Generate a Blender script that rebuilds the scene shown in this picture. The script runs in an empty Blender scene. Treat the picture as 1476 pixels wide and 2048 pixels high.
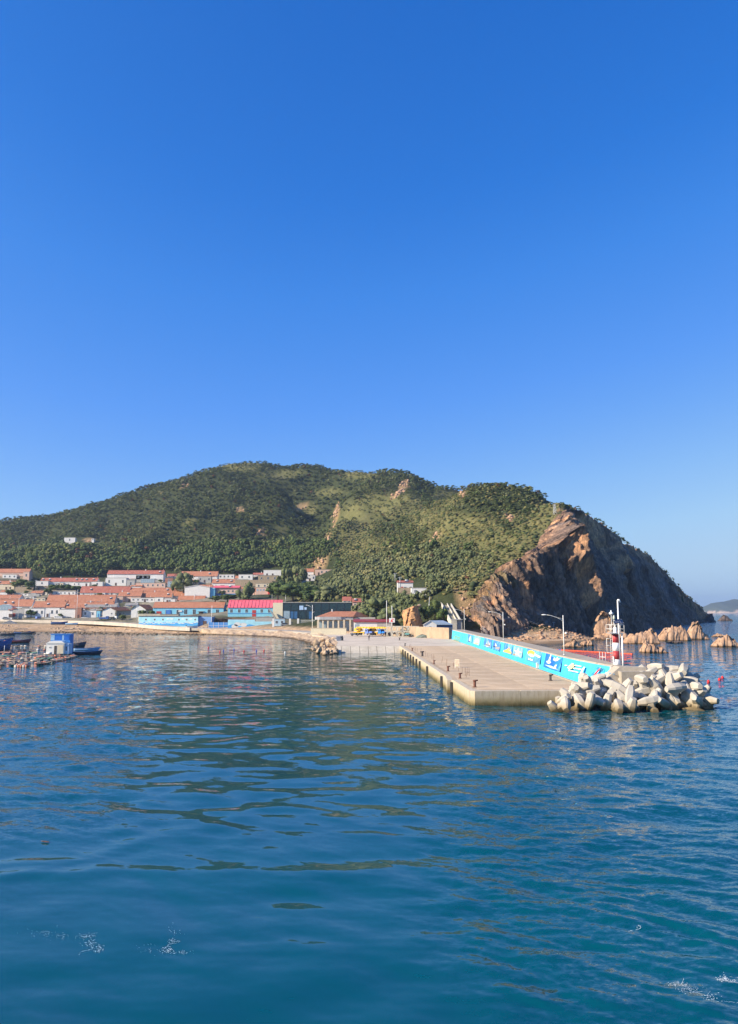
import bpy, bmesh, math, random
import numpy as np
from mathutils import Vector, Matrix, Quaternion

random.seed(7); np.random.seed(7)
S = bpy.context.scene
COL = S.collection
R = math.radians

# ------------------------------------------------------------------ camera
F_PX, CX, CY, CAM_H, PITCH = 1535.0, 738.0, 1024.0, 11.5, math.atan(198.0/1535.0)
cam_d = bpy.data.cameras.new('camera')
cam = bpy.data.objects.new('camera', cam_d); COL.objects.link(cam)
cam_d.sensor_fit = 'VERTICAL'; cam_d.sensor_height = 36.0; cam_d.lens = 36.0*F_PX/2048.0
cam_d.clip_start = 0.3; cam_d.clip_end = 30000
cam.location = (0, 0, CAM_H); cam.rotation_euler = (math.pi/2+PITCH, 0, 0)
S.camera = cam

# ------------------------------------------------------------------ light
SUN_EL, SUN_AZ = R(27), math.atan2(-0.94, -0.34)      # azimuth from +Y towards +X
world = bpy.data.worlds.new('World'); S.world = world; world.use_nodes = True
wn = world.node_tree; wn.nodes.clear()
w_out = wn.nodes.new('ShaderNodeOutputWorld'); w_bg = wn.nodes.new('ShaderNodeBackground')
w_sky = wn.nodes.new('ShaderNodeTexSky'); w_sky.sky_type = 'NISHITA'; w_sky.sun_disc = False
w_sky.sun_elevation = SUN_EL; w_sky.sun_rotation = SUN_AZ % (2*math.pi)
w_sky.altitude = 0; w_sky.air_density = 1.0; w_sky.dust_density = 0.3; w_sky.ozone_density = 4.0
# the whole sky is graded from the Sky Texture's own brightness, the way the phone camera rendered its blue
w_bg.inputs['Strength'].default_value = 0.12
w_sep = wn.nodes.new('ShaderNodeSeparateColor'); w_mul = wn.nodes.new('ShaderNodeMath'); w_mul.operation = 'MULTIPLY'
w_mul.inputs[1].default_value = 0.12*1.366/1.25
w_ramp = wn.nodes.new('ShaderNodeValToRGB'); _el = w_ramp.color_ramp.elements
_st = [(0.0, (.003,.090,.45)), (.182, (.010,.143,.59)), (.236, (.020,.188,.70)), (.292, (.045,.25,.81)), (.41, (.10,.335,.93)), (.495, (.15,.402,.95)), (.64, (.25,.52,.965)), (.85, (.39,.66,.965)), (1.08, (.50,.72,.93))]
while len(_el) < len(_st): _el.new(0.5)
for _e, (_p, _c) in zip(_el, _st): _e.position = _p/1.25; _e.color = (*_c, 1)
w_gain = wn.nodes.new('ShaderNodeVectorMath'); w_gain.operation = 'SCALE'; w_gain.inputs['Scale'].default_value = 1/(0.12*1.93)
wn.links.new(w_sky.outputs[0], w_sep.inputs[0]); wn.links.new(w_sep.outputs[1], w_mul.inputs[0]); wn.links.new(w_mul.outputs[0], w_ramp.inputs[0])
wn.links.new(w_ramp.outputs[0], w_gain.inputs[0]); wn.links.new(w_gain.outputs[0], w_bg.inputs['Color']); wn.links.new(w_bg.outputs[0], w_out.inputs['Surface'])
sun_d = bpy.data.lights.new('sun', 'SUN'); sun_d.energy = 5.0; sun_d.angle = R(0.53); sun_d.color = (1.0, 0.87, 0.69)
sun = bpy.data.objects.new('sun', sun_d); COL.objects.link(sun)
to_sun = Vector((math.sin(SUN_AZ)*math.cos(SUN_EL), math.cos(SUN_AZ)*math.cos(SUN_EL), math.sin(SUN_EL)))
sun.rotation_euler = to_sun.to_track_quat('Z', 'Y').to_euler(); sun.location = (-60, -30, 60)
S.view_settings.view_transform = 'Standard'; S.view_settings.look = 'None'
S.view_settings.exposure = 0.95; S.view_settings.gamma = 1.0; S.view_settings.use_curve_mapping = False
S.render.engine = 'CYCLES'
S.cycles.use_denoising = True; S.cycles.max_bounces = 6; S.cycles.diffuse_bounces = 2; S.cycles.glossy_bounces = 3
S.cycles.transmission_bounces = 4; S.cycles.volume_bounces = 0; S.cycles.caustics_reflective = False; S.cycles.caustics_refractive = False
S.cycles.transparent_max_bounces = 6

# ------------------------------------------------------------------ pixel <-> world
_cp, _sp = math.cos(PITCH), math.sin(PITCH)
def ray(px, py):
    u, v = (px-CX)/F_PX, (CY-py)/F_PX
    return Vector((u, _cp - v*_sp, _sp + v*_cp))
def at(px, py, Y):
    d = ray(px, py); t = Y/d.y
    return Vector((d.x*t, Y, CAM_H + d.z*t))
def ground(px, py, z=0.0):
    d = ray(px, py); t = (z-CAM_H)/d.z
    return Vector((d.x*t, d.y*t, z))
def proj(x, y, z):
    zz = z-CAM_H
    f = y*_cp + zz*_sp; up = -y*_sp + zz*_cp
    return CX + F_PX*x/f, CY - F_PX*up/f

# ------------------------------------------------------------------ numpy noise
def _hash(ix, iy, iz, seed):
    h = (ix.astype(np.int64)*374761393 + iy.astype(np.int64)*668265263 + iz.astype(np.int64)*2147483647 + seed*974634777) & 0xffffffff
    h = ((h ^ (h >> 13))*1274126177) & 0xffffffff
    h = h ^ (h >> 16)
    return (h & 0xffffff)/float(0xffffff)
def vnoise(x, y, z, seed=0):
    x, y, z = np.broadcast_arrays(np.asarray(x, float), np.asarray(y, float), np.asarray(z, float))
    ix, iy, iz = np.floor(x), np.floor(y), np.floor(z)
    fx, fy, fz = x-ix, y-iy, z-iz
    fx, fy, fz = fx*fx*(3-2*fx), fy*fy*(3-2*fy), fz*fz*(3-2*fz)
    ix, iy, iz = ix.astype(np.int64), iy.astype(np.int64), iz.astype(np.int64)
    r = 0
    for dx in (0, 1):
        for dy in (0, 1):
            for dz in (0, 1):
                w = (fx if dx else 1-fx)*(fy if dy else 1-fy)*(fz if dz else 1-fz)
                r = r + w*_hash(ix+dx, iy+dy, iz+dz, seed)
    return r*2-1
def fbm(x, y, z, octs=4, seed=0, gain=0.5):
    r, a, f, t = 0, 1.0, 1.0, 0
    for o in range(octs):
        r = r + a*vnoise(np.asarray(x)*f, np.asarray(y)*f, np.asarray(z)*f, seed+o*17); t += a; a *= gain; f *= 2.03
    return r/t

# ------------------------------------------------------------------ objects
def setp(o, label=None, cat=None, group=None, kind=None):
    if label: o['label'] = label
    if cat: o['category'] = cat
    if group: o['group'] = group
    if kind: o['kind'] = kind
    return o
def empty(name, loc=(0, 0, 0), rz=0, label=None, cat=None, group=None, kind=None):
    o = bpy.data.objects.new(name, None); COL.objects.link(o); o.empty_display_size = 0.3
    o.location = loc; o.rotation_euler = (0, 0, rz)
    return setp(o, label, cat, group, kind)
def link_mesh(name, me, mat=None, parent=None, loc=(0, 0, 0), rot=(0, 0, 0)):
    if mat is not None and len(me.materials) == 0:
        for m in (mat if isinstance(mat, (list, tuple)) else [mat]): me.materials.append(m)
    o = bpy.data.objects.new(name, me); COL.objects.link(o)
    o.location = loc; o.rotation_euler = rot
    if parent is not None: o.parent = parent
    return o
def copy_tree(o, parent=None):
    c = o.copy(); COL.objects.link(c)
    if parent is not None: c.parent = parent
    for ch in list(o.children): copy_tree(ch, c)
    return c
def np_mesh(name, V, Fc, smooth=False, attrs=None, k=None):
    """V (n,3), Fc (m,3|4) arrays"""
    V = np.asarray(V, np.float32); Fc = np.asarray(Fc, np.int32); k = Fc.shape[1]
    me = bpy.data.meshes.new(name)
    me.vertices.add(len(V)); me.vertices.foreach_set('co', V.ravel())
    me.loops.add(Fc.size); me.loops.foreach_set('vertex_index', Fc.ravel())
    me.polygons.add(len(Fc)); me.polygons.foreach_set('loop_start', np.arange(0, Fc.size, k, dtype=np.int32))
    if smooth: me.polygons.foreach_set('use_smooth', np.ones(len(Fc), dtype=bool))
    me.update(calc_edges=True); me.validate()
    for nm, arr in (attrs or {}).items():
        a = me.color_attributes.new(nm, 'FLOAT_COLOR', 'POINT')
        arr = np.asarray(arr, np.float32)
        if arr.ndim == 1: arr = np.stack([arr, arr, arr], 1)
        if arr.shape[1] == 3: arr = np.concatenate([arr, np.ones((len(arr), 1), np.float32)], 1)
        a.data.foreach_set('color', arr.ravel())
    return me

class MB:
    """collects simple shapes, builds ONE mesh"""
    def __init__(s): s.v = []; s.f = []; s.sm = []
    def add(s, vs, fs, smooth=False):
        n = len(s.v); s.v += [tuple(p) for p in vs]; s.f += [tuple(i+n for i in f) for f in fs]; s.sm += [smooth]*len(fs); return s
    def box(s, x0, x1, y0, y1, z0, z1, M=None):
        vs = [Vector(p) for p in ((x0,y0,z0),(x1,y0,z0),(x1,y1,z0),(x0,y1,z0),(x0,y0,z1),(x1,y0,z1),(x1,y1,z1),(x0,y1,z1))]
        if M: vs = [M @ p for p in vs]
        return s.add(vs, [(0,3,2,1),(4,5,6,7),(0,1,5,4),(1,2,6,5),(2,3,7,6),(3,0,4,7)])
    def tube(s, pts, rs, n=8, caps=True, smooth=True):
        pts = [Vector(p) for p in pts]
        if not isinstance(rs, (list, tuple)): rs = [rs]*len(pts)
        rings = []; vs = []
        for i, p in enumerate(pts):
            d = (pts[min(i+1, len(pts)-1)] - pts[max(i-1, 0)])
            d = d.normalized() if d.length > 1e-9 else Vector((0, 0, 1))
            a = Vector((0, 0, 1)) if abs(d.z) < 0.9 else Vector((1, 0, 0))
            u = d.cross(a).normalized(); w = d.cross(u)
            rings.append(len(vs))
            for k in range(n):
                t = 2*math.pi*k/n
                vs.append(p + (u*math.cos(t) + w*math.sin(t))*rs[i])
        fs = []
        for i in range(len(pts)-1):
            a, b = rings[i], rings[i+1]
            for k in range(n):
                fs.append((a+k, b+k, b+(k+1) % n, a+(k+1) % n))
        s.add(vs, fs, smooth)
        if caps:
            m = len(s.v)-len(vs)
            s.f.append(tuple(m+rings[0]+k for k in range(n))); s.sm.append(False)
            s.f.append(tuple(m+rings[-1]+k for k in reversed(range(n)))); s.sm.append(False)
        return s
    def prism(s, poly, y0, y1, axis='y'):
        """poly of 2D points extruded along an axis: 'y' -> (x,z), 'x' -> (y,z), 'z' -> (x,y)"""
        def P(a, b, t):
            return {'y': (a, t, b), 'x': (t, a, b), 'z': (a, b, t)}[axis]
        n = len(poly)
        vs = [P(a, b, y0) for a, b in poly] + [P(a, b, y1) for a, b in poly]
        fs = [tuple(range(n)), tuple(range(2*n-1, n-1, -1))]
        for i in range(n):
            j = (i+1) % n; fs.append((i, i+n, j+n, j))
        return s.add(vs, fs)
    def quad(s, a, b, c, d): return s.add([a, b, c, d], [(0, 1, 2, 3)])
    def blob(s, c, r, seed=0, rough=0.25, sub=1):
        bm = bmesh.new(); bmesh.ops.create_icosphere(bm, subdivisions=sub, radius=1)
        rnd = random.Random(seed); vs = []
        for v in bm.verts:
            k = 1+rnd.uniform(-rough, rough)
            vs.append((c[0]+v.co.x*r[0]*k, c[1]+v.co.y*r[1]*k, c[2]+v.co.z*r[2]*k))
        fs = [tuple(v.index for v in f.verts) for f in bm.faces]; bm.free()
        return s.add(vs, fs)
    def mesh(s, name, M=None):
        me = bpy.data.meshes.new(name)
        me.from_pydata([tuple(M @ Vector(p)) for p in s.v] if M else s.v, [], s.f)
        bm = bmesh.new(); bm.from_mesh(me); bmesh.ops.recalc_face_normals(bm, faces=bm.faces)
        for f, k in zip(bm.faces, s.sm): f.smooth = k
        bm.to_mesh(me); bm.free(); me.update(); return me
    def build(s, name, mat, parent=None, loc=(0, 0, 0), rot=(0, 0, 0)):
        return link_mesh(name, s.mesh(name), mat, parent, loc, rot)

# ------------------------------------------------------------------ materials
class NT:
    def __init__(s, name):
        s.m = bpy.data.materials.new(name); s.m.use_nodes = True; s.t = s.m.node_tree; s.t.nodes.clear()
        s.out = s.n('ShaderNodeOutputMaterial'); s.p = s.n('ShaderNodeBsdfPrincipled'); s.l(s.p.outputs[0], s.out.inputs[0])
    def n(s, typ, **kw):
        nd = s.t.nodes.new(typ)
        for k, v in kw.items():
            if k.startswith('i_'):
                key = k[2:].replace('_', ' ')
                nd.inputs[int(key) if key.isdigit() else key].default_value = v
            else: setattr(nd, k, v)
        return nd
    def l(s, a, b): s.t.links.new(a, b)
    def coord(s, kind='Object', scale=(1, 1, 1), rot=(0, 0, 0)):
        tc = s.n('ShaderNodeTexCoord'); mp = s.n('ShaderNodeMapping'); s.l(tc.outputs[kind], mp.inputs[0])
        mp.inputs['Scale'].default_value = scale; mp.inputs['Rotation'].default_value = rot
        return mp.outputs[0]
    def noise(s, vec, scale, detail=4, rough=0.55, dist=0):
        nd = s.n('ShaderNodeTexNoise', i_Scale=scale, i_Detail=detail, i_Roughness=rough, i_Distortion=dist)
        if vec is not None: s.l(vec, nd.inputs['Vector'])
        return nd.outputs['Fac']
    def ramp(s, fac, stops):
        nd = s.n('ShaderNodeValToRGB'); el = nd.color_ramp.elements
        while len(el) < len(stops): el.new(0.5)
        for e, (p, c) in zip(el, stops):
            e.position = p; e.color = (*c, 1) if len(c) == 3 else c
        s.l(fac, nd.inputs[0]); return nd.outputs[0]
    def mix(s, fac, a, b, mode='MIX'):
        nd = s.n('ShaderNodeMix', data_type='RGBA', blend_type=mode)
        for sock, v in ((nd.inputs[0], fac), (nd.inputs[6], a), (nd.inputs[7], b)):
            if hasattr(v, 'is_linked') or hasattr(v, 'links'): s.l(v, sock)
            elif isinstance(v, (int, float)): sock.default_value = v
            else: sock.default_value = (*v, 1) if len(v) == 3 else v
        return nd.outputs[2]
    def math(s, op, a, b=0.0, c=None):
        nd = s.n('ShaderNodeMath', operation=op)
        for i, v in enumerate((a, b) if c is None else (a, b, c)):
            if hasattr(v, 'links'): s.l(v, nd.inputs[i])
            else: nd.inputs[i].default_value = v
        return nd.outputs[0]
    def bump(s, h, strength=0.3, dist=0.05, prev=None):
        nd = s.n('ShaderNodeBump', i_Strength=strength, i_Distance=dist); s.l(h, nd.inputs['Height'])
        if prev is not None: s.l(prev, nd.inputs['Normal'])
        return nd.outputs[0]
    def done(s, col=None, rough=0.8, normal=None, metal=0, spec=0.3):
        if col is not None:
            if hasattr(col, 'links'): s.l(col, s.p.inputs['Base Color'])
            else: s.p.inputs['Base Color'].default_value = (*col, 1)
        if hasattr(rough, 'links'): s.l(rough, s.p.inputs['Roughness'])
        else: s.p.inputs['Roughness'].default_value = rough
        s.p.inputs['Metallic'].default_value = metal; s.p.inputs['Specular IOR Level'].default_value = spec
        if normal is not None: s.l(normal, s.p.inputs['Normal'])
        return s.m
_mc = {}
def paint(name, col, rough=0.6, var=0.25, scale=1.5, metal=0, spec=0.3, dirt=0.3):
    """painted / plastered surface with patchy wear"""
    if name in _mc: return _mc[name]
    t = NT(name); v = t.coord('Object')
    n1 = t.noise(v, scale, 5, 0.6); n2 = t.noise(v, scale*9, 3)
    a = tuple(c*(1-var) for c in col); b = tuple(min(1, c*(1+var*0.5)) for c in col)
    c = t.ramp(n1, [(0.3, a), (0.7, b)])
    g = t.coord('Object', (1.5, 1.5, 0.25)); n3 = t.noise(g, scale*2, 4, 0.7)
    c = t.mix(t.ramp(n3, [(0.55, (0, 0, 0)), (0.75, (dirt, dirt, dirt))]), c, tuple(x*0.45+0.02 for x in col))
    _mc[name] = t.done(c, rough, t.bump(n2, 0.15, 0.02), metal, spec); return _mc[name]
def concrete(name, col, scale=0.6, stain=(0.16, 0.13, 0.07), rough=0.85):
    if name in _mc: return _mc[name]
    t = NT(name); v = t.coord('Object')
    n1 = t.noise(v, scale, 6, 0.65); n2 = t.noise(v, scale*25, 4, 0.7); n3 = t.noise(t.coord('Object', (1, 1, 0.3)), scale*3, 5, 0.7)
    c = t.ramp(n1, [(0.3, tuple(x*0.72 for x in col)), (0.5, col), (0.72, tuple(x*1.15 for x in col))])
    c = t.mix(t.ramp(n3, [(0.5, (0, 0, 0)), (0.75, (0.55, 0.55, 0.55))]), c, stain)
    c = t.mix(0.35, c, t.ramp(n2, [(0.3, (0.3, 0.3, 0.3)), (0.7, (0.75, 0.75, 0.75))]), 'OVERLAY')
    _mc[name] = t.done(c, rough, t.bump(n2, 0.3, 0.03)); return _mc[name]
# ================================================================== SEA
def smooth(a, b, x):
    t = np.clip((x-a)/(b-a), 0, 1); return t*t*(3-2*t)
def rough_mask(X, Y):
    """how wind-rippled the water is, 0 calm .. 1 rippled, from the place itself"""
    wob = 5*fbm(X/11, Y/16, 0.0, 3, 201)
    right = smooth(-3, 5, X-5.5-0.02*np.maximum(Y-60, 0)*0+wob)
    left = smooth(-4, 5, -X-0.27*Y-1+wob)*smooth(36, 44, Y+wob)*0.62
    streak = smooth(0.05, 0.45, fbm(X/34, Y/9, 1.0, 4, 205))*0.5*smooth(45, 80, Y)
    m = np.maximum(right, np.maximum(left, streak))
    harbour = smooth(8, -2, X-0.03*Y)*smooth(130, 200, Y)
    return np.clip(m*(1-0.55*harbour)+0.04, 0, 1)
def water_material():
    t = NT('sea_water'); g = t.n('ShaderNodeNewGeometry'); pos = g.outputs['Position']
    def mp(scale, rz=0):
        m = t.n('ShaderNodeMapping'); t.l(pos, m.inputs[0]); m.inputs['Scale'].default_value = scale; m.inputs['Rotation'].default_value = (0, 0, rz); return m.outputs[0]
    at_ = t.n('ShaderNodeVertexColor', layer_name='rough'); rg = t.n('ShaderNodeSeparateColor'); t.l(at_.outputs[0], rg.inputs[0])
    amp = rg.outputs[0]; far = rg.outputs[1]          # far: where the mesh itself is too coarse to carry the waves
    # slopes are given directly, so that ripples finer than a pixel keep their spread of tilts far away
    def slope(scale, rz, k, detail, sx, sy):
        nd = t.n('ShaderNodeTexNoise', i_Scale=1.0, i_Detail=detail, i_Roughness=0.5, i_Distortion=0.5); t.l(mp(scale, rz), nd.inputs['Vector'])
        v = t.n('ShaderNodeVectorMath', operation='SUBTRACT'); t.l(nd.outputs['Color'], v.inputs[0]); v.inputs[1].default_value = (.5, .5, .5)
        w = t.n('ShaderNodeVectorMath', operation='MULTIPLY'); t.l(v.outputs[0], w.inputs[0]); w.inputs[1].default_value = (sx, sy, 0)
        q = t.n('ShaderNodeVectorMath', operation='SCALE'); t.l(w.outputs[0], q.inputs[0]); t.l(k, q.inputs['Scale']) if hasattr(k, 'links') else setattr(q.inputs['Scale'], 'default_value', k)
        return q.outputs[0]
    parts = [slope((0.30, 0.62, 1), 0.25, t.math('MULTIPLY', t.math('ADD', t.math('MULTIPLY', amp, 0.55), 0.16), far), 1, .6, 1.0),
             slope((1.1, 2.1, 1), -0.3, t.math('MULTIPLY', t.math('ADD', amp, 0.05), t.math('ADD', t.math('MULTIPLY', far, 1.15), 0.30)), 2, .6, 1.0),
             slope((3.6, 6.2, 1), 0.25, t.math('ADD', t.math('MULTIPLY', amp, .45), 0.03), 2, .7, 1.0),
             slope((10, 16, 1), -0.2, t.math('ADD', t.math('MULTIPLY', amp, .22), 0.012), 1, .8, 1.0)]
    acc = g.outputs['Normal']
    for p_ in parts:
        ad = t.n('ShaderNodeVectorMath', operation='ADD'); t.l(acc, ad.inputs[0]); t.l(p_, ad.inputs[1]); acc = ad.outputs[0]
    nm = t.n('ShaderNodeVectorMath', operation='NORMALIZE'); t.l(acc, nm.inputs[0]); nrm = nm.outputs[0]
    deep = t.ramp(t.noise(mp((0.02, 0.05, 1)), 1.0, 3), [(0.3, (0.0, 0.050, 0.066)), (0.7, (0.0, 0.069, 0.084))])
    t.p.inputs['IOR'].default_value = 1.7
    return t.done(deep, 0.03, nrm, 0, 0.5)
M_WATER = water_material()
def build_sea():
    yp = np.arange(2200, 1290, -1.7); ys = CAM_H*F_PX/(yp-1222)
    ys = list(ys)
    while ys[-1] < 11500: ys.append(ys[-1]*1.035)
    ys = np.array(ys); kk = np.linspace(-0.56, 0.56, 460); side = 0.56*1.06**np.arange(1, 26)
    ks = np.concatenate([-side[::-1], kk, side]); Yg, Kg = np.meshgrid(ys, ks, indexing='ij'); Xg = Kg*Yg
    m = rough_mask(Xg, Yg)
    rng_ = np.random.default_rng(77); H = np.zeros(Xg.shape); fade = smooth(250, 170, Yg)*smooth(0.56, 0.53, np.abs(Kg))
    row = np.gradient(ys)[:, None]*np.ones_like(Xg)
    n = 54; warpx = 1.6*fbm(Xg/7, Yg/7, 3.0, 2, 210); warpy = 1.6*fbm(Xg/7, Yg/7, 5.0, 2, 211)
    lam = 0.45*(9.0/0.45)**(np.arange(n)/(n-1))
    for i in range(n):
        L = lam[i]*rng_.uniform(.9, 1.1); th = rng_.normal(0.12, 0.55); k = 2*math.pi/L; kx, ky = k*math.sin(th), k*math.cos(th)
        calm = 0.060 if L > 1.6 else 0.02; ruf = 0.15 if L < 3.2 else 0.085
        S_ = (calm+(ruf-calm)*m)/math.sqrt(n/2)
        ok = smooth(1.6, 3.2, L/np.abs(row)) ; gate = np.clip(0.75+0.9*fbm(Xg/(L*4), Yg/(L*3), float(i), 1, 220+i), 0, 1.6) if i % 2 else 1.0
        H += S_/k*ok*gate*np.sin(kx*(Xg+warpx*min(1, L/3))+ky*(Yg+warpy*min(1, L/3))+rng_.uniform(0, 6.28))
    # a few wake-like folds of the passing ferry in the near right and left water
    d1 = (Yg-(33-0.95*(Xg-8.0))); H += 0.05*np.exp(-(d1/1.1)**2)*np.sin(d1*4.2+fbm(Xg/3, Yg/3, 0, 2, 5)*2)*smooth(6, 9, Xg)*smooth(40, 30, Yg)
    H *= fade
    far = 1-fade*smooth(1.0, 0.22, np.abs(row))
    V = np.stack([Xg.ravel(), Yg.ravel(), H.ravel()], 1)
    nY, nK = Yg.shape; idx = np.arange(nY*nK).reshape(nY, nK)
    Fc = np.stack([idx[:-1, :-1], idx[:-1, 1:], idx[1:, 1:], idx[1:, :-1]], -1).reshape(-1, 4)
    att = np.stack([m, far, m], -1).reshape(-1, 3)
    link_mesh('sea', np_mesh('sea', V, Fc, True, {'rough': att}), M_WATER)['kind'] = 'structure'
    y0 = float(ys[0])-.01; W_ = y0*float(ks[-1]); q = [(-3000, -3000), (3000, -3000), (3000, y0), (-3000, y0)]
    me = np_mesh('water', [(x, y, 0) for x, y in q], [(0, 1, 2, 3)], False, {'rough': np.array([[.5, 1, .5]]*4)}); link_mesh('water', me, M_WATER)['kind'] = 'structure'
build_sea()

# ================================================================== HILL TERRAIN
CTRL = [  # px, py, depth : points of the ground seen in the photograph
 (-450,1110,1150),(-200,1080,1100),(0,1061,1050),(100,1036,1000),(200,1007,980),(300,977,965),(400,941,950),(480,926,940),(560,943,930),(640,948,915),(720,941,880),(800,956,820),(862,1012,770),(950,1010,800),
 (872,1014,620),(935,980,560),(1000,978,530),(1060,984,500),(1110,1004,450),
 (-300,1140,700),(0,1135,690),(150,1136,690),(300,1138,690),(450,1142,680),(560,1146,660),
 (0,1100,820),(150,1095,830),(100,1065,930),(300,1065,800),(250,1030,880),(400,1010,860),(480,1000,830),(480,1075,740),(380,1095,740),(560,1010,800),(560,1060,760),(600,1100,720),
 (610,1040,850),(620,1070,800),(640,1110,720),
 (690,1005,770),(680,1050,700),(655,1110,640),(720,1000,800),(720,1080,680),(760,1010,740),(800,985,760),(810,1020,700),
 (740,1130,560),(700,1160,520),(640,1180,520),(800,1060,620),(800,1120,520),(760,1180,430),(850,1110,480),(850,1050,560),(905,1042,500),(900,1017,545),(935,1002,515),
 (950,1100,430),(1000,1120,380),(1010,1050,440),(1010,1010,490),(1060,1040,440),(1075,1085,392),(920,1160,360),(880,1190,335),(960,1155,350),(985,1150,342),
 (850,1225,330),(800,1235,340),(740,1235,350),(700,1215,420),(620,1205,450),(930,1225,325),(945,1255,315),(820,1185,400),(790,1200,400),
 # village ground
 (0,1240,485),(60,1238,485),(120,1237,485),(200,1238,480),(260,1240,470),(330,1240,440),(420,1243,425),(480,1246,420),(560,1250,395),(620,1252,375),(700,1258,345),(-200,1240,500),(-400,1240,520),
 (0,1205,545),(100,1205,545),(250,1205,540),(350,1207,520),(450,1207,490),(550,1205,480),
 (0,1180,600),(100,1178,600),(250,1180,600),(400,1180,580),(500,1180,560),(-200,1180,620),
 (0,1157,640),(100,1160,650),(250,1160,650),(400,1160,640),(540,1155,640),(630,1152,620),
]
EXTRA = [ # world x, y, z : hidden falls behind the ridges, sea bed, shores
 (-900,1200,10),(-500,1250,60),(-250,1150,120),(0,1120,120),(120,1020,70),(420,900,-15),(500,1000,-20),(-700,1350,0),(-200,1500,0),(200,1400,-20),(600,1400,-30),
 (-900,800,30),(-700,620,15),(45,262,0),(70,276,0),(98,318,0.2),(108,338,0.5),(70,300,1.3),
 # shore waterline and sea bed in front of it
 (-420,430,-1),(-300,425,-1),(-210,425,-0.6),(-140,412,-0.6),(-90,386,-0.6),(-50,368,-0.6),(-30,310,-0.6),(-20,262,-0.6),
 (-400,340,-6),(-250,330,-6),(-120,320,-5),(-60,290,-5),
 (-15,240,-0.5),(60,240,-4),(90,262,-4),(60,300,0.8),(90,318,0.8),(35,296,1.2),
]
CLIFF_TOP_R = [(1150,1016,455),(1175,1030,478),(1200,1046,500),(1225,1062,520),(1250,1086,545),(1275,1098,570),(1300,1112,600),(1325,1138,635),(1350,1164,680),(1372,1190,725),(1392,1206,775),(1412,1226,820)]
for _c0 in CLIFF_TOP_R:
    _p = at(*_c0); EXTRA += [(_p.x-10, _p.y+5, _p.z-3)]+([(_p.x-45, _p.y+26, _p.z-12)] if _c0[0] > 1260 else [])
px_a = np.array([at(c[0], c[1]+(8 if (c[2] > 850 and c[1] < 1064) else 0), c[2]) for c in CTRL]); px_a = np.concatenate([px_a, np.array(EXTRA, float)])
_c = 18.0
def _phi(d2): return np.sqrt(d2 + _c*_c)
def fit(P):
    xy = P[:, :2]; n = len(P)
    A = _phi(((xy[:, None]-xy[None])**2).sum(-1)) + np.eye(n)*-0.6
    Q = np.concatenate([np.ones((n, 1)), xy/100.0], 1)
    M = np.block([[A, Q], [Q.T, np.zeros((3, 3))]])
    return np.linalg.solve(M, np.concatenate([P[:, 2], np.zeros(3)]))
W = fit(px_a); XY = px_a[:, :2]
def base_h(x, y):
    x = np.asarray(x, float).ravel(); y = np.asarray(y, float).ravel(); out = np.zeros(len(x))
    for i in range(0, len(x), 20000):
        xx, yy = x[i:i+20000], y[i:i+20000]
        K = _phi((xx[:, None]-XY[None, :, 0])**2 + (yy[:, None]-XY[None, :, 1])**2)
        out[i:i+20000] = K @ W[:-3] + W[-3] + W[-2]*xx/100 + W[-1]*yy/100
    return out

# the cliff: top edge and foot, far end to the right
CLIFF_TOP = [(958,1250,318),(968,1205,322),(982,1165,326),(994,1146,330),(1018,1127,338),(1050,1112,352),(1082,1096,366),(1102,1062,392),(1118,1040,412),(1130,1018,432),(1150,1016,455),(1175,1030,478),(1200,1046,500),(1225,1062,520),(1250,1086,545),(1275,1098,570),(1300,1112,600),(1325,1138,635),(1350,1164,680),(1372,1190,725),(1392,1206,775),(1412,1226,820),(1432,1242,850)]
CLIFF_FOOT = [(956,1266,300),(972,1266,302),(990,1266,304),(1008,1266,307),(1030,1266,312),(1055,1266,318),(1080,1266,324),(1105,1266,330),(1130,1267,335),(1155,1267,340),(1180,1268,344),(1205,1269,350),(1230,1270,357),(1255,1270,366),(1272,1268,385),(1290,1265,425),(1310,1261.5,470),(1330,1258,520),(1352,1254.5,580),(1375,1251,640),(1400,1248.5,705),(1420,1246,775),(1440,1243.5,845)]
ct = np.array([at(*c) for c in CLIFF_TOP]); cf = np.array([at(*c) for c in CLIFF_FOOT])
def resample(P, n, tpar):
    k = np.linspace(0, 1, len(P)); return np.stack([np.interp(tpar, k, P[:, i]) for i in range(3)], 1)
def foot_side(x, y): return cliff_side(x, y, cf)
def cliff_side(x, y, ct=None):
    """signed plan distance to the cliff top line, positive on the seaward side"""
    ct = globals()['ct'] if ct is None else ct
    x = np.asarray(x, float); y = np.asarray(y, float); best = np.full(x.shape, 1e9); sg = np.zeros(x.shape)
    for a, b in zip(ct[:-1], ct[1:]):
        dx, dy = b[0]-a[0], b[1]-a[1]; L2 = dx*dx+dy*dy
        t = np.clip(((x-a[0])*dx+(y-a[1])*dy)/L2, 0, 1)
        ex, ey = x-a[0]-t*dx, y-a[1]-t*dy; d = np.hypot(ex, ey)
        s = np.sign(ex*dy-ey*dx); m = d < best
        best = np.where(m, d, best); sg = np.where(m, s, sg)
    return best*sg
SITES = []   # levelled building plots: x0, x1, y0, y1, z
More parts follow.
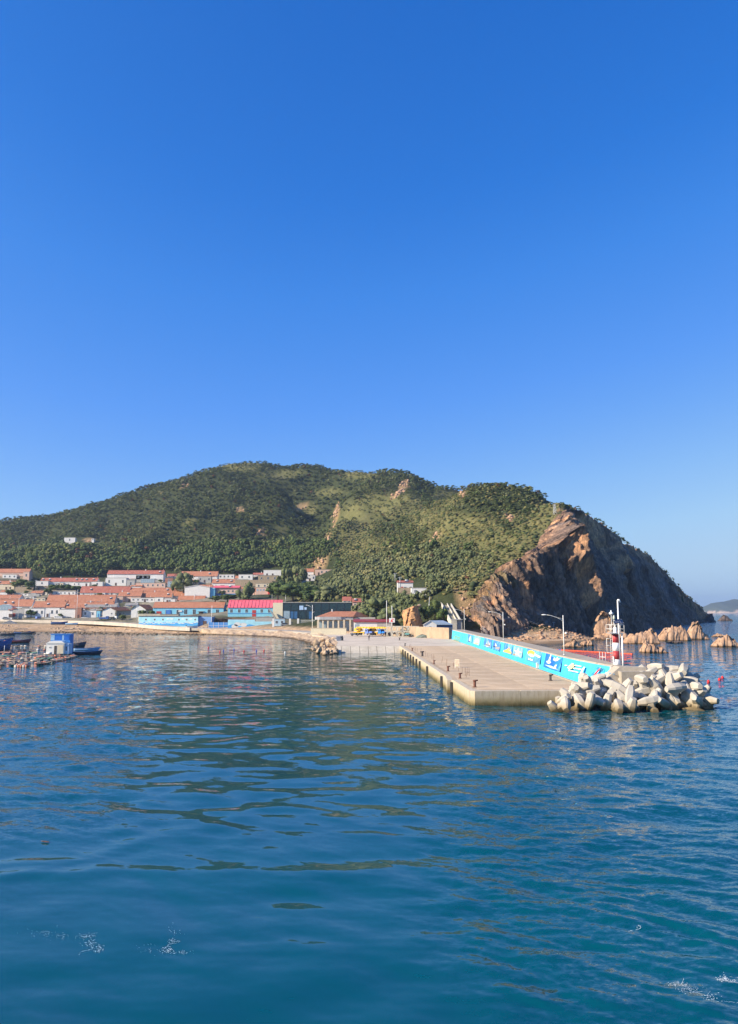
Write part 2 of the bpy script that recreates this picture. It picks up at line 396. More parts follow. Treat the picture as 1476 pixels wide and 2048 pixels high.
def terrain_h(x, y, detail=True):
    x = np.asarray(x, float); y = np.asarray(y, float); sh = x.shape
    z = base_h(x, y).reshape(sh)
    # plan line of the crest caps the surface near the cliff so that it meets it
    if detail:
        hill = smooth(8, 45, z)
        sdc = cliff_side(x, y); near = smooth(4, 40, -sdc)
        rid = 1-np.abs(fbm(x/95, y/95, 0.3, 3, 5))*2
        z = z + hill*near*(0.18+0.82*smooth(540, 760, y))*(20*(rid-0.5) + 8.0*fbm(x/38, y/38, 0.7, 4, 11)) + hill*1.0*fbm(x/11, y/11, 1.3, 3, 21)
        z = z + 0.12*fbm(x/6, y/6, 2.0, 3, 31)
        z = np.where((sdc > 0) & (y > 318), np.where(sdc > 3, z - 6 - sdc*1.2, z - sdc*3), z)
        fs = foot_side(x, y)
        z = np.where((sdc > 0) & (y > 318), np.minimum(z, np.maximum(-6, -fs*1.05-7)), z)
        z = np.where((fs > 3) & (x > 112) & (sdc > 0), -6, z); z = np.where((x > 118) & (y < 395), np.minimum(z, -6), z)
    for (a, b, c, d_, zz) in SITES:
        m = (x > a) & (x < b) & (y > c) & (y < d_)
        if m.any(): z = np.where(m, np.minimum(z, zz), z)
    return z
def hit(px, py, lo=240, hi=1500, step=3.0):
    """where the view line of a pixel meets the ground"""
    Ys = np.arange(lo, hi, step); d = ray(px, py); t = Ys/d.y
    z = CAM_H + d.z*t; h = terrain_h(d.x*t, Ys)
    k = np.where(z < h)[0]
    if len(k) == 0: return None
    return Vector((d.x*t[k[0]], Ys[k[0]], h[k[0]]))

def terrain_material():
    t = NT('hill_ground'); a = t.n('ShaderNodeVertexColor', layer_name='tone')
    v = t.coord('Object'); n = t.noise(v, 0.35, 6, 0.7); n2 = t.noise(v, 2.0, 4, 0.7)
    c = t.mix(0.55, a.outputs[0], t.ramp(n, [(0.3, (0.28, 0.3, 0.26)), (0.7, (0.72, 0.68, 0.6))]), 'OVERLAY')
    c = t.mix(0.35, c, t.ramp(n2, [(0.35, (0.25, 0.28, 0.22)), (0.65, (0.75, 0.7, 0.62))]), 'OVERLAY')
    return t.done(c, 0.95, t.bump(n, 0.8, 1.2, t.bump(n2, 0.6, 0.35)), 0, 0.1)
M_HILL = terrain_material()
DRY = [(930,1062,70,30),(1000,1090,50,22),(1075,1068,50,32),(1010,1140,60,34),(950,1160,50,22),(705,1065,38,55),(790,1008,52,26),(225,1097,30,8),(70,1092,40,6),(600,1020,30,10),(480,932,40,10),(560,948,40,8),(890,1000,30,16),(860,1040,40,22),(1110,1030,20,22),(750,1090,30,14),(660,985,30,6),(560,1060,14,10),(1085,1015,16,10),(720,950,30,8),(380,1045,10,6)]
ROCKY = [(806,975,8,14,30),(790,992,10,4,-30),(672,1030,5,24,12),(655,1078,5,12,25),(606,1012,10,6,0),(1018,1037,10,6,0),(522,1065,8,8,0),(370,972,7,3,0),(645,1130,14,12,0),(1122,1030,12,16,0),(924,990,6,5,0),(870,1075,5,16,35),(925,1190,16,14,0),(935,1215,18,18,0),(480,1020,8,4,0),(180,1080,10,3,0)]
def field(px, py, lst):
    r = np.zeros(np.shape(px))
    for e in lst:
        cx, cy, rx, ry = e[:4]; a = R(e[4]) if len(e) > 4 else 0
        dx, dy = px-cx, py-cy
        u = (dx*math.cos(a)+dy*math.sin(a))/rx; w = (-dx*math.sin(a)+dy*math.cos(a))/ry
        r = np.maximum(r, np.clip(1.5-np.sqrt(u*u+w*w), 0, 1))
    return np.clip(r*1.6, 0, 1)
def build_terrain():
    xs = np.concatenate([np.arange(-900, -420, 14), np.arange(-420, 330, 4.0), np.arange(330, 560, 12)])
    ys = np.concatenate([np.arange(246, 700, 3.2), np.arange(700, 1010, 5), np.arange(1010, 1500, 18)])
    Xg, Yg = np.meshgrid(xs, ys); Z = terrain_h(Xg, Yg)
    nY, nX = Xg.shape
    PX, PY = proj(Xg, Yg, Z)
    n = fbm(Xg/30, Yg/30, 0, 4, 3); n2 = fbm(Xg/9, Yg/9, 0, 4, 8)
    def C(c): return np.array(c)[None, None, :]
    forest = C((0.032, 0.043, 0.019)) + (n2[..., None]*0.5+0.5)*C((0.015, 0.014, 0.007))
    dry = C((0.145, 0.142, 0.062)) + n2[..., None]*C((0.05, 0.035, 0.02))
    rock = C((0.38, 0.25, 0.15)) + n2[..., None]*C((0.1, 0.08, 0.06))
    d = field(PX, PY, DRY)[..., None]; d = np.clip(d + (n[..., None]-0.25)*0.6, 0, 1)
    rk = (field(PX, PY, ROCKY)*1.2 + n2*0.9 > 0.75)[..., None]*1.0
    col = forest*(1-d)+dry*d; col = col*(1-rk*.7)+rock*rk*.7
    town = smooth(46, 36, Z)*smooth(-30, -60, Xg+0*Yg)*smooth(660, 610, Yg); town = town*(1-0.85*smooth(12, 22, Z)*smooth(-110, -70, Xg)); town = town*(1-0.8*smooth(0.0, 0.35, n2))*smooth(-360, -320, Xg)
    tc = C((0.27, 0.24, 0.2)) + n2[..., None]*C((0.08, 0.07, 0.06))
    col = col*(1-town[..., None])+tc*town[..., None]
    sand = (smooth(4.2, 3.2, Z)*smooth(800, 700, Yg))[..., None]; sc = C((0.46, 0.32, 0.22)) + n2[..., None]*C((0.1, 0.08, 0.06)) + (fbm(Xg*1.3, Yg*1.3, 0, 3, 77)*0.11)[..., None]
    wet = smooth(0.55, 0.15, Z)[..., None]
    col = col*(1-sand)+sc*sand; col = col*(1-wet*0.55)
    idx = np.arange(nY*nX).reshape(nY, nX)
    Fc = np.stack([idx[:-1, :-1], idx[:-1, 1:], idx[1:, 1:], idx[1:, :-1]], -1).reshape(-1, 4)
    V = np.stack([Xg.ravel(), Yg.ravel(), Z.ravel()], 1)
    keep = (V[Fc][:, :, 2].max(1) > -12)
    me = np_mesh('hill', V, Fc[keep], True, {'tone': np.clip(col, 0.01, 1).reshape(-1, 3)})
    link_mesh('hill', me, M_HILL)['kind'] = 'structure'

# ================================================================== CLIFF
def cliff_material(name='cliff_rock'):
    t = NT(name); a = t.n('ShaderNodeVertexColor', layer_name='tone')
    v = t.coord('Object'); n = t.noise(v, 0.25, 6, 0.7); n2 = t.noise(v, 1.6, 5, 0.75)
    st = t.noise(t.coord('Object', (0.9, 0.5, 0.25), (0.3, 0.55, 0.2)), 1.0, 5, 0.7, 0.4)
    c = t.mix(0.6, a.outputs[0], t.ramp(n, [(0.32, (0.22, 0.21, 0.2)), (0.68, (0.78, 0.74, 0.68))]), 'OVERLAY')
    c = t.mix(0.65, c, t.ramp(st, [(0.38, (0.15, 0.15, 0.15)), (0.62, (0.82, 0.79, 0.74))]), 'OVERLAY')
    h = t.math('ADD', t.math('MULTIPLY', n, 1.0), t.math('MULTIPLY', st, 0.8))
    return t.done(c, 0.9, t.bump(h, 0.9, 1.5, t.bump(n2, 0.7, 0.35)), 0, 0.15)
M_CLIFF = cliff_material()
def build_cliff():
    nu, nv = 540, 220
    u = np.linspace(0, 1, nu); kt = np.linspace(0, 1, len(ct))
    T = resample(ct, nu, u); B = resample(cf, nu, u)
    # extra skirt: foot goes below the water, top rolls inland
    v = np.linspace(0, 1, nv)
    U, Vv = np.meshgrid(u, v, indexing='ij')
    # profile: slightly steeper low down
    prof = Vv + 0.05*np.sin(Vv*math.pi)
    P = T[:, None, :]*(1-prof[..., None]) + B[:, None, :]*prof[..., None]
    P[..., 2] = T[:, None, 2]*(1-Vv) + (B[:, None, 2])*Vv
    PX, PY = proj(P[..., 0], P[..., 1], P[..., 2])
    # surface normal (seaward, up)
    du = np.gradient(P, axis=0); dv = np.gradient(P, axis=1)
    N = np.cross(du, dv); N /= np.linalg.norm(N, axis=-1, keepdims=True)+1e-9
    if N[nu//2, nv//2, 0] < 0: N = -N
    X, Y, Z = P[..., 0], P[..., 1], P[..., 2]
    warp = 9*fbm(X/45, Y/45, Z/30, 3, 3)
    slope = np.interp(PX, [950, 1010, 1080, 1200, 1420], [2.6, 2.1, 1.55, 1.8, 1.5])
    s = PX + 0.0 - (PY-1150)/slope + warp*0.8
    def saw(x, p, sharp=0.16):
        f = (x/p) % 1.0
        return np.where(f < sharp, f/sharp, (1-f)/(1-sharp))       # quick step out, slow fall back
    wl = np.interp(PX, [950, 1060, 1130, 1200, 1400], [1, 1, 0.7, 0.4, 0.35])
    big = 1+0.5*fbm(X/40, Y/40, Z/40, 2, 91)
    dsp = wl*(4.0*saw(s, 46, 0.14)*big + 2.5*saw(s+5*fbm(X/14, Y/14, Z/14, 2, 4), 15, 0.2) + 1.7*saw(s+3*fbm(X/8, Y/8, Z/8, 2, 9), 5.5, 0.25))
    dsp = dsp + 5.5*fbm(X/42, Y/42, Z/42, 4, 14) + 3.2*fbm(X/10, Y/10, Z/13, 4, 24, 0.6) + 3.4*(0.5-np.abs(fbm(X/17, Y/17, Z/24, 3, 34))) + 1.1*np.abs(fbm(X/3.2, Y/3.2, Z/5, 2, 44))
    # lit buttresses: lines where the rock steps out
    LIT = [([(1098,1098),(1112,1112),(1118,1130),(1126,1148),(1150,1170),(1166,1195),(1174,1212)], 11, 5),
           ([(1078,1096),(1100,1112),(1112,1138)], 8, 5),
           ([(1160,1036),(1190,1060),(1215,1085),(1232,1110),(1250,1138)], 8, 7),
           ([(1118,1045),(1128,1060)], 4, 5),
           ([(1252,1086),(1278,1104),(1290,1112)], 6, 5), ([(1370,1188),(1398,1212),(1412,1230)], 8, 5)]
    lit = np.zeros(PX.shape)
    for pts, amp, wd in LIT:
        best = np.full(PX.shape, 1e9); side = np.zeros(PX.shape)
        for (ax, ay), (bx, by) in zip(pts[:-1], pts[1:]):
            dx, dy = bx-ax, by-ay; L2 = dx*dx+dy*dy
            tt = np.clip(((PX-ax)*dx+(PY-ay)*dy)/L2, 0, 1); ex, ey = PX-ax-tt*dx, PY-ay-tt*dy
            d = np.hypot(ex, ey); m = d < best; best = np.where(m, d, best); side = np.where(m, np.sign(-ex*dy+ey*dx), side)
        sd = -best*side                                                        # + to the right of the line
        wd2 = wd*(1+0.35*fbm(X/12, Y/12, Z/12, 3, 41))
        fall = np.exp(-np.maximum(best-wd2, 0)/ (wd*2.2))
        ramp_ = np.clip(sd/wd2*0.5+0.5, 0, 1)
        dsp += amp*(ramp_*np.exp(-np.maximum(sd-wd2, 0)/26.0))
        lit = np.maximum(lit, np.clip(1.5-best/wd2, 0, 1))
    edge = smooth(0, 0.05, Vv)*smooth(0, 0.02, 1-Vv)
    dsp = dsp*smooth(0, 0.08, Vv)*smooth(1.0, 0.955, U)*smooth(0, 0.02, U) - 1.0*edge
    led = fbm(X/6, Y/6, Z/6, 3, 74, .6); dsp = dsp + wl*1.6*np.round(2.2*led+1.3*saw(s+4*fbm(X/20, Y/20, Z/20, 2, 75), 11, .5))*.5 + 1.5*np.round(3*fbm(X/9, Y/9, Z/5, 3, 76))/3
    dsp = dsp - 5.0*smooth(1080, 1180, PX)*(1-0.6*Vv)*smooth(0, .06, Vv) - 2.0*smooth(0, .1, Vv)
    dsp = dsp*(1-smooth(1140, 1180, PX)*(1-smooth(0, .3, Vv))*0.5)
    P = P + N*dsp[..., None]
    # the toothed edge of the beds shows along the top
    P[..., 2] += (1-smooth(0, 0.06, Vv))*smooth(1.0, 0.95, U)*smooth(0, .03, U)*(1.3*saw(PX+0.2*PY+6*fbm(X/9, Y/9, 0, 2, 3), 9, 0.3)+2.0*fbm(X/6, Y/6, 0, 3, 3)-0.9)
    # stone colours: orange rock, with the brightness of the sunlit bands painted in too
    n = fbm(X/20, Y/20, Z/20, 4, 51)[..., None]; n2 = fbm(X/5, Y/5, Z/5, 4, 61)[..., None]
    def C(c): return np.array(c)[None, None, :]
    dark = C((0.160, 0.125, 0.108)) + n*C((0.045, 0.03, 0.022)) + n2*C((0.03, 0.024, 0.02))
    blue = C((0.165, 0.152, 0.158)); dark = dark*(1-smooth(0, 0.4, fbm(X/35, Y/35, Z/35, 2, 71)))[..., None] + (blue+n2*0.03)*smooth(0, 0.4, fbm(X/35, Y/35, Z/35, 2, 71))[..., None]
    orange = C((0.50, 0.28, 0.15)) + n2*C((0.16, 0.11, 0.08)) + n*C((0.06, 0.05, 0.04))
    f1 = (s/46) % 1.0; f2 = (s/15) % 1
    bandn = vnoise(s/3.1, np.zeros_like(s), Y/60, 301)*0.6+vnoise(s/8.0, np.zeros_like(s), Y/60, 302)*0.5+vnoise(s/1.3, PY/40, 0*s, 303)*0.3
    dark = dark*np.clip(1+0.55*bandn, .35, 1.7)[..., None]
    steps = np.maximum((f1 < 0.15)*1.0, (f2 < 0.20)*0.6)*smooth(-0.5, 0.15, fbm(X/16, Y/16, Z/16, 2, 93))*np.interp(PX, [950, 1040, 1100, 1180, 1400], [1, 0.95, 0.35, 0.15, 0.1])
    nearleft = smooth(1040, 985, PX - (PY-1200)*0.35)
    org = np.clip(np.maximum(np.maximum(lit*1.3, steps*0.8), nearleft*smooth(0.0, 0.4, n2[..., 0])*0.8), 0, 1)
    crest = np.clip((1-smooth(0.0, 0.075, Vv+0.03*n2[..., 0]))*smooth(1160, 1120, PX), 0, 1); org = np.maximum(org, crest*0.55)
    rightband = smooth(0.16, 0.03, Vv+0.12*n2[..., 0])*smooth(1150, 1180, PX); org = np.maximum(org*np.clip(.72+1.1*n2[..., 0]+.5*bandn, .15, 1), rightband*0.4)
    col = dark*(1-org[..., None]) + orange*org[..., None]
    grass = np.clip(smooth(0.25, 0.5, fbm(X/13, Y/13, Z/26, 4, 81)+0.12)*smooth(1090, 1020, PX)*0.6, 0, 1)[..., None]
    col = col*(1-grass)+C((0.13, 0.115, 0.05))*grass
    # skirt rows
    top = P[:, :1].copy(); top[..., 0] -= 5; top[..., 1] -= 1.0; top[..., 2] -= 2.5
    bot = P[:, -1:].copy(); bot[..., 2] = -3; bot[..., 0] += 1.5
    P = np.concatenate([top, P, bot], 1); col = np.concatenate([col[:, :1], col, col[:, -1:]], 1)
    nv2 = nv+2; idx = np.arange(nu*nv2).reshape(nu, nv2)
    Fc = np.stack([idx[:-1, :-1], idx[1:, :-1], idx[1:, 1:], idx[:-1, 1:]], -1).reshape(-1, 4)
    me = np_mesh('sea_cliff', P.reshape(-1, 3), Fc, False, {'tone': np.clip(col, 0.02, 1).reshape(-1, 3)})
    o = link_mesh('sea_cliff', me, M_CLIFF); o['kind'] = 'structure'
build_cliff()
# ================================================================== TREES
def foliage_material(name, cols, objrand=False):
    t = NT(name)
    if objrand:
        oi = t.n('ShaderNodeObjectInfo'); f = oi.outputs['Random']; base = t.ramp(f, [(i/(len(cols)-1), c) for i, c in enumerate(cols)])
    else:
        base = t.n('ShaderNodeVertexColor', layer_name='tone').outputs[0]
    g = t.n('ShaderNodeNewGeometry')
    isl = t.ramp(g.outputs['Random Per Island'], [(0.0, (0.34, 0.36, 0.34)), (0.5, (0.5, 0.5, 0.5)), (1.0, (0.66, 0.64, 0.56))])
    c = t.mix(0.9, base, isl, 'OVERLAY')
    m = t.done(c, 0.75, None, 0, 0.2)
    tr = t.n('ShaderNodeBsdfTranslucent'); t.l(c, tr.inputs[0]); mx = t.n('ShaderNodeMixShader'); mx.inputs[0].default_value = 0.22
    t.l(t.p.outputs[0], mx.inputs[1]); t.l(tr.outputs[0], mx.inputs[2]); t.l(mx.outputs[0], t.out.inputs[0])
    return m
PINE_C = [(0.046, 0.072, 0.026), (0.066, 0.094, 0.033), (0.098, 0.120, 0.044)]
BROAD_C = [(0.058, 0.092, 0.028), (0.075, 0.112, 0.034), (0.098, 0.128, 0.042)]
PALE_C = [(0.105, 0.130, 0.058), (0.125, 0.150, 0.068), (0.150, 0.165, 0.078)]
M_TREE = [foliage_material('pine_needles', PINE_C, True), foliage_material('broad_leaves', BROAD_C, True), foliage_material('pale_leaves', PALE_C, True)]
M_FOREST = foliage_material('forest_leaves', None, False)
M_BARK = paint('bark', (0.12, 0.09, 0.065), 0.9, 0.3, 3)
_ico = {}
def ico(sub):
    if sub not in _ico:
        bm = bmesh.new(); bmesh.ops.create_icosphere(bm, subdivisions=sub, radius=1)
        _ico[sub] = (np.array([v.co[:] for v in bm.verts]), np.array([[v.index for v in f.verts] for f in bm.faces])); bm.free()
    return _ico[sub]
def crown(kind, rng, nclump, nleaf, leaf, core=True):
    """unit tree (height 1): clumps of foliage plus loose leaf faces; returns verts, tris"""
    V, Fc = [], []; n0 = 0
    cl = []
    for i in range(nclump):
        a = rng.uniform(0, 2*math.pi)
        if kind == 0:                     # pine: flat tiers
            z = rng.uniform(0.38, 0.95); r = (1-z)*0.55+0.10; rr = r*math.sqrt(rng.uniform(0.1, 1))
            c = (math.cos(a)*rr, math.sin(a)*rr, z); s = (rng.uniform(.16, .26), rng.uniform(.16, .26), rng.uniform(.055, .10))
        elif kind == 1:
            z = rng.uniform(0.35, 0.85); r = 0.33*math.sin(min(1, (z-0.15)/0.8)*math.pi)**0.6; rr = r*math.sqrt(rng.uniform(0.1, 1))
            c = (math.cos(a)*rr, math.sin(a)*rr, z); k = rng.uniform(.15, .24); s = (k, k, k*rng.uniform(.75, 1))
        else:
            z = rng.uniform(0.22, 0.82); r = 0.42*math.sin(min(1, (z-0.02)/0.95)*math.pi)**0.6; rr = r*math.sqrt(rng.uniform(0.1, 1))
            c = (math.cos(a)*rr, math.sin(a)*rr, z); k = rng.uniform(.15, .24); s = (k, k, k*rng.uniform(.9, 1.25))
        cl.append((c, s))
        if core:
            iv, jf = ico(1); k = (1+rng.uniform(-.28, .28, len(iv)))[:, None]
            V.append(iv*k*np.array(s)*0.82+np.array(c)); Fc.append(jf+n0); n0 += len(iv)
    for i in range(nleaf):
        c, s = cl[rng.integers(len(cl))]
        d = rng.normal(size=3); d /= np.linalg.norm(d); p = np.array(c)+d*np.array(s)*rng.uniform(.85, 1.22)
        a = rng.normal(size=3); a /= np.linalg.norm(a); b = np.cross(a, rng.normal(size=3)); b /= np.linalg.norm(b)+1e-9
        l = leaf*rng.uniform(.6, 1.4)
        if kind == 0: a[2] *= 0.4; b[2] *= 0.4
        V.append(np.array([p-a*l, p+a*l*0.6+b*l*0.7, p+a*l*0.6-b*l*0.7])); Fc.append(np.array([[n0, n0+1, n0+2]])); n0 += 3
    return np.concatenate(V), np.concatenate(Fc)
def trunk_mb(kind, rng):
    m = MB(); h = 0.62 if kind == 0 else 0.5
    lean = (rng.uniform(-.04, .04), rng.uniform(-.04, .04))
    m.tube([(0, 0, -0.08), (lean[0]*.5, lean[1]*.5, h*.5), (lean[0], lean[1], h)], [0.035, 0.026, 0.014], 6)
    for k in range(4):
        a = k*1.7+rng.uniform(0, 1); z0 = h*rng.uniform(.5, .85)
        m.tube([(lean[0]*.7, lean[1]*.7, z0), (math.cos(a)*.2, math.sin(a)*.2, z0+0.18)], [0.014, 0.006], 4)
    return m
rng = np.random.default_rng(5)
TREE_ME = {}
for kd in (0, 1, 2):
    TREE_ME[kd] = []
    for v_ in range(5):
        V, Fc = crown(kd, rng, 16 if kd != 0 else 18, 420, 0.038)
        me = np_mesh('crown', V, Fc); me.materials.append(M_TREE[kd])
        tr = trunk_mb(kd, rng).mesh('trunk'); tr.materials.append(M_BARK)
        TREE_ME[kd].append((me, tr))
LOD = {kd: [crown(kd, rng, 6, 36, 0.085) for _ in range(8)] for kd in (0, 1, 2)}
TREE_NAME = ['pine_tree', 'broadleaf_tree', 'pale_tree']
def plant(kd, x, y, z, h, w=None, label=None, group=None, name=None, var=None, cat='tree'):
    me, tr = TREE_ME[kd][random.randrange(5) if var is None else var]
    r = empty(name or TREE_NAME[kd], (x, y, z), random.uniform(0, 6.28), label, cat, group)
    w = w or h*random.uniform(.9, 1.15); r.scale = (w, w, h)
    a = bpy.data.objects.new('crown', me); COL.objects.link(a); a.parent = r
    b = bpy.data.objects.new('trunk', tr); COL.objects.link(b); b.parent = r
    return r
FOREST_FOOT = [(-400,1130),(0,1134),(50,1137),(66,1150),(100,1152),(200,1152),(206,1138),(330,1140),(345,1150),(362,1140),(440,1145),(510,1148),(522,1139),(566,1139),(572,1150),(578,1166),(600,1166),(604,1136),(668,1137),(675,1150),(640,1165),(520,1178),(512,1180)]
def foot_line(px):
    return np.interp(px, [-400,0,60,75,200,210,330,440,510,520,556,575,600,690,735,745,770,860,960,1120,1500],
                     [1136,1138,1140,1154,1154,1142,1144,1148,1152,1150,1166,1196,1205,1222,1232,1238,1240,1232,1225,1110,1000])
HOUSE_HOLES = [(792,1160,858,1192),(520,1138,570,1158),(600,1134,670,1157),(572,1146,634,1172),(126,1076,202,1092),(868,1190,930,1250),(842,1205,870,1250)]
def plant_forest():
    st = 4.5
    xs = np.arange(-620, 330, st); ys = np.arange(330, 1090, st)
    Xg, Yg = np.meshgrid(xs, ys); X = (Xg+rng.uniform(-.48, .48, Xg.shape)*st).ravel(); Y = (Yg+rng.uniform(-.48, .48, Xg.shape)*st).ravel()
    ok = np.abs(X) < Y*0.62; X, Y = X[ok], Y[ok]
    Z = terrain_h(X, Y); PX, PY = proj(X, Y, Z)
    ok = (Z > 5) & (cliff_side(X, Y) < -3) & (PY < foot_line(PX)) & (PX > -400) & (PX < 1500)
    for (x0, y0, x1, y1) in HOUSE_HOLES: ok &= ~((PX > x0) & (PX < x1) & (PY > y0) & (PY < y1+6))
    d = field(PX, PY, DRY); rk = field(PX, PY, ROCKY)
    n = fbm(X/26, Y/26, 3.3, 3, 120)
    dens = np.clip(1.5-0.7*d + 0.75*n - 0.5*smooth(640, 760, PX)*smooth(1000, 1020, PY)*smooth(1140, 1110, PY), 0, 1)*(1-0.95*np.clip(rk*1.3, 0, 1))
    pale = smooth(-0.15, 0.25, ((PX-640)/260) + ((PY-1140)/90)*1.4 + 0.4*n)*smooth(1030, 940, PX)*smooth(1085, 1130, PY)*smooth(600, 640, PX)
    dens = np.maximum(dens, pale*0.9)
    ok &= rng.uniform(0, 1, len(X)) < dens
    X, Y, Z, PX, PY, pale, n, d = (a[ok] for a in (X, Y, Z, PX, PY, pale, n, d))
    low = smooth(1075, 1105, PY)*smooth(700, 640, PX)
    r = rng.uniform(0, 1, len(X))
    kind = np.where(rng.uniform(0, 1, len(X)) < pale, 2, np.where(r < 0.12+0.80*low, 1, 0))
    kind = np.where((kind == 0) & (r > 0.9), 2, kind)
    h = np.select([kind == 0, kind == 1, kind == 2], [rng.uniform(3.0, 5.6, len(X)), rng.uniform(5.2, 8.4, len(X)), rng.uniform(3.2, 6.6, len(X))])
    h = np.where((PY < 1085) & (kind > 0), rng.uniform(3.0, 5.0, len(X)), h)
    h = h*(1-0.35*d)*np.where(Y < 640, 0.85, 1)*np.where(cliff_side(X, Y) > -18, 0.7, 1)
    # hidden on the far side of a crest?
    vis = np.ones(len(X), bool)
    for f in (0.93, 0.86, 0.79, 0.72, 0.62):
        zz = terrain_h(X*f, Y*f); line = CAM_H + (Z+h-CAM_H)*f; vis &= zz < line+1.5
    hue = fbm(X/60, Y/60, 7.7, 3, 140)+0.4*rng.uniform(-1, 1, len(X)); sel = np.where(vis)[0]
    size = h[sel]/Y[sel]
    inframe = (PX[sel] > 0) & (PX[sel] < 1470)
    order = sel[np.argsort(-(size*inframe))]
    near = set(order[:285].tolist())
    def sector(px):
        for lim, nm in ((110, 'above the leftmost houses'), (215, 'behind the low red-roofed row'), (330, 'behind the white terrace'), (450, 'behind the big white hall'), (600, 'behind the pink-roofed building'), (700, 'behind the dark glass building'), (780, 'behind the red-roofed pavilion'), (870, 'above the yellow crane trucks'), (960, 'above the concrete stairway'), (2000, 'along the cliff crest')):
            if px < lim: return nm
    LIMS = (-300, 110, 215, 330, 450, 600, 700, 780, 870, 960, 1400)
    def third(px):
        for a, b_ in zip(LIMS[:-1], LIMS[1:]):
            if a <= px < b_: return ('left part', 'middle part', 'right part')[min(2, int(3*(px-max(a, 0))/(b_-max(a, 0))))]
        return 'right part'
    def which(i): return LBK[int(kind[i])] % (('small', 'mid-size', 'tall')[0 if h[i] < 5.5 else 1 if h[i] < 8 else 2], sector(PX[i]), ('high up', 'low down')[int(PY[i] > 1125)]) + ', ' + third(PX[i])
    LBK = ['%s dark pine with flat tiers %s, %s', '%s green broadleaf tree %s, %s', '%s pale bushy tree %s, %s']
    LB = ['dark flat-tiered pine among the pines on the hillside below the cliff crest', 'dark green broadleaf tree in the belt at the foot of the hill', 'pale grey-green bushy tree on the lower slope behind the quay buildings']
    GR = ['pines on the hillside', 'broadleaf trees at the foot of the hill', 'pale bushy trees on the lower slope']
    for i in near: plant(int(kind[i]), X[i], Y[i], Z[i]-0.2, h[i], None, which(i), GR[kind[i]])
    cols = [np.array(PINE_C), np.array(BROAD_C), np.array(PALE_C)]
    VV, FF, CC = [], [], []; n0 = 0
    for i in sel:
        if i in near: continue
        k = int(kind[i]); V, Fc = LOD[k][rng.integers(8)]
        a = rng.uniform(0, 6.28); ca, sa = math.cos(a), math.sin(a); w = h[i]*rng.uniform(1.2, 1.75)*(1.0 if k == 0 else .85)
        W_ = np.stack([(V[:, 0]*ca-V[:, 1]*sa)*w+X[i], (V[:, 0]*sa+V[:, 1]*ca)*w+Y[i], V[:, 2]*h[i]+Z[i]-0.3], 1)
        c = (cols[k][0]+(cols[k][2]-cols[k][0])*rng.uniform(0, 1))*(1.22+0.45*hue[i]); c = c*np.array((1+.35*max(0, hue[i]), 1.0, 1.0))
        if rng.uniform() < 0.018: c = np.array((0.13, 0.062, 0.032))
        VV.append(W_); FF.append(Fc+n0); n0 += len(V); CC.append(np.repeat(c[None], len(V), 0))
    for i in range(150):                                   # small pines and scrub along the cliff's own top edge
        u_ = rng.uniform(0.42, 0.95)*(len(ct)-1); j = int(u_); q = ct[j]+(ct[min(j+1, len(ct)-1)]-ct[j])*(u_-j)
        V, Fc = LOD[0 if rng.uniform() < .6 else 2][rng.integers(8)]; hh = rng.uniform(1.2, 3.2)*(1 if u_ < 15 else .8); w = hh*rng.uniform(1.1, 1.7); off = rng.uniform(-2, 3)
        VV.append(np.stack([V[:, 0]*w+q[0]-off, V[:, 1]*w+q[1]+off*.4, V[:, 2]*hh+q[2]-1.0-abs(off)*.4], 1)); FF.append(Fc+n0); n0 += len(V); CC.append(np.repeat((PINE if False else np.array(PINE_C[1]))[None], len(V), 0))
    me = np_mesh('forest', np.concatenate(VV), np.concatenate(FF), False, {'tone': np.concatenate(CC)})
    o = link_mesh('forest', me, M_FOREST)
    setp(o, 'dense pine and broadleaf wood covering the hill behind the village', 'forest', kind='stuff')
    print('TREES', len(sel), 'tris', sum(len(f) for f in FF))
def plant_scrub():
    """knee-high scrub and tussocks on the open slopes"""
    st = 2.5
    Xg, Yg = np.meshgrid(np.arange(-160, 330, st), np.arange(300, 700, st)); X = (Xg+rng.uniform(-.5, .5, Xg.shape)*st).ravel(); Y = (Yg+rng.uniform(-.5, .5, Xg.shape)*st).ravel()
    Z = terrain_h(X, Y); PX, PY = proj(X, Y, Z)
    d = field(PX, PY, DRY); n = fbm(X/7, Y/7, 8.8, 3, 130)
    ok = (Z > 6) & (cliff_side(X, Y) < -1) & (PY < foot_line(PX)+20) & (PX > 600) & (rng.uniform(0, 1, len(X)) < np.clip(0.8+d*0.4+n, 0, 1)*0.95)
    for (x0, y0, x1, y1) in HOUSE_HOLES: ok &= ~((PX > x0) & (PX < x1) & (PY > y0) & (PY < y1))
    X, Y, Z = X[ok], Y[ok], Z[ok]
    iv, jf = ico(1); VV, FF, CC = [], [], []; n0 = 0
    for i in range(len(X)):
        s = rng.uniform(.6, 1.0)*rng.uniform(.8, 2.0); k = (1+rng.uniform(-.4, .4, len(iv)))[:, None]
        VV.append(iv*k*np.array([s, s, s*rng.uniform(.35, .8)])+np.array([X[i], Y[i], Z[i]+s*0.1])); FF.append(jf+n0); n0 += len(iv)
        c = np.array((0.16, 0.145, 0.06)) if rng.uniform() < .5 else (np.array((0.10, 0.115, 0.045)) if rng.uniform() < .6 else np.array((0.05, 0.07, 0.028)))
        CC.append(np.repeat((c*rng.uniform(.75, 1.25))[None], len(iv), 0))
    me = np_mesh('scrub', np.concatenate(VV), np.concatenate(FF), False, {'tone': np.concatenate(CC)})
    setp(link_mesh('scrub', me, M_FOREST), 'low dry scrub and tussocks on the open slopes', 'scrub', kind='stuff')
    print('SCRUB', len(X))

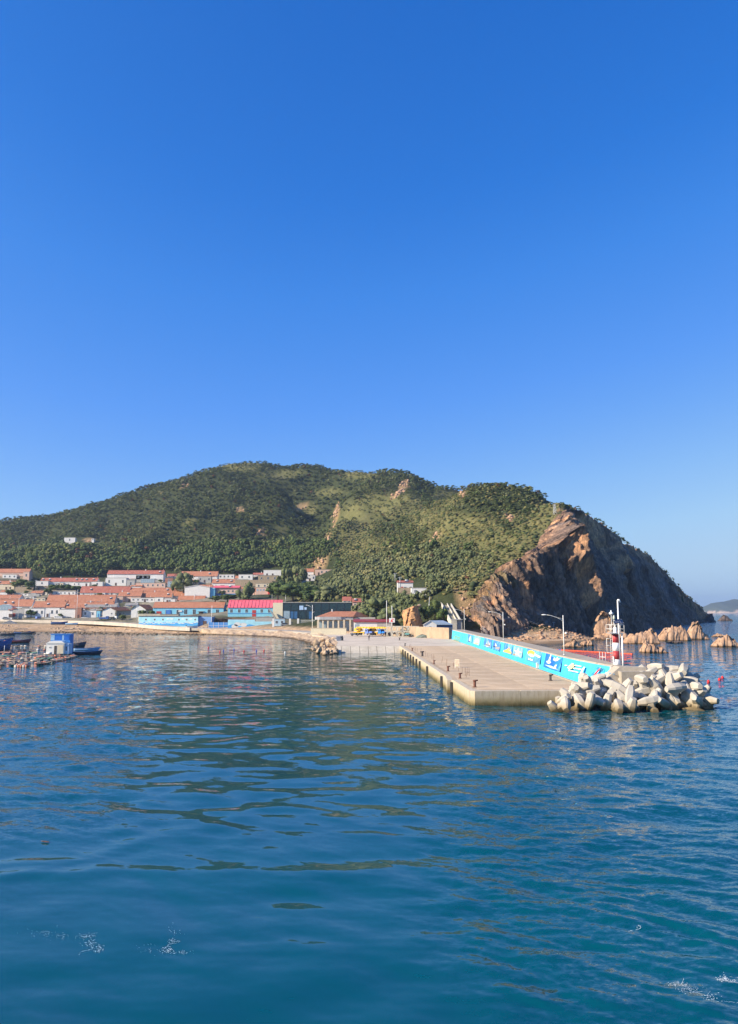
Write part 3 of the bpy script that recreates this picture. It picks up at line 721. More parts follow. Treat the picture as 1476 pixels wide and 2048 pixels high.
def outcrops():
    rg = np.random.default_rng(9); X = rg.uniform(-330, 330, 60000); Y = rg.uniform(320, 1000, 60000); ok = np.abs(X) < Y*.6; X, Y = X[ok], Y[ok]
    Z = terrain_h(X, Y); PX, PY = proj(X, Y, Z); r = field(PX, PY, ROCKY)
    ok = (r > .55) & (cliff_side(X, Y) < -2) & (rg.uniform(0, 1, len(X)) < .55); X, Y, Z = X[ok][:1200], Y[ok][:1200], Z[ok][:1200]
    iv, jf = ico(1); VV, FF = [], []; n0 = 0
    for i in range(len(X)):
        s = rg.uniform(.5, 1.7)*(1 if Y[i] > 450 else .5); k = (1+rg.uniform(-.35, .35, len(iv)))[:, None]; VV.append(iv*k*np.array([s, s*.8, s*1.1])+np.array([X[i], Y[i], Z[i]+s*.3])); FF.append(jf+n0); n0 += len(iv)
    setp(link_mesh('outcrop_rocks', np_mesh('outcrop_rocks', np.concatenate(VV), np.concatenate(FF)), M_ROCK), 'weathered ochre rocks cropping out of the wooded hill', 'rocks', kind='stuff')
# ================================================================== QUAY
M_CONC = concrete('quay_concrete', (0.36, 0.315, 0.25), 0.15, (0.26, 0.20, 0.12))
def deck_material():
    t = NT('deck_concrete'); v = t.coord('Object'); n1 = t.noise(t.coord('Object', (1, 0.35, 1)), 0.16, 6, 0.65); n2 = t.noise(t.coord('Object', (0.12, 1.3, 1)), 0.8, 5, 0.7); n3 = t.noise(v, 9, 4, 0.7)
    c = t.ramp(n1, [(0.3, (0.34, 0.255, 0.17)), (0.5, (0.48, 0.365, 0.24)), (0.72, (0.56, 0.45, 0.32))])
    c = t.mix(t.ramp(n2, [(0.48, (0, 0, 0)), (0.68, (0.85, 0.85, 0.85))]), c, (0.27, 0.20, 0.135))
    c = t.mix(0.3, c, t.ramp(n3, [(0.3, (0.3, 0.3, 0.3)), (0.7, (0.72, 0.72, 0.72))]), 'OVERLAY')
    return t.done(c, 0.85, t.bump(n3, 0.25, 0.03))
M_DECK = deck_material()
def face_material():
    """weathered quay face: pale above, algae-brown stain towards the tide line (real tidal staining)"""
    t = NT('quay_face'); g = t.n('ShaderNodeNewGeometry'); sep = t.n('ShaderNodeSeparateXYZ'); t.l(g.outputs['Position'], sep.inputs[0])
    v = t.coord('Object'); n1 = t.noise(v, 0.9, 6, 0.7); n2 = t.noise(t.coord('Object', (1, 1, 0.18)), 1.6, 5, 0.7); n3 = t.noise(v, 12, 4, 0.7)
    z = t.math('ADD', sep.outputs[2], t.math('MULTIPLY', t.math('SUBTRACT', n1, 0.5), 0.5))
    c = t.ramp(t.math('DIVIDE', z, 2.0), [(0.0, (0.05, 0.045, 0.02)), (0.14, (0.13, 0.105, 0.045)), (0.34, (0.33, 0.27, 0.15)), (0.55, (0.46, 0.385, 0.27)), (0.95, (0.50, 0.43, 0.33))])
    c = t.mix(t.ramp(n2, [(0.48, (0, 0, 0)), (0.7, (0.6, 0.6, 0.6))]), c, (0.24, 0.18, 0.10))
    return t.done(c, 0.85, t.bump(n3, 0.4, 0.04, t.bump(n1, 0.4, 0.1)))
M_FACE = face_material()
DZ = 1.8
def slab(name, poly, z0, z1, top, side, parent=None):
    m = MB(); n = len(poly)
    m.add([(x, y, z1) for x, y in poly], [tuple(range(n))])
    me = bpy.data.meshes.new(name); bm = bmesh.new()
    tv = [bm.verts.new((x, y, z1)) for x, y in poly]; bv = [bm.verts.new((x, y, z0)) for x, y in poly]
    f = bm.faces.new(tv); f.material_index = 0
    for i in range(n):
        j = (i+1) % n; g = bm.faces.new((tv[i], bv[i], bv[j], tv[j])); g.material_index = 1
    bmesh.ops.recalc_face_normals(bm, faces=bm.faces)
    if f.normal.z < 0: bmesh.ops.reverse_faces(bm, faces=[f])
    bmesh.ops.triangulate(bm, faces=[f]); bm.to_mesh(me); bm.free()
    o = link_mesh(name, me, [top, side], parent); return o
def edge_x(y): return np.interp(y, [95.8, 110.6, 110.8, 117.5, 218], [12.4, 11.9, 11.3, 11.6, 8.8])
# pier deck (one sheet) and the shoreward apron
pier = slab('pier', [(12.9, 96.3), (28.6, 97.4), (28.6, 130), (28.5, 217.9), (8.95, 217.9), (11.75, 118), (11.5, 111.2), (12.2, 110.4)], -3, DZ, M_DECK, M_FACE)
pier['kind'] = 'structure'
apron = slab('apron', [(-9.2, 218), (28.5, 218), (28.3, 268), (17, 292), (4, 306), (-6, 335), (-30, 352), (-25, 322), (-13.5, 285), (-9.8, 245)], -3, DZ, concrete('apron_concrete', (0.54, 0.46, 0.36), 0.12, (0.36, 0.29, 0.21)), M_FACE)
apron['kind'] = 'structure'
# cast deck slabs with joints between them, each with its own tone
M_DSL = M_DECK.copy(); _nt = M_DSL.node_tree; _oi = _nt.nodes.new('ShaderNodeObjectInfo'); _p = [n_ for n_ in _nt.nodes if n_.type == 'BSDF_PRINCIPLED'][0]
_src = _p.inputs['Base Color'].links[0].from_socket; _mx = _nt.nodes.new('ShaderNodeMix'); _mx.data_type = 'RGBA'; _mx.blend_type = 'MULTIPLY'; _mx.inputs[0].default_value = 1
_rp = _nt.nodes.new('ShaderNodeValToRGB'); _rp.color_ramp.elements[0].color = (1.06, 1.04, 1.0, 1); _rp.color_ramp.elements[1].color = (1.22, 1.19, 1.14, 1)
_nt.links.new(_oi.outputs['Random'], _rp.inputs[0]); _nt.links.new(_src, _mx.inputs[6]); _nt.links.new(_rp.outputs[0], _mx.inputs[7]); _nt.links.new(_mx.outputs[2], _p.inputs['Base Color'])
for _i in range(17):
    y0_, y1_ = 97.6+_i*7.05, 97.6+(_i+1)*7.05
    for (xa_, xb_) in (('e', 20.4), (20.4, 27.9)):
        L0 = (edge_x(y0_)+1.35) if xa_ == 'e' else xa_; L1 = (edge_x(y1_)+1.35) if xa_ == 'e' else xa_
        m = MB(); g_ = .018; z_ = random.uniform(.006, .016)
        vs = [(L0+g_, y0_+g_, 0), (xb_-g_, y0_+g_, 0), (xb_-g_, y1_-g_, 0), (L1+g_, y1_-g_, 0)]; cx_, cy_ = (L0+xb_)/2, (y0_+y1_)/2
        vs = [(a-cx_, b-cy_, c) for a, b, c in vs]; m.add(vs+[(a, b, z_) for a, b, c in vs], [(3, 2, 1, 0), (4, 5, 6, 7), (0, 1, 5, 4), (1, 2, 6, 5), (2, 3, 7, 6), (3, 0, 4, 7)])
        m.build('deck_slab', M_DSL, pier, (cx_, cy_, DZ+.002))
# coping blocks along the left edge and the front, separated by joints
def coping(path, step, name='coping_block'):
    pts = [Vector((*p, 0)) for p in path]; me = None
    for a, b in zip(pts[:-1], pts[1:]):
        L = (b-a).length; n = max(1, round(L/step)); d = (b-a)/n; ang = math.atan2(d.y, d.x)
        m = MB(); m.box(0.015, d.length-0.015, -0.02, 0.85, -3.0, 0); 
        bm = bmesh.new(); bm.from_mesh(m.mesh('coping_block')); me = bpy.data.meshes.new('coping_block')
        bmesh.ops.bevel(bm, geom=[e for e in bm.edges if e.verts[0].co.z > -0.1 and e.verts[1].co.z > -0.1], offset=0.05, segments=2, affect='EDGES'); bm.to_mesh(me); bm.free()
        me.materials.append(M_FACE)
        for i in range(n):
            p = a+d*i; o = link_mesh(name, me, None, pier, (p.x, p.y, DZ+0.012+random.uniform(-.008, .008)), (0, 0, ang))
coping([(8.6, 218), (11.45, 117.6)], 6.7)
coping([(11.45, 117.6), (11.1, 111.0)], 7)
coping([(11.85, 111.0), (12.35, 96.3)], 7.5)
coping([(12.35, 96.3), (12.95, 95.75)], 2)
coping([(12.95, 95.75), (29.8, 96.9)], 5.6)
# low water ledge stains: small steps where the head is wider
# sloping facing slabs of the apron, one piece each
slab_m = concrete('facing_slab_concrete', (0.46, 0.415, 0.34), 0.3, (0.3, 0.24, 0.15))
px_j = [675, 685, 703, 721, 738, 755.5, 773, 790, 801]
px_t = [675, 684.5, 702, 719.5, 736, 752.5, 769.5, 786, 801]
for i in range(len(px_j)-1):
    m = MB(); yb, yt = 206.5, 218.0
    a0, a1 = ground(px_j[i]+0.35, 1306.5, 0), ground(px_j[i+1]-0.35, 1306.5, 0); b0, b1 = ground(px_t[i]+0.35, 1289, 1.83), ground(px_t[i+1]-0.35, 1289, 1.83)
    for p in (b0, b1): p.y = min(p.y, 218.0)
    dn = Vector((0, -1.6, -1.2))
    vs = [a0+dn, a1+dn, b1, b0]; vs += [v+Vector((0, 0.6, -0.5)) for v in vs]
    m.add(vs, [(0, 1, 2, 3), (7, 6, 5, 4), (0, 4, 5, 1), (1, 5, 6, 2), (2, 6, 7, 3), (3, 7, 4, 0)])
    m.build('facing_slab', M_FACE if i in () else slab_m, apron)
m = MB(); m.box(-9.2, 8.7, 208, 218.2, -3, -0.2); m.build('slab_footing', M_FACE, apron)

# ---- sea wall of the pier, blue painted side and grey coping
def wall_material():
    t = NT('blue_wall_paint'); v = t.coord('Object'); n1 = t.noise(v, 0.25, 5, 0.6); n2 = t.noise(t.coord('Object', (1, 1, 0.15)), 2.5, 5, 0.7); n3 = t.noise(v, 14, 3)
    c = t.ramp(n1, [(0.3, (0.035, 0.42, 0.74)), (0.7, (0.06, 0.54, 0.86))])
    c = t.mix(t.ramp(n2, [(0.56, (0, 0, 0)), (0.74, (0.4, 0.4, 0.4))]), c, (0.25, 0.6, 0.75))
    return t.done(c, 0.6, t.bump(n3, 0.2, 0.02))
M_BLUEW = wall_material()
WALL = [(268, 28.3, 5.15, 0.55), (222, 28.3, 5.1, 0.6), (171, 28.35, 5.0, 0.65), (140, 28.4, 4.9, 0.7), (119, 28.4, 4.8, 0.75), (110, 28.4, 4.7, 1.4), (104.5, 28.4, 4.62, 2.3), (100.5, 28.4, 4.55, 3.1)]   # y, foot x, top z, batter
def wallp(y, h, out=0.0):
    """point on the wall face at distance y, height fraction h"""
    ys = [w[0] for w in WALL][::-1]
    fx = np.interp(y, ys, [w[1] for w in WALL][::-1]); tz = np.interp(y, ys, [w[2] for w in WALL][::-1]); bt = np.interp(y, ys, [w[3] for w in WALL][::-1])
    return Vector((fx+bt*h-out, y, DZ+(tz-DZ)*h+out*0.15))
breakwater = empty('breakwater_wall', (28.4, 180, DZ), 0, 'long blue painted breakwater wall with pictures along the pier', 'wall')
def wl(v): return v - Vector((28.4, 180, DZ))
for i in range(len(WALL)-1):
    y0, y1 = WALL[i][0], WALL[i+1][0]; m = MB(); g = 0.04
    A, B = wallp(y0-g, 0), wallp(y1+g, 0); C_, D_ = wallp(y1+g, 0.93), wallp(y0-g, 0.93)
    vs = [A+Vector((0, 0, -2)), B+Vector((0, 0, -2)), C_, D_]
    bk = [Vector((32.5, p.y, p.z)) for p in vs]
    m.add([wl(p) for p in vs+bk], [(0, 1, 2, 3), (7, 6, 5, 4), (0, 4, 5, 1), (1, 5, 6, 2), (2, 6, 7, 3), (3, 7, 4, 0)])
    m.build('wall_section', M_BLUEW, breakwater)
    m = MB(); C_, D_ = wallp(y1+g, 0.93, 0.06), wallp(y0-g, 0.93, 0.06); c2, d2 = wallp(y1+g, 1, 0.06), wallp(y0-g, 1, 0.06)
    vs = [D_, C_, c2, d2]; bk = [Vector((32.6, p.y, p.z)) for p in vs]
    m.add([wl(p) for p in vs+bk], [(0, 1, 2, 3), (7, 6, 5, 4), (0, 4, 5, 1), (1, 5, 6, 2), (2, 6, 7, 3), (3, 7, 4, 0)])
    m.build('coping', M_CONC, breakwater)
# kerb strip at the wall's foot and the flared end
m = MB(); m.box(27.95, 28.36, 101, 268, DZ+0.004, DZ+0.14); m.build('wall_kerb', M_CONC)['kind'] = 'structure'
m = MB()
A, B = wallp(100.5, 0), wallp(100.5, 1); 
vs = [Vector((28.4, 100.45, -1)), Vector((28.4, 100.45, DZ)), B+Vector((0, -0.05, 0)), Vector((34.8, 100.45, 4.45)), Vector((34.8, 100.45, -1))]
vs2 = [Vector((v.x-0.6 if i < 2 else v.x, v.y-3.6+(1.2 if i in (2,3) else 0), v.z)) for i, v in enumerate(vs)]
m.add(vs+vs2, [(4, 3, 2, 1, 0), (5, 6, 7, 8, 9), (0, 1, 6, 5), (1, 2, 7, 6), (2, 3, 8, 7), (3, 4, 9, 8), (4, 0, 5, 9)])
m.box(31.2, 35.2, 96.6, 106, -1, 4.05)
setp(m.build('beacon_plinth', M_CONC), 'grey concrete block at the wall end carrying the striped beacon', 'plinth')
m = MB(); m.box(28.4, 36, 97.3, 270, -3, 1.2); m.build('pier_core', M_FACE)['kind'] = 'structure'

# ---- murals painted on the wall: flat pictures a few mm proud of it
def mural_mat(name, stops, scale, seed=0, detail=6):
    t = NT(name); v = t.coord('Object', (1, 1, 1)); mp = t.n('ShaderNodeMapping'); t.l(v, mp.inputs[0]); mp.inputs['Location'].default_value = (seed*3.1, seed*1.7, 0)
    n = t.noise(mp.outputs[0], scale, detail, 0.65, 0.6); return t.done(t.ramp(n, stops), 0.55)
SKYBL = [(0.32, (0.02, 0.10, 0.42)), (0.5, (0.06, 0.24, 0.62)), (0.66, (0.16, 0.5, 0.8))]
SEA1 = [(0.3, (0.02, 0.12, 0.35)), (0.55, (0.1, 0.35, 0.6)), (0.7, (0.3, 0.6, 0.75))]
flat = {}
def fm(c):
    if c not in flat: flat[c] = paint('mural_ink_%d' % len(flat), c, 0.6, 0.2, 2, dirt=0.1)
    return flat[c]
def y_of(px):  # distance along the wall for a photo column
    lo, hi = 95, 268
    for _ in range(40):
        mid = (lo+hi)/2; p = wallp(mid, 0.5)
        if proj(p.x, p.y, p.z)[0] > px: lo = mid
        else: hi = mid
    return mid
def mural(px0, px1, h0, h1, mat, label, shapes):
    y0, y1 = y_of(px0), y_of(px1)
    m = MB(); base = wl(wallp(y1, 0))
    q = [wallp(y0, h0, .02), wallp(y1, h0, .02), wallp(y1, h1, .02), wallp(y0, h1, .02)]
    mu = empty('mural', wl((q[0]+q[1])/2)); mu.parent = breakwater; mu['label'] = label
    o0 = (q[0]+q[1])/2
    def P(u, v, out): return wallp(y0+(y1-y0)*u, h0+(h1-h0)*v, out) - o0
    if mat:
        m = MB(); m.add([P(0, 0, .02), P(1, 0, .02), P(1, 1, .02), P(0, 1, .02), P(0, 0, 0), P(1, 0, 0), P(1, 1, 0), P(0, 1, 0)], [(0, 1, 2, 3), (0, 4, 5, 1), (1, 5, 6, 2), (2, 6, 7, 3), (3, 7, 4, 0)])
        m.build('picture_ground', mat, mu)
    for k, (nm, col, poly) in enumerate(shapes):
        m = MB(); m.add([P(u, v, .026+.004*k) for u, v in poly], [tuple(range(len(poly)))]); m.build(nm, fm(col), mu)
def ell(cx, cy, rx, ry, n=18): return [(cx+rx*math.cos(2*math.pi*i/n), cy+ry*math.sin(2*math.pi*i/n)) for i in range(n)]
def star(cx, cy, r0, r1, n=5, ph=0.3): return [(cx+(r1 if i % 2 else r0)*math.cos(ph+math.pi*i/n), cy+(r1 if i % 2 else r0)*math.sin(ph+math.pi*i/n)) for i in range(2*n)]
WH, YE, OR_, RD, DK, GR_, PK = (0.62, 0.66, 0.66), (0.75, 0.55, 0.08), (0.7, 0.4, 0.12), (0.7, 0.06, 0.05), (0.05, 0.07, 0.12), (0.2, 0.42, 0.2), (0.75, 0.45, 0.4)
mural(934.5, 944.5, .28, .93, mural_mat('mural_a', SKYBL, .5, 1), 'small picture of a white lighthouse on deep blue', [('lighthouse', WH, [(.42, .12), (.62, .12), (.6, .7), (.54, .86), (.46, .7)]), ('rock', DK, [(.2, .05), (.8, .05), (.62, .16), (.4, .16)])])
mural(946.5, 960, .26, .90, mural_mat('mural_b', [(0.3, (0.05, 0.35, 0.6)), (0.7, (0.3, 0.65, 0.8))], .5, 2), 'small picture of a pale shell on light blue', [('shell', (.62, .55, .42), ell(.55, .45, .32, .3)), ('sand', (.5, .42, .25), [(.1, .05), (.9, .05), (.8, .22), (.2, .2)]), ('shine', WH, ell(.6, .62, .16, .12))])
mural(967, 983, .30, .94, mural_mat('mural_c', SKYBL, .4, 3), 'picture of a sailing ship on deep blue', [('hull', (.25, .2, .14), [(.3, .2), (.85, .2), (.92, .34), (.24, .34)]), ('sail', WH, [(.42, .36), (.5, .82), (.36, .4)]), ('sail', (.45, .42, .36), [(.52, .36), (.62, .9), (.66, .36)]), ('sail', (.6, .6, .55), [(.7, .36), (.8, .74), (.84, .36)]), ('wave', WH, [(.1, .12), (.5, .17), (.9, .12), (.5, .08)])])
mural(985, 1000, .28, .92, mural_mat('mural_d', SKYBL, .6, 4), 'picture of harbour boats with masts on blue', [('hull', DK, [(.1, .3), (.5, .3), (.56, .42), (.06, .42)]), ('mast', DK, [(.28, .4), (.32, .4), (.31, .88), (.29, .88)]), ('hull', (.3, .3, .3), [(.45, .18), (.95, .18), (.98, .46), (.42, .4)]), ('mast', DK, [(.68, .44), (.73, .44), (.71, .9), (.69, .9)]), ('sail', WH, [(.34, .42), (.6, .5), (.34, .78)])])
mural(1007, 1024, .33, .92, mural_mat('mural_e', SKYBL, .4, 5), 'picture of a fishing junk above yellow sand', [('sand', (.6, .45, .12), [(0.02, .03), (.98, .03), (.95, .28), (.4, .4), (.05, .2)]), ('hull', OR_, [(.4, .4), (.85, .36), (.8, .5), (.45, .52)]), ('sail', (.55, .3, .15), [(.55, .5), (.6, .84), (.72, .5)])])
mural(1026, 1044.5, .30, .88, mural_mat('mural_f', [(0.3, (0.08, 0.22, 0.34)), (0.7, (0.3, 0.5, 0.58))], .5, 6), 'picture of a pale starfish on grey blue', [('starfish', (.78, .74, .66), star(.5, .45, .46, .14)), ('shadow_shell', (.3, .22, .16), ell(.2, .14, .16, .08))])
mural(1052, 1081, .28, .95, mural_mat('mural_g', SEA1, .35, 7), 'large picture of a yellow pufferfish with white tail', [('fish_body', YE, ell(.34, .66, .27, .24)), ('belly', (.9, .82, .45), ell(.36, .52, .2, .12)), ('tail', WH, [(.55, .74), (.8, .66), (.98, .62), (.9, .46), (.74, .52), (.54, .58)]), ('weed', (.75, .8, .7), [(.2, .1), (.24, .28), (.3, .12), (.36, .3), (.42, .12), (.5, .25), (.52, .08)])])
mural(1089, 1121.5, .22, .97, mural_mat('mural_h', [(0.3, (0.01, 0.06, 0.4)), (0.6, (0.02, 0.2, 0.65)), (0.7, (0.1, 0.4, 0.8))], .35, 8), 'large deep blue picture of white seagulls over water', [('gull', WH, [(.12, .42), (.24, .5), (.3, .92), (.36, .94), (.36, .5), (.44, .42), (.32, .3), (.2, .3)]), ('beak', RD, [(.24, .4), (.33, .42), (.3, .34)]), ('gull', WH, [(.52, .62), (.56, .84), (.64, .72), (.74, .9), (.8, .8), (.9, .84), (.8, .66), (.68, .58)]), ('gull', WH, [(.62, .1), (.72, .36), (.8, .4), (.78, .1)]), ('wave', (.4, .6, .85), [(.05, .16), (.5, .22), (.95, .1), (.5, .06)])])
mural(1128, 1168, .18, .86, None, 'loose painting of yellow coral beside white brush lines', [('coral', (.7, .66, .3), [(.18, .5), (.26, .72), (.4, .88), (.5, .72), (.44, .5), (.3, .4)]), ('coral', (.35, .55, .35), [(.24, .66), (.34, .9), (.42, .76), (.32, .6)]), ('brush_line', WH, [(.02, .56), (.16, .6), (.16, .66), (.02, .64)]), ('brush_line', WH, [(.5, .72), (.8, .76), (.8, .82), (.5, .8)]), ('brush_line', WH, [(.5, .52), (.86, .56), (.86, .64), (.5, .6)]), ('brush_line', WH, [(.3, .3), (.8, .34), (.8, .4), (.3, .38)]), ('brush_line', (.6, .8, .85), [(.88, .2), (.95, .2), (.95, .8), (.88, .8)])])
# lettering near the far end and near the beacon (as legible as in the photograph: short rows of characters)
def letters(body, px, h, size, col, name='lettering', ital=0):
    cu = bpy.data.curves.new(name, 'FONT'); cu.body = body; cu.size = size; cu.extrude = 0.004; cu.align_x = 'CENTER'; cu.align_y = 'CENTER'; cu.shear = ital
    y = y_of(px); p = wallp(y, h, .03); o = bpy.data.objects.new(name, cu); COL.objects.link(o)
    up = (wallp(y, 1)-wallp(y, 0)).normalized(); right = (wallp(y-1, h)-wallp(y+1, h)).normalized(); nz = right.cross(up)
    M = Matrix((right, up, nz)).transposed().to_4x4(); M.translation = p
    dg = bpy.context.evaluated_depsgraph_get(); me = bpy.data.meshes.new_from_object(o.evaluated_get(dg)); bpy.data.objects.remove(o)
    ob = link_mesh(name, me, fm(col), breakwater); M.translation = wl(p); ob.matrix_local = M
letters('Geduchengshi', 914, .34, 3.2, (.25, .45, .15), ital=.3)
letters('平安渔港', 1190, .74, .62, DK); letters('美丽海岛', 1190, .5, .62, DK)
m = MB(); y = y_of(1190)
m.add([wl(wallp(y_of(1190)+dy, hh, .05)) for dy, hh in [(.35, .62), (0.05, .84), (-.3, .62), (0.0, .4)]], [(0, 1, 2, 3)]); m.build('red_emblem', fm((.75, .05, .04)), breakwater)
# thin painted wave lines by the wall end
for k in range(7):
    hh = .08+.1*k; m = MB(); ya, yb = y_of(1180+k*3), y_of(1208+k*2.0)
    m.add([wl(wallp(ya, hh, .012)), wl(wallp(yb, hh, .012)), wl(wallp(yb, hh+.018, .012)), wl(wallp(ya, hh+.03, .012))], [(0, 1, 2, 3)]); m.build('wave_line', fm((.02, .25, .5)), breakwater)

# ================================================================== QUAY FURNITURE
M_RUST = paint('rusty_iron', (0.16, 0.065, 0.04), 0.75, 0.4, 4)
M_RUB = paint('black_rubber', (0.03, 0.028, 0.026), 0.85, 0.3, 3)
M_WHT = paint('white_paint', (0.80, 0.79, 0.74), 0.5, 0.12, 2, dirt=0.35)
M_GAL = paint('galvanised_steel', (0.55, 0.56, 0.56), 0.4, 0.15, 3, metal=0.3)
def bollard(px, py, z, s, kind, label, mat=None):
    p = ground(px, py, z); r = empty('mooring_bollard', p, random.uniform(-.3, .3), label, 'bollard', 'iron mooring bollards along the pier edge'); mat = mat or M_RUST
    MB().tube([(0, 0, 0.002), (0, 0, .07)], [.30*s, .28*s], 16).build('base_plate', mat, r)
    MB().tube([(0, 0, .07), (0, 0, .12), (0, 0, .72*s)], [.22*s, .17*s, .17*s], 14).build('post', mat, r)
    m = MB()
    if kind == 'T': m.tube([(-.36*s, 0, .80*s), (.36*s, 0, .80*s)], .10*s, 10); m.tube([(0, 0, .70*s), (0, 0, .90*s)], [.17*s, .20*s], 12)
    else: m.tube([(0, 0, .70*s), (0, 0, .80*s), (0, 0, .88*s)], [.18*s, .24*s, .16*s], 14); m.tube([(0, 0, .78*s), (.40*s, 0, .84*s)], [.11*s, .08*s], 8)
    m.build('head', mat, r)
M_DKI = paint('dark_iron', (0.07, 0.06, 0.055), 0.7, 0.3, 4)
bollard(799, 1280.5, DZ, 1.0, 'T', 'dark iron bollard alone on the apron behind the sloping slabs', M_DKI)
bollard(810, 1292, DZ, .85, 'h', 'small bollard at the far inner corner of the pier', M_DKI)
bollard(824.5, 1301.5, DZ, .8, 'h', 'reddish bollard second from the far end of the pier edge')
bollard(844.5, 1312.5, DZ, 1.2, 'T', 'large dark bollard with broad T-shaped head halfway along the pier edge', M_DKI)
bollard(868, 1328, DZ, .75, 'h', 'low rusty bollard between the large dark one and the white sign')
bollard(896, 1342.5, DZ, .95, 'h', 'red-brown bollard just in front of the white sign')
bollard(920, 1357, DZ, .9, 'h', 'red-brown bollard behind the step in the pier edge')
bollard(949.5, 1374.5, DZ, 1.05, 'h', 'red-brown bollard nearest the outer corner of the pier')
bollard(1101, 1361.5, DZ, 1.0, 'h', 'dark bollard standing alone at the foot of the blue wall', M_DKI)
# fenders
fpx = [807.5, 812.2, 817.3, 822.9, 828.3, 834.7, 841.3, 856.4, 885.3, 896.3]
ordn = ['first', 'second', 'third', 'fourth', 'fifth', 'sixth', 'seventh', 'eighth', 'ninth', 'tenth']
fm_me = None
for i, px in enumerate(fpx):
    lo, hi = 96.5, 217.0
    for _ in range(40):
        y = (lo+hi)/2
        if proj(edge_x(y)-.15, y, .8)[0] > px: lo = y
        else: hi = y
    x = float(np.interp(y, [96.3, 110.9, 111, 117.6, 218], [12.35, 11.85, 11.1, 11.45, 8.6])); w = .42 if y < 140 else .5
    r = empty('rubber_fender', (x-.02, y, 0), 0, '%s black rubber fender from the landward end of the pier side' % ordn[i], 'fender', 'black rubber fenders on the pier side')
    m = MB(); m.prism([(0, -w), (-.10, -w), (-.34, -w*.55), (-.34, w*.55), (-.10, w), (0, w)], -.25, 1.52, 'z'); m.build('rubber_body', M_RUB, r)
    m = MB(); m.box(-.36, -.345, -w*.45, w*.45, .0, 1.42); m.build('face_plate', paint('worn_rubber', (.07, .065, .06), .8), r)
    for zz in (.35, .8, 1.25):
        for sy in (-1, 1): MB().tube([(-.02, sy*w*.86, zz), (-.15, sy*w*.86, zz)], .035, 6).build('bolt', M_RUST, r)
# reinforcing rods standing along the edge
rod = MB().tube([(0, 0, 0), (.01, .02, .6), (.03, .02, 1.05)], .022, 5).mesh('iron_rod'); rod.materials.append(M_RUST)
k = 0
for i in range(26):
    y = 214-i*3.95+random.uniform(-.6, .6)
    if y < 112: break
    x = edge_x(y)+2.0+random.uniform(-.35, .5)+(1.0 if y < 150 else 0)
    o = link_mesh('iron_rod', rod, None, None, (x, y, DZ-.02), (random.uniform(-.18, .18), random.uniform(-.2, .2), random.uniform(0, 6)))
    o.scale = (1, 1, random.uniform(.7, 1.25))
    setp(o, 'thin rusty rod standing near the pier edge, in the outer half' if y < 165 else 'thin rusty rod standing near the pier edge, in the shoreward half', 'rod', 'rusty rods along the pier edge')
# white notice post on the deck
p = ground(914.2, 1335.6, DZ); r = empty('notice_board', p, -.25, 'cream painted notice board standing on the pier deck, back to the water', 'sign')
MB().box(-.40, .40, -.06, .06, .25, 1.45).build('board', paint('cream_board', (.66, .60, .44), .6), r)
for sx in (-1, 1): MB().box(sx*.33-.035, sx*.33+.035, -.05, .05, 0, .25).build('leg', M_WHT, r)
m = MB()
for k in range(4): m.box(-.34, .34, -.066, -.061, .45+k*.24, .58+k*.24)
m.build('print_panel', paint('faded_print', (.60, .42, .33), .6), r)
p = ground(930.5, 1352, DZ); r = empty('pipe_rail', p, .1, 'thin bent pipe rail beside the step in the pier edge', 'rail')
MB().tube([(0, 0, 0), (0, 0, 1.25)], .03, 6).build('post', M_RUST, r); MB().tube([(.62, .1, 0), (.62, .1, 1.15)], .03, 6).build('post', M_RUST, r); MB().tube([(0, 0, .6), (.62, .1, .55)], .022, 6).build('crossbar', M_RUST, r)
# utility box at the foot of the blue wall
p = ground(1077, 1335.8, DZ+.14); r = empty('junction_box', p, 0, 'small cream junction box standing at the foot of the blue wall', 'box')
MB().box(-.35, .35, -.25, .25, 0, .78).build('cabinet', paint('cream_box', (.72, .62, .52), .5), r); MB().box(-.39, .39, -.29, .29, .78, .84).build('lid', M_WHT, r)
p = ground(1084.5, 1336, DZ+.14); r = empty('warning_board', p, .1, 'dark blue narrow board leaning beside the cream junction box', 'sign')
MB().box(-.16, .16, -.03, .03, 0, .75).build('board', paint('dark_blue', (.03, .09, .25), .5), r)

# ---- street lamps on the breakwater
def lamp(px, py_base, y, h, label, arm=2.6, side=-1, name='street_lamp', group='lamp posts behind the blue wall', cam_box=True):
    z = wallp(y, 1).z if py_base is None else None
    b = at(px, py_base, y) if py_base else None
    p = b; r = empty(name, p, 0, label, 'street lamp', group)
    MB().tube([(0, 0, 0), (0, 0, .25)], [.16, .13], 10).build('base', M_GAL, r)
    MB().tube([(0, 0, .25), (0, 0, h)], [.085, .055], 10).build('pole', M_WHT, r)
    MB().tube([(0, 0, h-.9), (side*arm*.35, 0, h-.35), (side*arm*.75, 0, h-.02), (side*arm, 0, h+.06)], [.04, .035, .03, .03], 7).build('arm', M_WHT, r)
    MB().tube([(0, 0, h-.5), (side*arm*.3, 0, h-.42)], .02, 6).build('brace', M_WHT, r)
    hd = MB().blob((side*(arm+.3), 0, h+.06), (.42, .14, .09), 3, .04, 2).build('lamp_head', M_WHT, r)
    if cam_box:
        MB().tube([(0, 0, h*.56), (.32, -.1, h*.56)], .02, 6).build('bracket', M_WHT, r)
        MB().blob((.36, -.12, h*.555), (.15, .15, .17), 5, .03, 2).build('camera_dome', M_WHT, r)
    return r
def wx(px, y): return (px-738)*y/1535
lamp(929, 1262, 241, 6.6, 'white street lamp behind the landward end of the blue wall')
lamp(1007, 1281, 171, 6.2, 'white street lamp behind the middle of the blue wall')
lamp(1128.5, 1311, 118, 6.05, 'white street lamp with camera dome nearest the beacon')
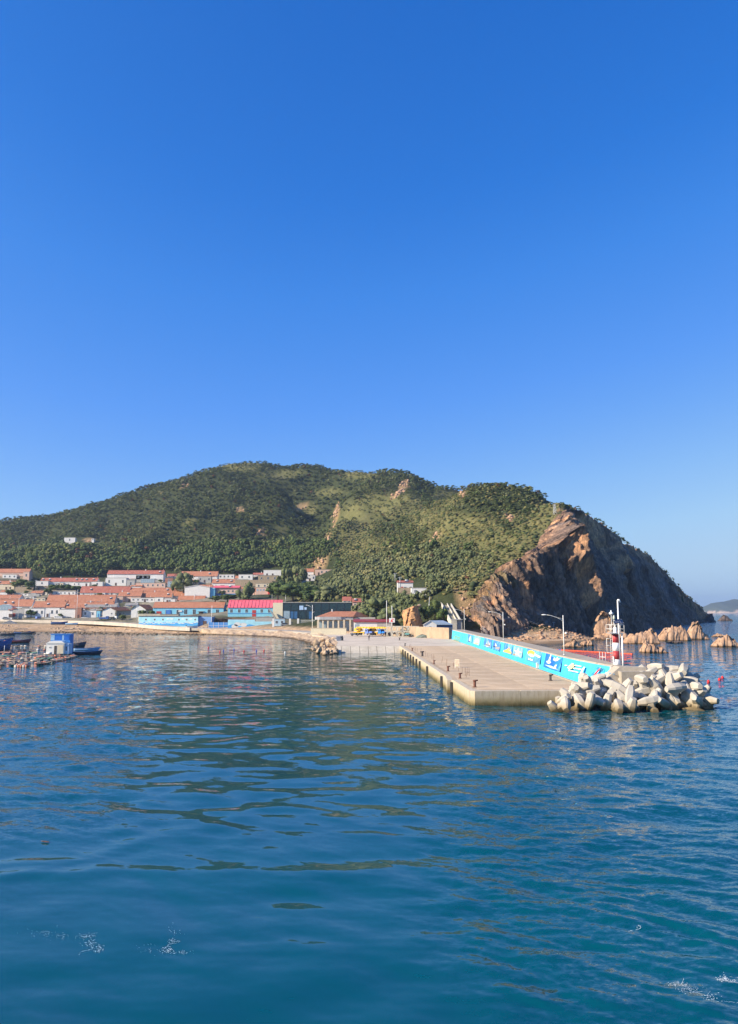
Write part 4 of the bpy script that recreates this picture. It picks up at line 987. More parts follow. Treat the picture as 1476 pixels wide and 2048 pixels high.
# ---- beacon
bp = at(1233, 1331.5, 101.5); bp.z = 4.05
bc = empty('beacon', bp, 0, 'red and white striped harbour beacon on the concrete block', 'beacon')
M_RED = paint('faded_red_paint', (.40, .045, .05), .5, .2, 2); M_BW = paint('beacon_white', (.82, .81, .78), .45, .08, 2, dirt=.2)
MB().tube([(0, 0, 0), (0, 0, .12)], [.52, .50], 24).build('base_ring', M_GAL, bc)
zb = [.12, 1.22, 2.30, 3.35, 4.45]
for i, (nm, mt) in enumerate((('white_band', M_BW), ('red_band', M_RED), ('white_band', M_BW), ('red_band', M_RED))):
    MB().tube([(0, 0, zb[i]), (0, 0, zb[i+1])], .44, 28).build(nm, mt, bc)
MB().tube([(0, 0, 4.45), (0, 0, 4.6), (0, 0, 5.35)], [.40, .26, .2], 20).build('neck', M_BW, bc)
m = MB(); m.box(-.95, .95, -.8, .8, 4.56, 4.62); m.build('gallery_floor', M_GAL, bc)
for sx in (-.93, -.3, .3, .93):
    for sy in (-.78, .78): MB().tube([(sx, sy, 4.6), (sx, sy, 5.65)], .025, 6).build('railing_post', M_WHT, bc)
for zz in (5.13, 5.66):
    m = MB()
    for a, b in (((-.95, -.8), (.95, -.8)), ((.95, -.8), (.95, .8)), ((.95, .8), (-.95, .8)), ((-.95, .8), (-.95, -.8))): m.tube([(*a, zz), (*b, zz)], .022, 6)
    m.build('handrail', M_WHT, bc)
Mx = Matrix.Translation((.42, 0, 6.1)) @ Matrix.Rotation(R(35), 4, 'X')
pn = MB().box(-.62, .62, -.45, .45, -.02, .02, Mx).build('solar_panel', paint('solar_glass', (.03, .045, .09), .15, .2, 3, spec=.6), bc)
m = MB()
for k in range(5): m.box(-.62+k*.31-.008, -.62+k*.31+.008, -.45, .45, .021, .026, Mx)
for k in range(3): m.box(-.62, .62, -.45+k*.45-.008, -.45+k*.45+.008, .021, .026, Mx)
m.build('grid_line', M_GAL, pn)
for sx in (-.1, .95): MB().tube([(sx, .3, 5.65), (sx, .3, 6.3)], .025, 6).build('panel_support', M_WHT, bc)
MB().tube([(-.05, .1, 5.35), (-.05, .1, 6.35)], .05, 8).build('lantern_post', M_BW, bc)
MB().tube([(-.05, .1, 6.35), (-.05, .1, 6.5), (-.05, .1, 6.8), (-.05, .1, 6.92)], [.14, .17, .13, .04], 14).build('lantern', paint('lantern_glass', (.5, .55, .45), .2), bc)
MB().tube([(-.62, -.6, 4.6), (-.62, -.6, 7.0)], .03, 8).build('antenna_mast', M_WHT, bc)
MB().tube([(-.62, -.6, 6.98), (-.62, -.6, 7.05), (-.62, -.6, 7.22), (-.62, -.6, 7.32), (-.62, -.6, 7.55)], [.1, .27, .27, .1, .07], 16).build('radar_dome', M_BW, bc)
for sx in (-.72, -.46):
    MB().tube([(sx, -.2, .05), (sx, -.2, 4.7)], .022, 6).build('ladder_rail', M_WHT, bc)
m = MB()
for k in range(14): m.tube([(-.72, -.2, .35+k*.31), (-.46, -.2, .35+k*.31)], .014, 5)
m.build('rungs', M_WHT, bc)
for a, b in (((-.72, -.2, 3.9), (-1.22, -.2, 3.9)), ((-1.22, -.2, 3.9), (-1.22, -.2, 2.1)), ((-1.22, -.2, 2.1), (-.72, -.2, 2.1)), ((-1.22, -.2, 3.0), (-.72, -.2, 3.0))):
    MB().tube([a, b], .03, 6).build('side_frame', M_WHT, bc)
MB().box(-.52, -.38, -.38, -.2, .9, 1.6).build('switch_box', M_BW, bc)
# poles beside the beacon
p = at(1246.5, 1333, 101); p.z = 4.05; r = empty('camera_pole', p, 0, 'short white pole with capped top right of the beacon', 'pole')
MB().tube([(0, 0, 0), (0, 0, 4.4)], [.12, .10], 12).build('shaft', M_BW, r); MB().tube([(0, 0, 4.4), (0, 0, 4.62)], [.11, .24], 12).build('cap', M_BW, r); MB().box(-.18, .0, -.04, .04, 2.6, 2.68).build('bracket', M_BW, r)
p = at(1240.5, 1331, 103.5); p.z = 4.05; r = empty('lamp_pole', p, 0, 'tall white pole with hooked lamp behind the beacon', 'pole')
MB().tube([(0, 0, 0), (0, 0, 8.9)], [.12, .09], 12).build('shaft', M_BW, r); MB().tube([(0, 0, 8.9), (.16, 0, 8.93), (.36, 0, 8.6)], [.11, .14, .09], 10).build('lamp_head', M_BW, r)
# ladder rails over the wall top
p = at(1200, 1328, 109); p.z = 4.7; r = empty('ladder_rail_frame', p, -1.2, 'white ladder handrail rising over the top of the blue wall', 'handrail')
for k, xx in enumerate((0, .62, 1.25)): MB().tube([(xx, 0, -.2), (xx, 0, 1.15)], .03, 6).build('post', M_WHT, r)
MB().tube([(0, 0, .45), (1.25, 0, .45)], .035, 6).build('crossbar', M_WHT, r)
# ================================================================== VILLAGE
def tile_material(name, c0, c1, rib=3.0):
    t = NT(name); v = t.coord('Object'); n = t.noise(v, 0.5, 5, 0.65); n2 = t.noise(v, 5, 4, 0.7)
    w = t.n('ShaderNodeTexWave', wave_type='BANDS', bands_direction='X', i_Scale=rib, i_Distortion=0.4, i_Detail=1); t.l(v, w.inputs['Vector'])
    c = t.ramp(n, [(0.3, c0), (0.7, c1)]); c = t.mix(0.4, c, t.ramp(n2, [(0.3, (.3, .3, .3)), (0.7, (.72, .7, .66))]), 'OVERLAY')
    return t.done(c, 0.8, t.bump(w.outputs['Fac'], 0.5, 0.06))
M_ORG = tile_material('orange_roof_tiles', (0.34, 0.135, 0.08), (0.45, 0.205, 0.125))
M_REDT = tile_material('red_roof_tiles', (0.30, 0.095, 0.07), (0.41, 0.15, 0.11))
M_BRN = tile_material('brown_roof_tiles', (0.10, 0.045, 0.035), (0.16, 0.075, 0.055))
M_PINK = tile_material('pink_metal_roof', (0.60, 0.09, 0.14), (0.70, 0.15, 0.20), 1.2)
M_GRYT = tile_material('grey_roof_tiles', (0.20, 0.20, 0.20), (0.30, 0.29, 0.28))
M_PW = paint('white_plaster', (0.74, 0.72, 0.68), 0.7, 0.12, 0.7, dirt=0.4)
M_PC = paint('cream_plaster', (0.68, 0.58, 0.42), 0.7, 0.15, 0.7, dirt=0.35)
M_PE = paint('peach_plaster', (0.66, 0.46, 0.36), 0.7, 0.15, 0.7, dirt=0.35)
M_LB = paint('light_blue_plaster', (0.22, 0.56, 0.72), 0.7, 0.12, 0.7, dirt=0.3)
M_GY = paint('grey_plaster', (0.42, 0.41, 0.38), 0.7, 0.2, 0.7, dirt=0.4)
M_ST = paint('stone_wall', (0.40, 0.31, 0.21), 0.85, 0.35, 1.2, dirt=0.4)
M_GLS = paint('window_glass', (0.045, 0.06, 0.075), 0.12, 0.3, 1, spec=0.6, dirt=0)
M_GLB = paint('pale_glass', (0.30, 0.40, 0.46), 0.15, 0.25, 1, spec=0.6, dirt=0)
M_FRW = paint('white_frame', (0.75, 0.76, 0.76), 0.5, 0.1, 2, dirt=0.1)
M_DR = paint('dark_door', (0.10, 0.06, 0.05), 0.6, 0.2, 2); M_DRR = paint('red_door', (0.45, 0.05, 0.045), 0.6, 0.15, 2); M_DRB = paint('blue_door', (0.08, 0.22, 0.55), 0.6, 0.15, 2)
M_BRK = paint('brick_stack', (0.36, 0.17, 0.12), 0.85, 0.25, 2)
def D_of(yb): return float(np.interp(yb, [1148, 1157, 1165, 1175, 1185, 1195, 1205, 1217, 1225, 1233, 1240], [665, 645, 625, 605, 585, 568, 548, 528, 514, 498, 484]))
def window(p, x, z, w, h, y=0, frame=None, glass=None, panes=2, s=-1):
    """window set 3 cm proud of the wall plane at local y"""
    m = MB(); f = .07
    for a in (m.box(x-w/2, x+w/2, y-.06, y+.05, z, z+f), m.box(x-w/2, x+w/2, y-.06, y+.05, z+h-f, z+h), m.box(x-w/2, x-w/2+f, y-.06, y+.05, z+f, z+h-f), m.box(x+w/2-f, x+w/2, y-.06, y+.05, z+f, z+h-f)): pass
    for k in range(1, panes): m.box(x-w/2+w*k/panes-.03, x-w/2+w*k/panes+.03, y-.055, y+.05, z+f, z+h-f)
    fr = m.build('window', frame or M_FRW, p)
    MB().box(x-w/2+f*.5, x+w/2-f*.5, y-.02, y+.04, z+f*.5, z+h-f*.5).build('pane', glass or M_GLS, fr)
def door(p, x, w, h, mat, y=0):
    d = MB().box(x-w/2, x+w/2, y-.07, y+.03, 0, h).build('door', mat, p)
    MB().box(x+w*.32, x+w*.38, y-.10, y-.072, h*.46, h*.54).build('handle', M_GAL, d)
def house(px0, px1, yr, ye, yb, label, roof=None, wall=None, D=None, depth=7.5, win=3, doors=(0.5,), name='village_house', cat='house', chim=(0.25, 0.75), ang=0.0, wmat=None, dmat=None, hip=0.0, group=None, wz=(.9, 1.2), pmat=None, ww=1.2, shed=False):
    roof = roof or M_ORG; wall = wall or M_PW; D = D or D_of(yb); k = D/1535
    L = (px1-px0)*k; b = at((px0+px1)/2, yb, D); hz = max(2.2, (yb-ye)*k); hr = max(.5, at(0, yr, D+depth/2).z-b.z-hz) if not shed else max(.3, (ye-yr)*k)
    r = empty(name, (b.x, D, b.z), ang, label, cat, group)
    SITES.append((b.x-L/2-2, b.x+L/2+2, D-8, D+depth+2, b.z-.05))
    m = MB(); m.box(-L/2, L/2, 0, depth, -2.5, hz)
    if not shed:
        if hip <= 0:
            for sx in (-L/2, L/2-.25): m.prism([(0, hz), (depth, hz), (depth/2, hz+hr)], sx, sx+.25, 'x')
    else: m.prism([(0, hz), (depth, hz), (depth, hz+hr)], -L/2, L/2, 'x')
    m.build('wall', wall, r)
    o, e, th = .35, .25, .14; x0, x1 = -L/2-e, L/2+e; sl = hr/(depth/2)
    if shed:
        m = MB(); m.prism([(-o, hz-o*hr/depth+.01), (depth+o, hz+hr+o*hr/depth+.01), (depth+o, hz+hr+o*hr/depth+th), (-o, hz-o*hr/depth+th)], x0, x1, 'x'); rf = m.build('roof', roof, r)
    elif hip > 0:
        a = hip*L
        def V(x, y, z): return (x, y, z)
        zb_ = hz+.02; m = MB(); P = [V(x0, -o, zb_), V(x1, -o, zb_), V(x1, depth+o, zb_), V(x0, depth+o, zb_), V(-L/2+a, depth/2, hz+hr), V(L/2-a, depth/2, hz+hr)]
        m.add(P, [(0, 1, 5, 4), (1, 2, 5), (2, 3, 4, 5), (3, 0, 4), (3, 2, 1, 0)]); rf = m.build('roof', roof, r)
    else:
        m = MB()
        m.prism([(-o, hz-o*sl+.02), (depth/2, hz+hr+.02), (depth/2, hz+hr+th), (-o, hz-o*sl+th)], x0, x1, 'x')
        m.prism([(depth+o, hz-o*sl+.02), (depth/2, hz+hr+.021), (depth/2, hz+hr+th), (depth+o, hz-o*sl+th)], x0, x1, 'x')
        rf = m.build('roof', roof, r)
    if not shed:
        a = hip*L
        MB().box(-L/2+a-(.2 if not hip else 0), L/2-a+(.2 if not hip else 0), depth/2-.14, depth/2+.14, hz+hr+th-.06, hz+hr+th+.12).build('ridge', roof, r)
    for c in chim:
        m = MB(); cx = -L/2+L*c; m.box(cx-.3, cx+.3, depth*.5-.3, depth*.5+.3, hz+hr*.8, hz+hr+1.0); m.box(cx-.36, cx+.36, depth*.5-.36, depth*.5+.36, hz+hr+1.0, hz+hr+1.12); m.build('chimney', M_PW if random.random() < .5 else M_BRK, rf)
    slots = [-L/2+L*(i+.5)/max(1, win) for i in range(win)]
    dx = [-L/2+L*d for d in doors]
    for x in dx: door(r, x, 1.15, 2.05, dmat or random.choice((M_DR, M_DRR, M_DR)))
    for x in slots:
        if all(abs(x-d) > 1.4 for d in dx): window(r, x, wz[0], ww, min(wz[1], hz-wz[0]-.25), 0, wmat, pmat)
    r['dims'] = [L, depth, hz, hr]
    if name == 'village_house' and L > 7:
        rr = random.Random(int(px0*7+yb)); n_ = int(L/4.6)
        for i in range(n_):
            x = -L/2+L*(i+rr.uniform(.15, .85))/n_; q = rr.random()
            if q < .5:
                w_, h_, d_ = rr.uniform(2.2, 4.2), rr.uniform(1.7, 2.5), rr.uniform(1.8, 3.2); mt = rr.choice((M_PW, M_PW, M_PC, M_GY, M_PE))
                lt = MB().box(x-w_/2, x+w_/2, -d_, -.08, -1.5, h_).build('lean_to', mt, r); MB().box(x-w_/2-.12, x+w_/2+.12, -d_-.15, -.09, h_, h_+.12).build('lean_to_roof', rr.choice((M_CONC, M_REDT, M_PW, M_GLB)), lt)
                MB().box(x-.5, x+.4, -d_-.03, -d_-.005, .7, 1.5).build('pane', M_GLS, lt)
            elif q < .75:
                yy = depth*.22; zz = hz+hr*.44+.25; hb = MB(); hb.prism([(yy-.7, zz-.3), (yy+.5, zz+.45), (yy+.5, zz+.5), (yy-.7, zz-.25)], x-.8, x+.8, 'x'); ht = hb.build('solar_heater', M_GLS, rf); MB().tube([(x-.9, yy+.55, zz+.55), (x+.9, yy+.55, zz+.55)], .2, 8).build('tank', M_FRW, ht)
            else:
                MB().tube([(x, -1.5, 0), (x, -1.5, rr.uniform(3, 5.5))], .06, 5).build('mast', M_WHT, r)
        if rr.random() < .7:
            MB().box(-L/2, L/2, -4.6, -4.4, -1.5, 1.5).build('yard_wall', rr.choice((M_PW, M_GY, M_ST, M_PW)), r)
    return r
def annex(px0, px1, yt, yb, label, wall=None, D=None, depth=4.5, win=1, doors=(), name='flat_roof_house', cat='house', ang=0, roofm=None, group=None, dmat=None, par=.3, pmat=None):
    wall = wall or M_PW; D = D or D_of(yb)-3; k = D/1535; L = (px1-px0)*k; b = at((px0+px1)/2, yb, D); h = max(1.2, (yb-yt)*k)
    r = empty(name, (b.x, D, b.z), ang, label, cat, group)
    SITES.append((b.x-L/2-2, b.x+L/2+2, D-8, D+depth+2, b.z-.05))
    MB().box(-L/2, L/2, 0, depth, -2.5, h).build('wall', wall, r)
    MB().box(-L/2-.15, L/2+.15, -.15, depth+.15, h, h+par*.6).build('roof', roofm or M_CONC, r)
    for x in [-L/2+L*d for d in doors]: door(r, x, min(1.3, L*.3), min(2.1, h*.8), dmat or M_DR)
    for i in range(win):
        x = -L/2+L*(i+.5)/win
        if all(abs(x-(-L/2+L*d)) > 1.2 for d in doors) and h > 1.6: window(r, x, h*.35, min(1.3, L/win*.6), h*.4, 0, None, pmat)
    return r
def sunroom(px0, px1, yt, yb, label, D=None, depth=3.0, n=6, arch=True, name='sunroom', frame=None):
    D = D or D_of(yb)-4.5; k = D/1535; L = (px1-px0)*k; b = at((px0+px1)/2, yb, D); h = (yb-yt)*k
    r = empty(name, (b.x, D, b.z), 0, label, 'sunroom')
    hb = h*(.55 if arch else 1); frame = frame or M_FRW
    MB().box(-L/2+.03, L/2-.03, .02, .05, .03, hb).build('glass_wall', M_GLB, r)
    m = MB()
    for i in range(n+1): x = -L/2+L*i/n; m.box(x-.05, x+.05, -.03, .02, 0, hb)
    m.box(-L/2, L/2, -.04, .02, hb*.5-.04, hb*.5+.04); m.box(-L/2, L/2, -.05, .06, hb-.06, hb+.06); m.box(-L/2, L/2, -.05, .06, 0, .12)
    m.build('frame', frame, r)
    if arch:
        pts = [(-L/2+L*i/14, hb+.06+(h-hb)*math.sin(math.pi*(i/14))**.7) for i in range(15)]
        MB().prism(pts[::-1], 0, depth, 'y').build('roof', M_GLB, r)
        m = MB()
        for yy in (0, depth*.5, depth): m.tube([(x, yy-.01, z) for x, z in pts], .06, 5)
        m.build('roof_rib', frame, r)
    else: MB().box(-L/2-.1, L/2+.1, -.1, depth, h+.06, h+.14).build('roof', M_GLB, r)
    MB().box(-L/2, -L/2+.08, .06, depth, 0, hb).build('side_wall', M_GLB, r); MB().box(L/2-.08, L/2, .06, depth, 0, hb).build('side_wall', M_GLB, r)
    MB().box(-L/2, L/2, 0, depth, -1.5, -.01).build('plinth', M_PW, r)
    return r
def yard_wall(px0, px1, yt, yb, label, mat=None, D=None, gates=(), name='courtyard_wall'):
    D = D or D_of(yb)-7; k = D/1535; L = (px1-px0)*k; b = at((px0+px1)/2, yb, D); h = (yb-yt)*k
    r = empty(name, (b.x, D, b.z), 0, label, 'wall')
    SITES.append((b.x-L/2, b.x+L/2, D-8, D+2, b.z-.05))
    MB().box(-L/2, L/2, 0, .3, -1.5, h).build('masonry', mat or M_PW, r); MB().box(-L/2-.05, L/2+.05, -.06, .36, h, h+.12).build('coping', M_CONC, r)
    for g, gm in gates:
        x = -L/2+L*g; d = MB().box(x-1.1, x+1.1, -.08, 0, 0, min(2.3, h*.92)).build('gate', gm, r)
        m = MB(); m.box(x-1.5, x+1.5, -.5, .5, h+.12, h+.3); m.prism([(-.6, h+.3), (.6, h+.3), (0, h+.75)], x-1.6, x+1.6, 'x'); m.build('gate_roof', M_REDT, r)
    return r
# ---- upper rows
house(-30, 57, 1138, 1145, 1157, 'long red-roofed house highest at the left edge of the village', chim=(.55, .9), wall=M_PE, win=6, wmat=M_FRW)
annex(46, 58, 1144, 1158, 'pink flat annex at the right end of the topmost left house', M_PE, depth=4)
annex(5, 33, 1149, 1158, 'low white annex below the topmost left house', M_PW, win=3)
house(-25, 28, 1162, 1168, 1179, 'house with orange roof and dark doorway at the left edge, second row', win=2, doors=(.7, .85), wall=M_PC)
yard_wall(30, 66, 1174, 1188, 'tan stone retaining wall below the shrubs at the left', M_ST, D=590)
house(80, 193, 1156, 1163, 1172, 'long low house with faded red roof and three chimneys in the upper left', chim=(.33, .6, .98), win=9, doors=(.3, .8), roof=M_REDT)
annex(71, 96, 1162, 1172, 'white box-shaped annex at the left end of the long low house', M_PW, depth=5)
annex(71, 96, 1172.3, 1186, 'brownish stone base building under the white box annex', M_ST, win=2, D=597)
annex(120, 142, 1161, 1168, 'small white glazed annex in front of the long low house', M_PW, win=3, pmat=M_GLB)
annex(150, 178, 1165, 1172, 'low white shed with dark doorway right of the glazed annex', M_PW, doors=(.8,), win=2)
annex(183, 205, 1163.5, 1173, 'white cube house at the right end of the long low house', M_PW)
house(214, 326, 1141, 1148, 1163, 'white terrace house with long tiled roof against the trees', chim=(.34, .66, .98), win=9, doors=(.1, .5), roof=M_REDT)
annex(211, 252, 1156, 1171, 'white flat-roofed building with dark double door below the terrace', M_PW, doors=(.5,), depth=6, win=3)
annex(253, 269, 1160, 1176, 'shaded grey lean-to between the two white buildings', M_GY, win=1)
annex(272, 300, 1151, 1158, 'white upper storey box beneath the terrace roof', M_PW, win=3, D=630)
sunroom(281, 308, 1158, 1175, 'tall glazed veranda in front of the white terrace', n=7, arch=False)
annex(271, 330, 1166, 1176, 'low pinkish row of outbuildings below the glazed veranda', M_PE, win=6, doors=(.1,))
sunroom(335, 350, 1163, 1176, 'small pale glass porch beside the big round tree', n=3, arch=False)
annex(330, 345, 1156, 1165, 'brown brick shed right of the white terrace', M_BRK, win=1)
house(361, 434, 1143, 1152, 1163, 'orange-roofed house half hidden behind the big round tree', chim=(.52,), win=5)
annex(396, 422, 1153, 1165, 'dark grey sheds below the half hidden house', M_GY, win=3, doors=(.5,))
annex(437, 468, 1149, 1158, 'long pale blue-white hut at the forest edge', M_PW, D=640, win=4, depth=5)
annex(477, 505, 1149, 1160, 'white hut with two small windows at the forest edge', M_PW, D=628, win=2, depth=5)
annex(527, 562, 1140, 1152, 'white flat building with two dark garage doors at the forest edge', M_PW, D=640, win=0, doors=(.2, .52), dmat=M_DR, depth=7)
annex(516, 556, 1151, 1163, 'tan stone building below the garage building', M_ST, D=625, win=3)
house(424, 471, 1159, 1166, 1176, 'orange-roofed house above the pink two-storey building', chim=(.55,), win=3, wall=M_PW)
yard_wall(470, 545, 1160, 1172, 'long grey-brown stone wall between upper and middle houses', M_ST, D=600)
house(606, 627, 1137.5, 1143, 1158, 'small orange-roofed house up among the trees', chim=(.9,), win=2, D=620, depth=6, wall=M_PW)
annex(630, 666, 1139, 1150, 'tan flat-roofed house among the trees below the ochre rocks', M_PE, D=615, win=4, doors=(.2,), depth=6)
house(575, 594, 1148, 1155, 1164, 'small pink house half hidden by a tree', D=600, win=2, chim=(), depth=6, wall=M_PE)
annex(574, 592, 1157, 1168, 'white annex below the small pink house', M_PW, D=592, win=2)
annex(604, 630, 1150, 1162, 'whitish house with small windows amid the trees', M_PW, D=596, win=4, doors=(.6,))
# ---- middle rows
yard_wall(85, 152, 1181, 1186, 'thin pale rooftop parapet above the middle row', M_CONC, D=585)
annex(84, 150, 1183, 1190, 'long white low terrace building with pale roof', M_PW, win=8, D=580)
annex(24, 70, 1187, 1192, 'long white flat roof shelter at the left', M_PW, win=6, D=575)
annex(38, 67, 1193, 1199, 'white long shelf roof over the red-roofed row at left', M_PW, win=4, D=560)
house(160, 258, 1173, 1185, 1192, 'long crimson-brown roofed house with white veranda in the middle row', roof=M_REDT, chim=(.96,), win=7)
annex(200, 232, 1184.5, 1190, 'white veranda roof below the crimson-brown roof', M_PW, win=3, D=577)
house(259, 350, 1176, 1184, 1192, 'long orange roof behind the dormer house', chim=(.98,), win=6, doors=())
house(-30, 38, 1190, 1197, 1206, 'orange-roofed house partly behind white shelters at the left edge', win=4, roof=M_ORG)
house(93, 228, 1190, 1203, 1210, 'very long orange-roofed house in the middle left row', chim=(.03, .3, .62), win=10)
sunroom(131, 158, 1191, 1204, 'glazed dormer veranda beside the red awning', n=6, arch=False, D=548)
annex(155, 164, 1192, 1201, 'small bright red awning box on the middle row', paint('red_awning', (.6, .05, .05), .6), win=0, D=545, name='awning', cat='awning')
annex(52, 90, 1196, 1203, 'row of small cream annexes in the left middle row', M_PC, win=5, doors=(.3,), D=552)
house(236, 281, 1184, 1192, 1204, 'peach house with orange roof next to the dormer', chim=(.1,), win=2, wall=M_PE)
sunroom(250, 263, 1188, 1197, 'arched glass dormer on the peach house', n=3, D=555)
annex(228, 245, 1193, 1204, 'small peach front room with white window', M_PE, win=1, D=546)
house(282, 342, 1184, 1194, 1203, 'orange-roofed house right of the arched dormer', chim=(.02, .4), win=4)
annex(262, 308, 1196, 1204, 'white front row of rooms under the dormer', M_PW, win=5, doors=(.6,), D=545)
annex(309, 326, 1195, 1206, 'white cube with dark window in the middle row', M_PW, win=1, D=543)
house(345, 402, 1182, 1191, 1199, 'orange roof directly left of the big white hall', chim=(.1,), win=4)
annex(328, 350, 1198, 1206, 'white flat shed with dark gap beside the white cube', M_PW, doors=(.3,), D=540)
house(355, 408, 1192, 1201, 1209, 'orange-roofed house with peach walls above the long blue building', wall=M_PE, chim=(.6,), win=5)
annex(358, 385, 1200.5, 1206, 'small peach sheds under the orange roof', M_PE, win=3, D=538)
# big white hall, gable towards the water
k = 545/1535; b = at(394, 1196, 545)
r = empty('white_hall', (b.x, 545, b.z), 0, 'big plain white hall with shallow gable and grey side wall', 'hall')
L, H, hr, dp = 50*k, 21*k, 4*k, 15
MB().prism([(-L/2, -2), (L/2, -2), (L/2, H), (0, H+hr), (-L/2, H)], 0, dp, 'y').build('wall', M_PW, r)
m = MB(); m.prism([(-L/2-.3, H-.02), (0, H+hr+.02), (0, H+hr+.3), (-L/2-.3, H+.2)], -.3, dp+.3, 'y'); m.prism([(L/2+.3, H-.02), (0, H+hr+.021), (0, H+hr+.3), (L/2+.3, H+.2)], -.3, dp+.3, 'y'); m.build('roof', M_PW, r)
MB().box(L/2+.02, L/2+3.2, 1, dp, -2, H*.96).build('side_wing', M_LB, r)
# pink two-storey
r = house(426, 478, 1172, 1175.5, 1196, 'two-storey building with pink eaves and blue ground floor', roof=M_PINK, wall=M_PE, D=552, chim=(), win=0, doors=())
L, dp, H, hr = r['dims']
for i in range(6): window(r, -L/2+L*(i+.5)/6, H*.55, 1.3, 1.6)
MB().box(-L/2-.05, L/2+.05, -.12, -.02, 0, H*.42).build('blue_band', paint('deep_blue_paint', (.05, .22, .52), .6, .15), r)
MB().box(-L/2-.3, L/2+.3, -.8, .1, H*.97, H*1.03).build('eaves', M_PINK, r)
for i in range(3): window(r, -L/2+L*(i*.3+.25), H*.08, 1.6, 1.3, -.13)
house(505, 550, 1176, 1182, 1194, 'pink house with row of white windows and red sign', wall=M_PE, chim=(), win=0, D=540, doors=())
r = annex(512, 548, 1175, 1186, 'glazed pink balcony front with white frames', M_PE, D=536, win=6, pmat=M_GLB)
annex(511, 560, 1167, 1177, 'flat white house with cream roof behind the pink house', M_PC, D=562, win=4, depth=7)
annex(536, 541, 1177, 1184, 'small red sign box on the pink house front', paint('red_awning', (.6, .05, .05), .6), D=534, win=0, name='red_sign', cat='sign')
# ---- front row on the street
house(-25, 62, 1199, 1212, 1222, 'large orange-roofed house at the left end of the street', chim=(.98,), win=5)
house(66, 128, 1203, 1214, 1224, 'orange-roofed house behind the arched glass veranda', chim=(.95,), win=4)
house(129, 224, 1204.5, 1216, 1224, 'long orange-roofed house behind the second glass veranda', chim=(.02, .5, .98), win=7)
sunroom(-5, 24, 1209, 1221, 'dusty grey arched greenhouse roof at the left edge of the street', n=5)
sunroom(72, 111, 1206.5, 1217.5, 'arched glass veranda with red emblem on the street front', n=7)
sunroom(126, 178, 1210, 1220, 'wide arched glass veranda above the white street wall', n=9)
house(170, 232, 1206, 1214, 1224, 'grey-roofed house half hidden at the end of the red roofs', roof=M_GRYT, chim=(), win=4)
yard_wall(-10, 24, 1221, 1235, 'white street wall at the left edge with dark gate', gates=((.9, M_DR),))
yard_wall(25, 47, 1218, 1234, 'grey-white street wall with reddish double gate', M_GY, gates=((.1, M_DRR),))
annex(48, 88, 1217, 1234, 'white street front with dark windows left of the porch', M_PW, win=4, depth=3, D=492)
annex(89, 118, 1216, 1234, 'white street front with dark red doorway and columns', M_PW, win=3, doors=(.2,), depth=3, D=492.2)
annex(119, 150, 1219, 1235, 'cream-white street front with faint mural sketch', M_PW, win=0, depth=3, D=491)
annex(151, 162, 1216, 1236, 'dark red tiled gatehouse beside the tall lamp pole', M_BRK, win=0, doors=(.5,), dmat=M_DR, depth=3, D=490)
annex(163, 192, 1221, 1235, 'low white street wall house right of the gatehouse', M_PW, win=2, depth=3, D=492)
annex(193, 200, 1222, 1234, 'blue door bay between white walls', M_LB, win=0, doors=(.5,), dmat=M_DRB, depth=3, D=492)
def gable_house(px0, px1, px2, yr, ye, yb, D, label, side=None):
    """gable facing left-front, long side running away to the right"""
    k = D/1535; Wd = (px1-px0)*k*1.12; Ln = (px2-px1)*k*1.25; b = at(px0, yb, D); H = (yb-ye)*k; hr = (ye-yr)*k
    r = empty('gable_house', (b.x, D+1, b.z), -.32, label, 'house')
    MB().prism([(0, -2), (Wd, -2), (Wd, H), (Wd/2, H+hr), (0, H)], 0, Ln, 'y').build('wall', M_PW, r)
    # roof ridge runs in y (away); turned so its right slope shows
    m = MB(); m.prism([(-.3, H-.15), (Wd/2, H+hr+.02), (Wd/2, H+hr+.22), (-.3, H+.05)], -.3, Ln+.3, 'y'); m.prism([(Wd+.3, H-.15), (Wd/2, H+hr+.021), (Wd/2, H+hr+.22), (Wd+.3, H+.05)], -.3, Ln+.3, 'y'); m.build('roof', M_BRN, r)
    window(r, Wd/2, H*.4, 1.0, 1.0); return r
def long_gable(px0, px1, px2, yr, ye, yb, D, label):
    k = D/1535; b = at(px0, yb, D); Wd = (px1-px0)*k*.98; H = (yb-ye)*k; hr = (ye-yr)*k; Ln = (px2-px1)*k
    r = empty('gable_house', (b.x, D, b.z), 0, label, 'house')
    g = [(0, -2), (Wd, -2), (Wd, H), (Wd/2, H+hr), (0, H)]
    MB().prism(g, 0, .3, 'y').build('gable_wall', M_PW, r)
    MB().box(Wd+.02, Wd+Ln, 2.5, 8, -2, H).build('side_wall', M_GY, r)
    m = MB(); zt = H+hr
    m.add([(Wd/2, -.4, zt+.05), (Wd+.5, -.4, H-.05), (Wd+Ln, 2.0, H-.05), (Wd/2+Ln*.9, 5, zt+.05), (Wd/2, -.4, zt-.12), (Wd+.5, -.4, H-.22), (Wd+Ln, 2.0, H-.22), (Wd/2+Ln*.9, 5, zt-.12)], [(0, 1, 2, 3), (7, 6, 5, 4), (0, 4, 5, 1), (1, 5, 6, 2), (2, 6, 7, 3), (3, 7, 4, 0)])
    m.add([(Wd/2, -.4, zt+.052), (-.5, -.4, H-.05), (-.5+Ln*.5, 7, H-.05), (Wd/2+Ln*.9, 5, zt+.052)], [(0, 3, 2, 1)])
    m.build('roof', M_BRN, r)
    window(r, Wd*.72, H*.35, .9, .9); window(r, Wd+Ln*.5, H*.4, 1.2, 1.0, 2.5); door(r, Wd+Ln*.25, 1.0, 2.0, M_DR, 2.5)
    return r
long_gable(205, 230, 260, 1214.5, 1221, 1233, 487, 'white gabled house with dark brown roof, left of the pair')
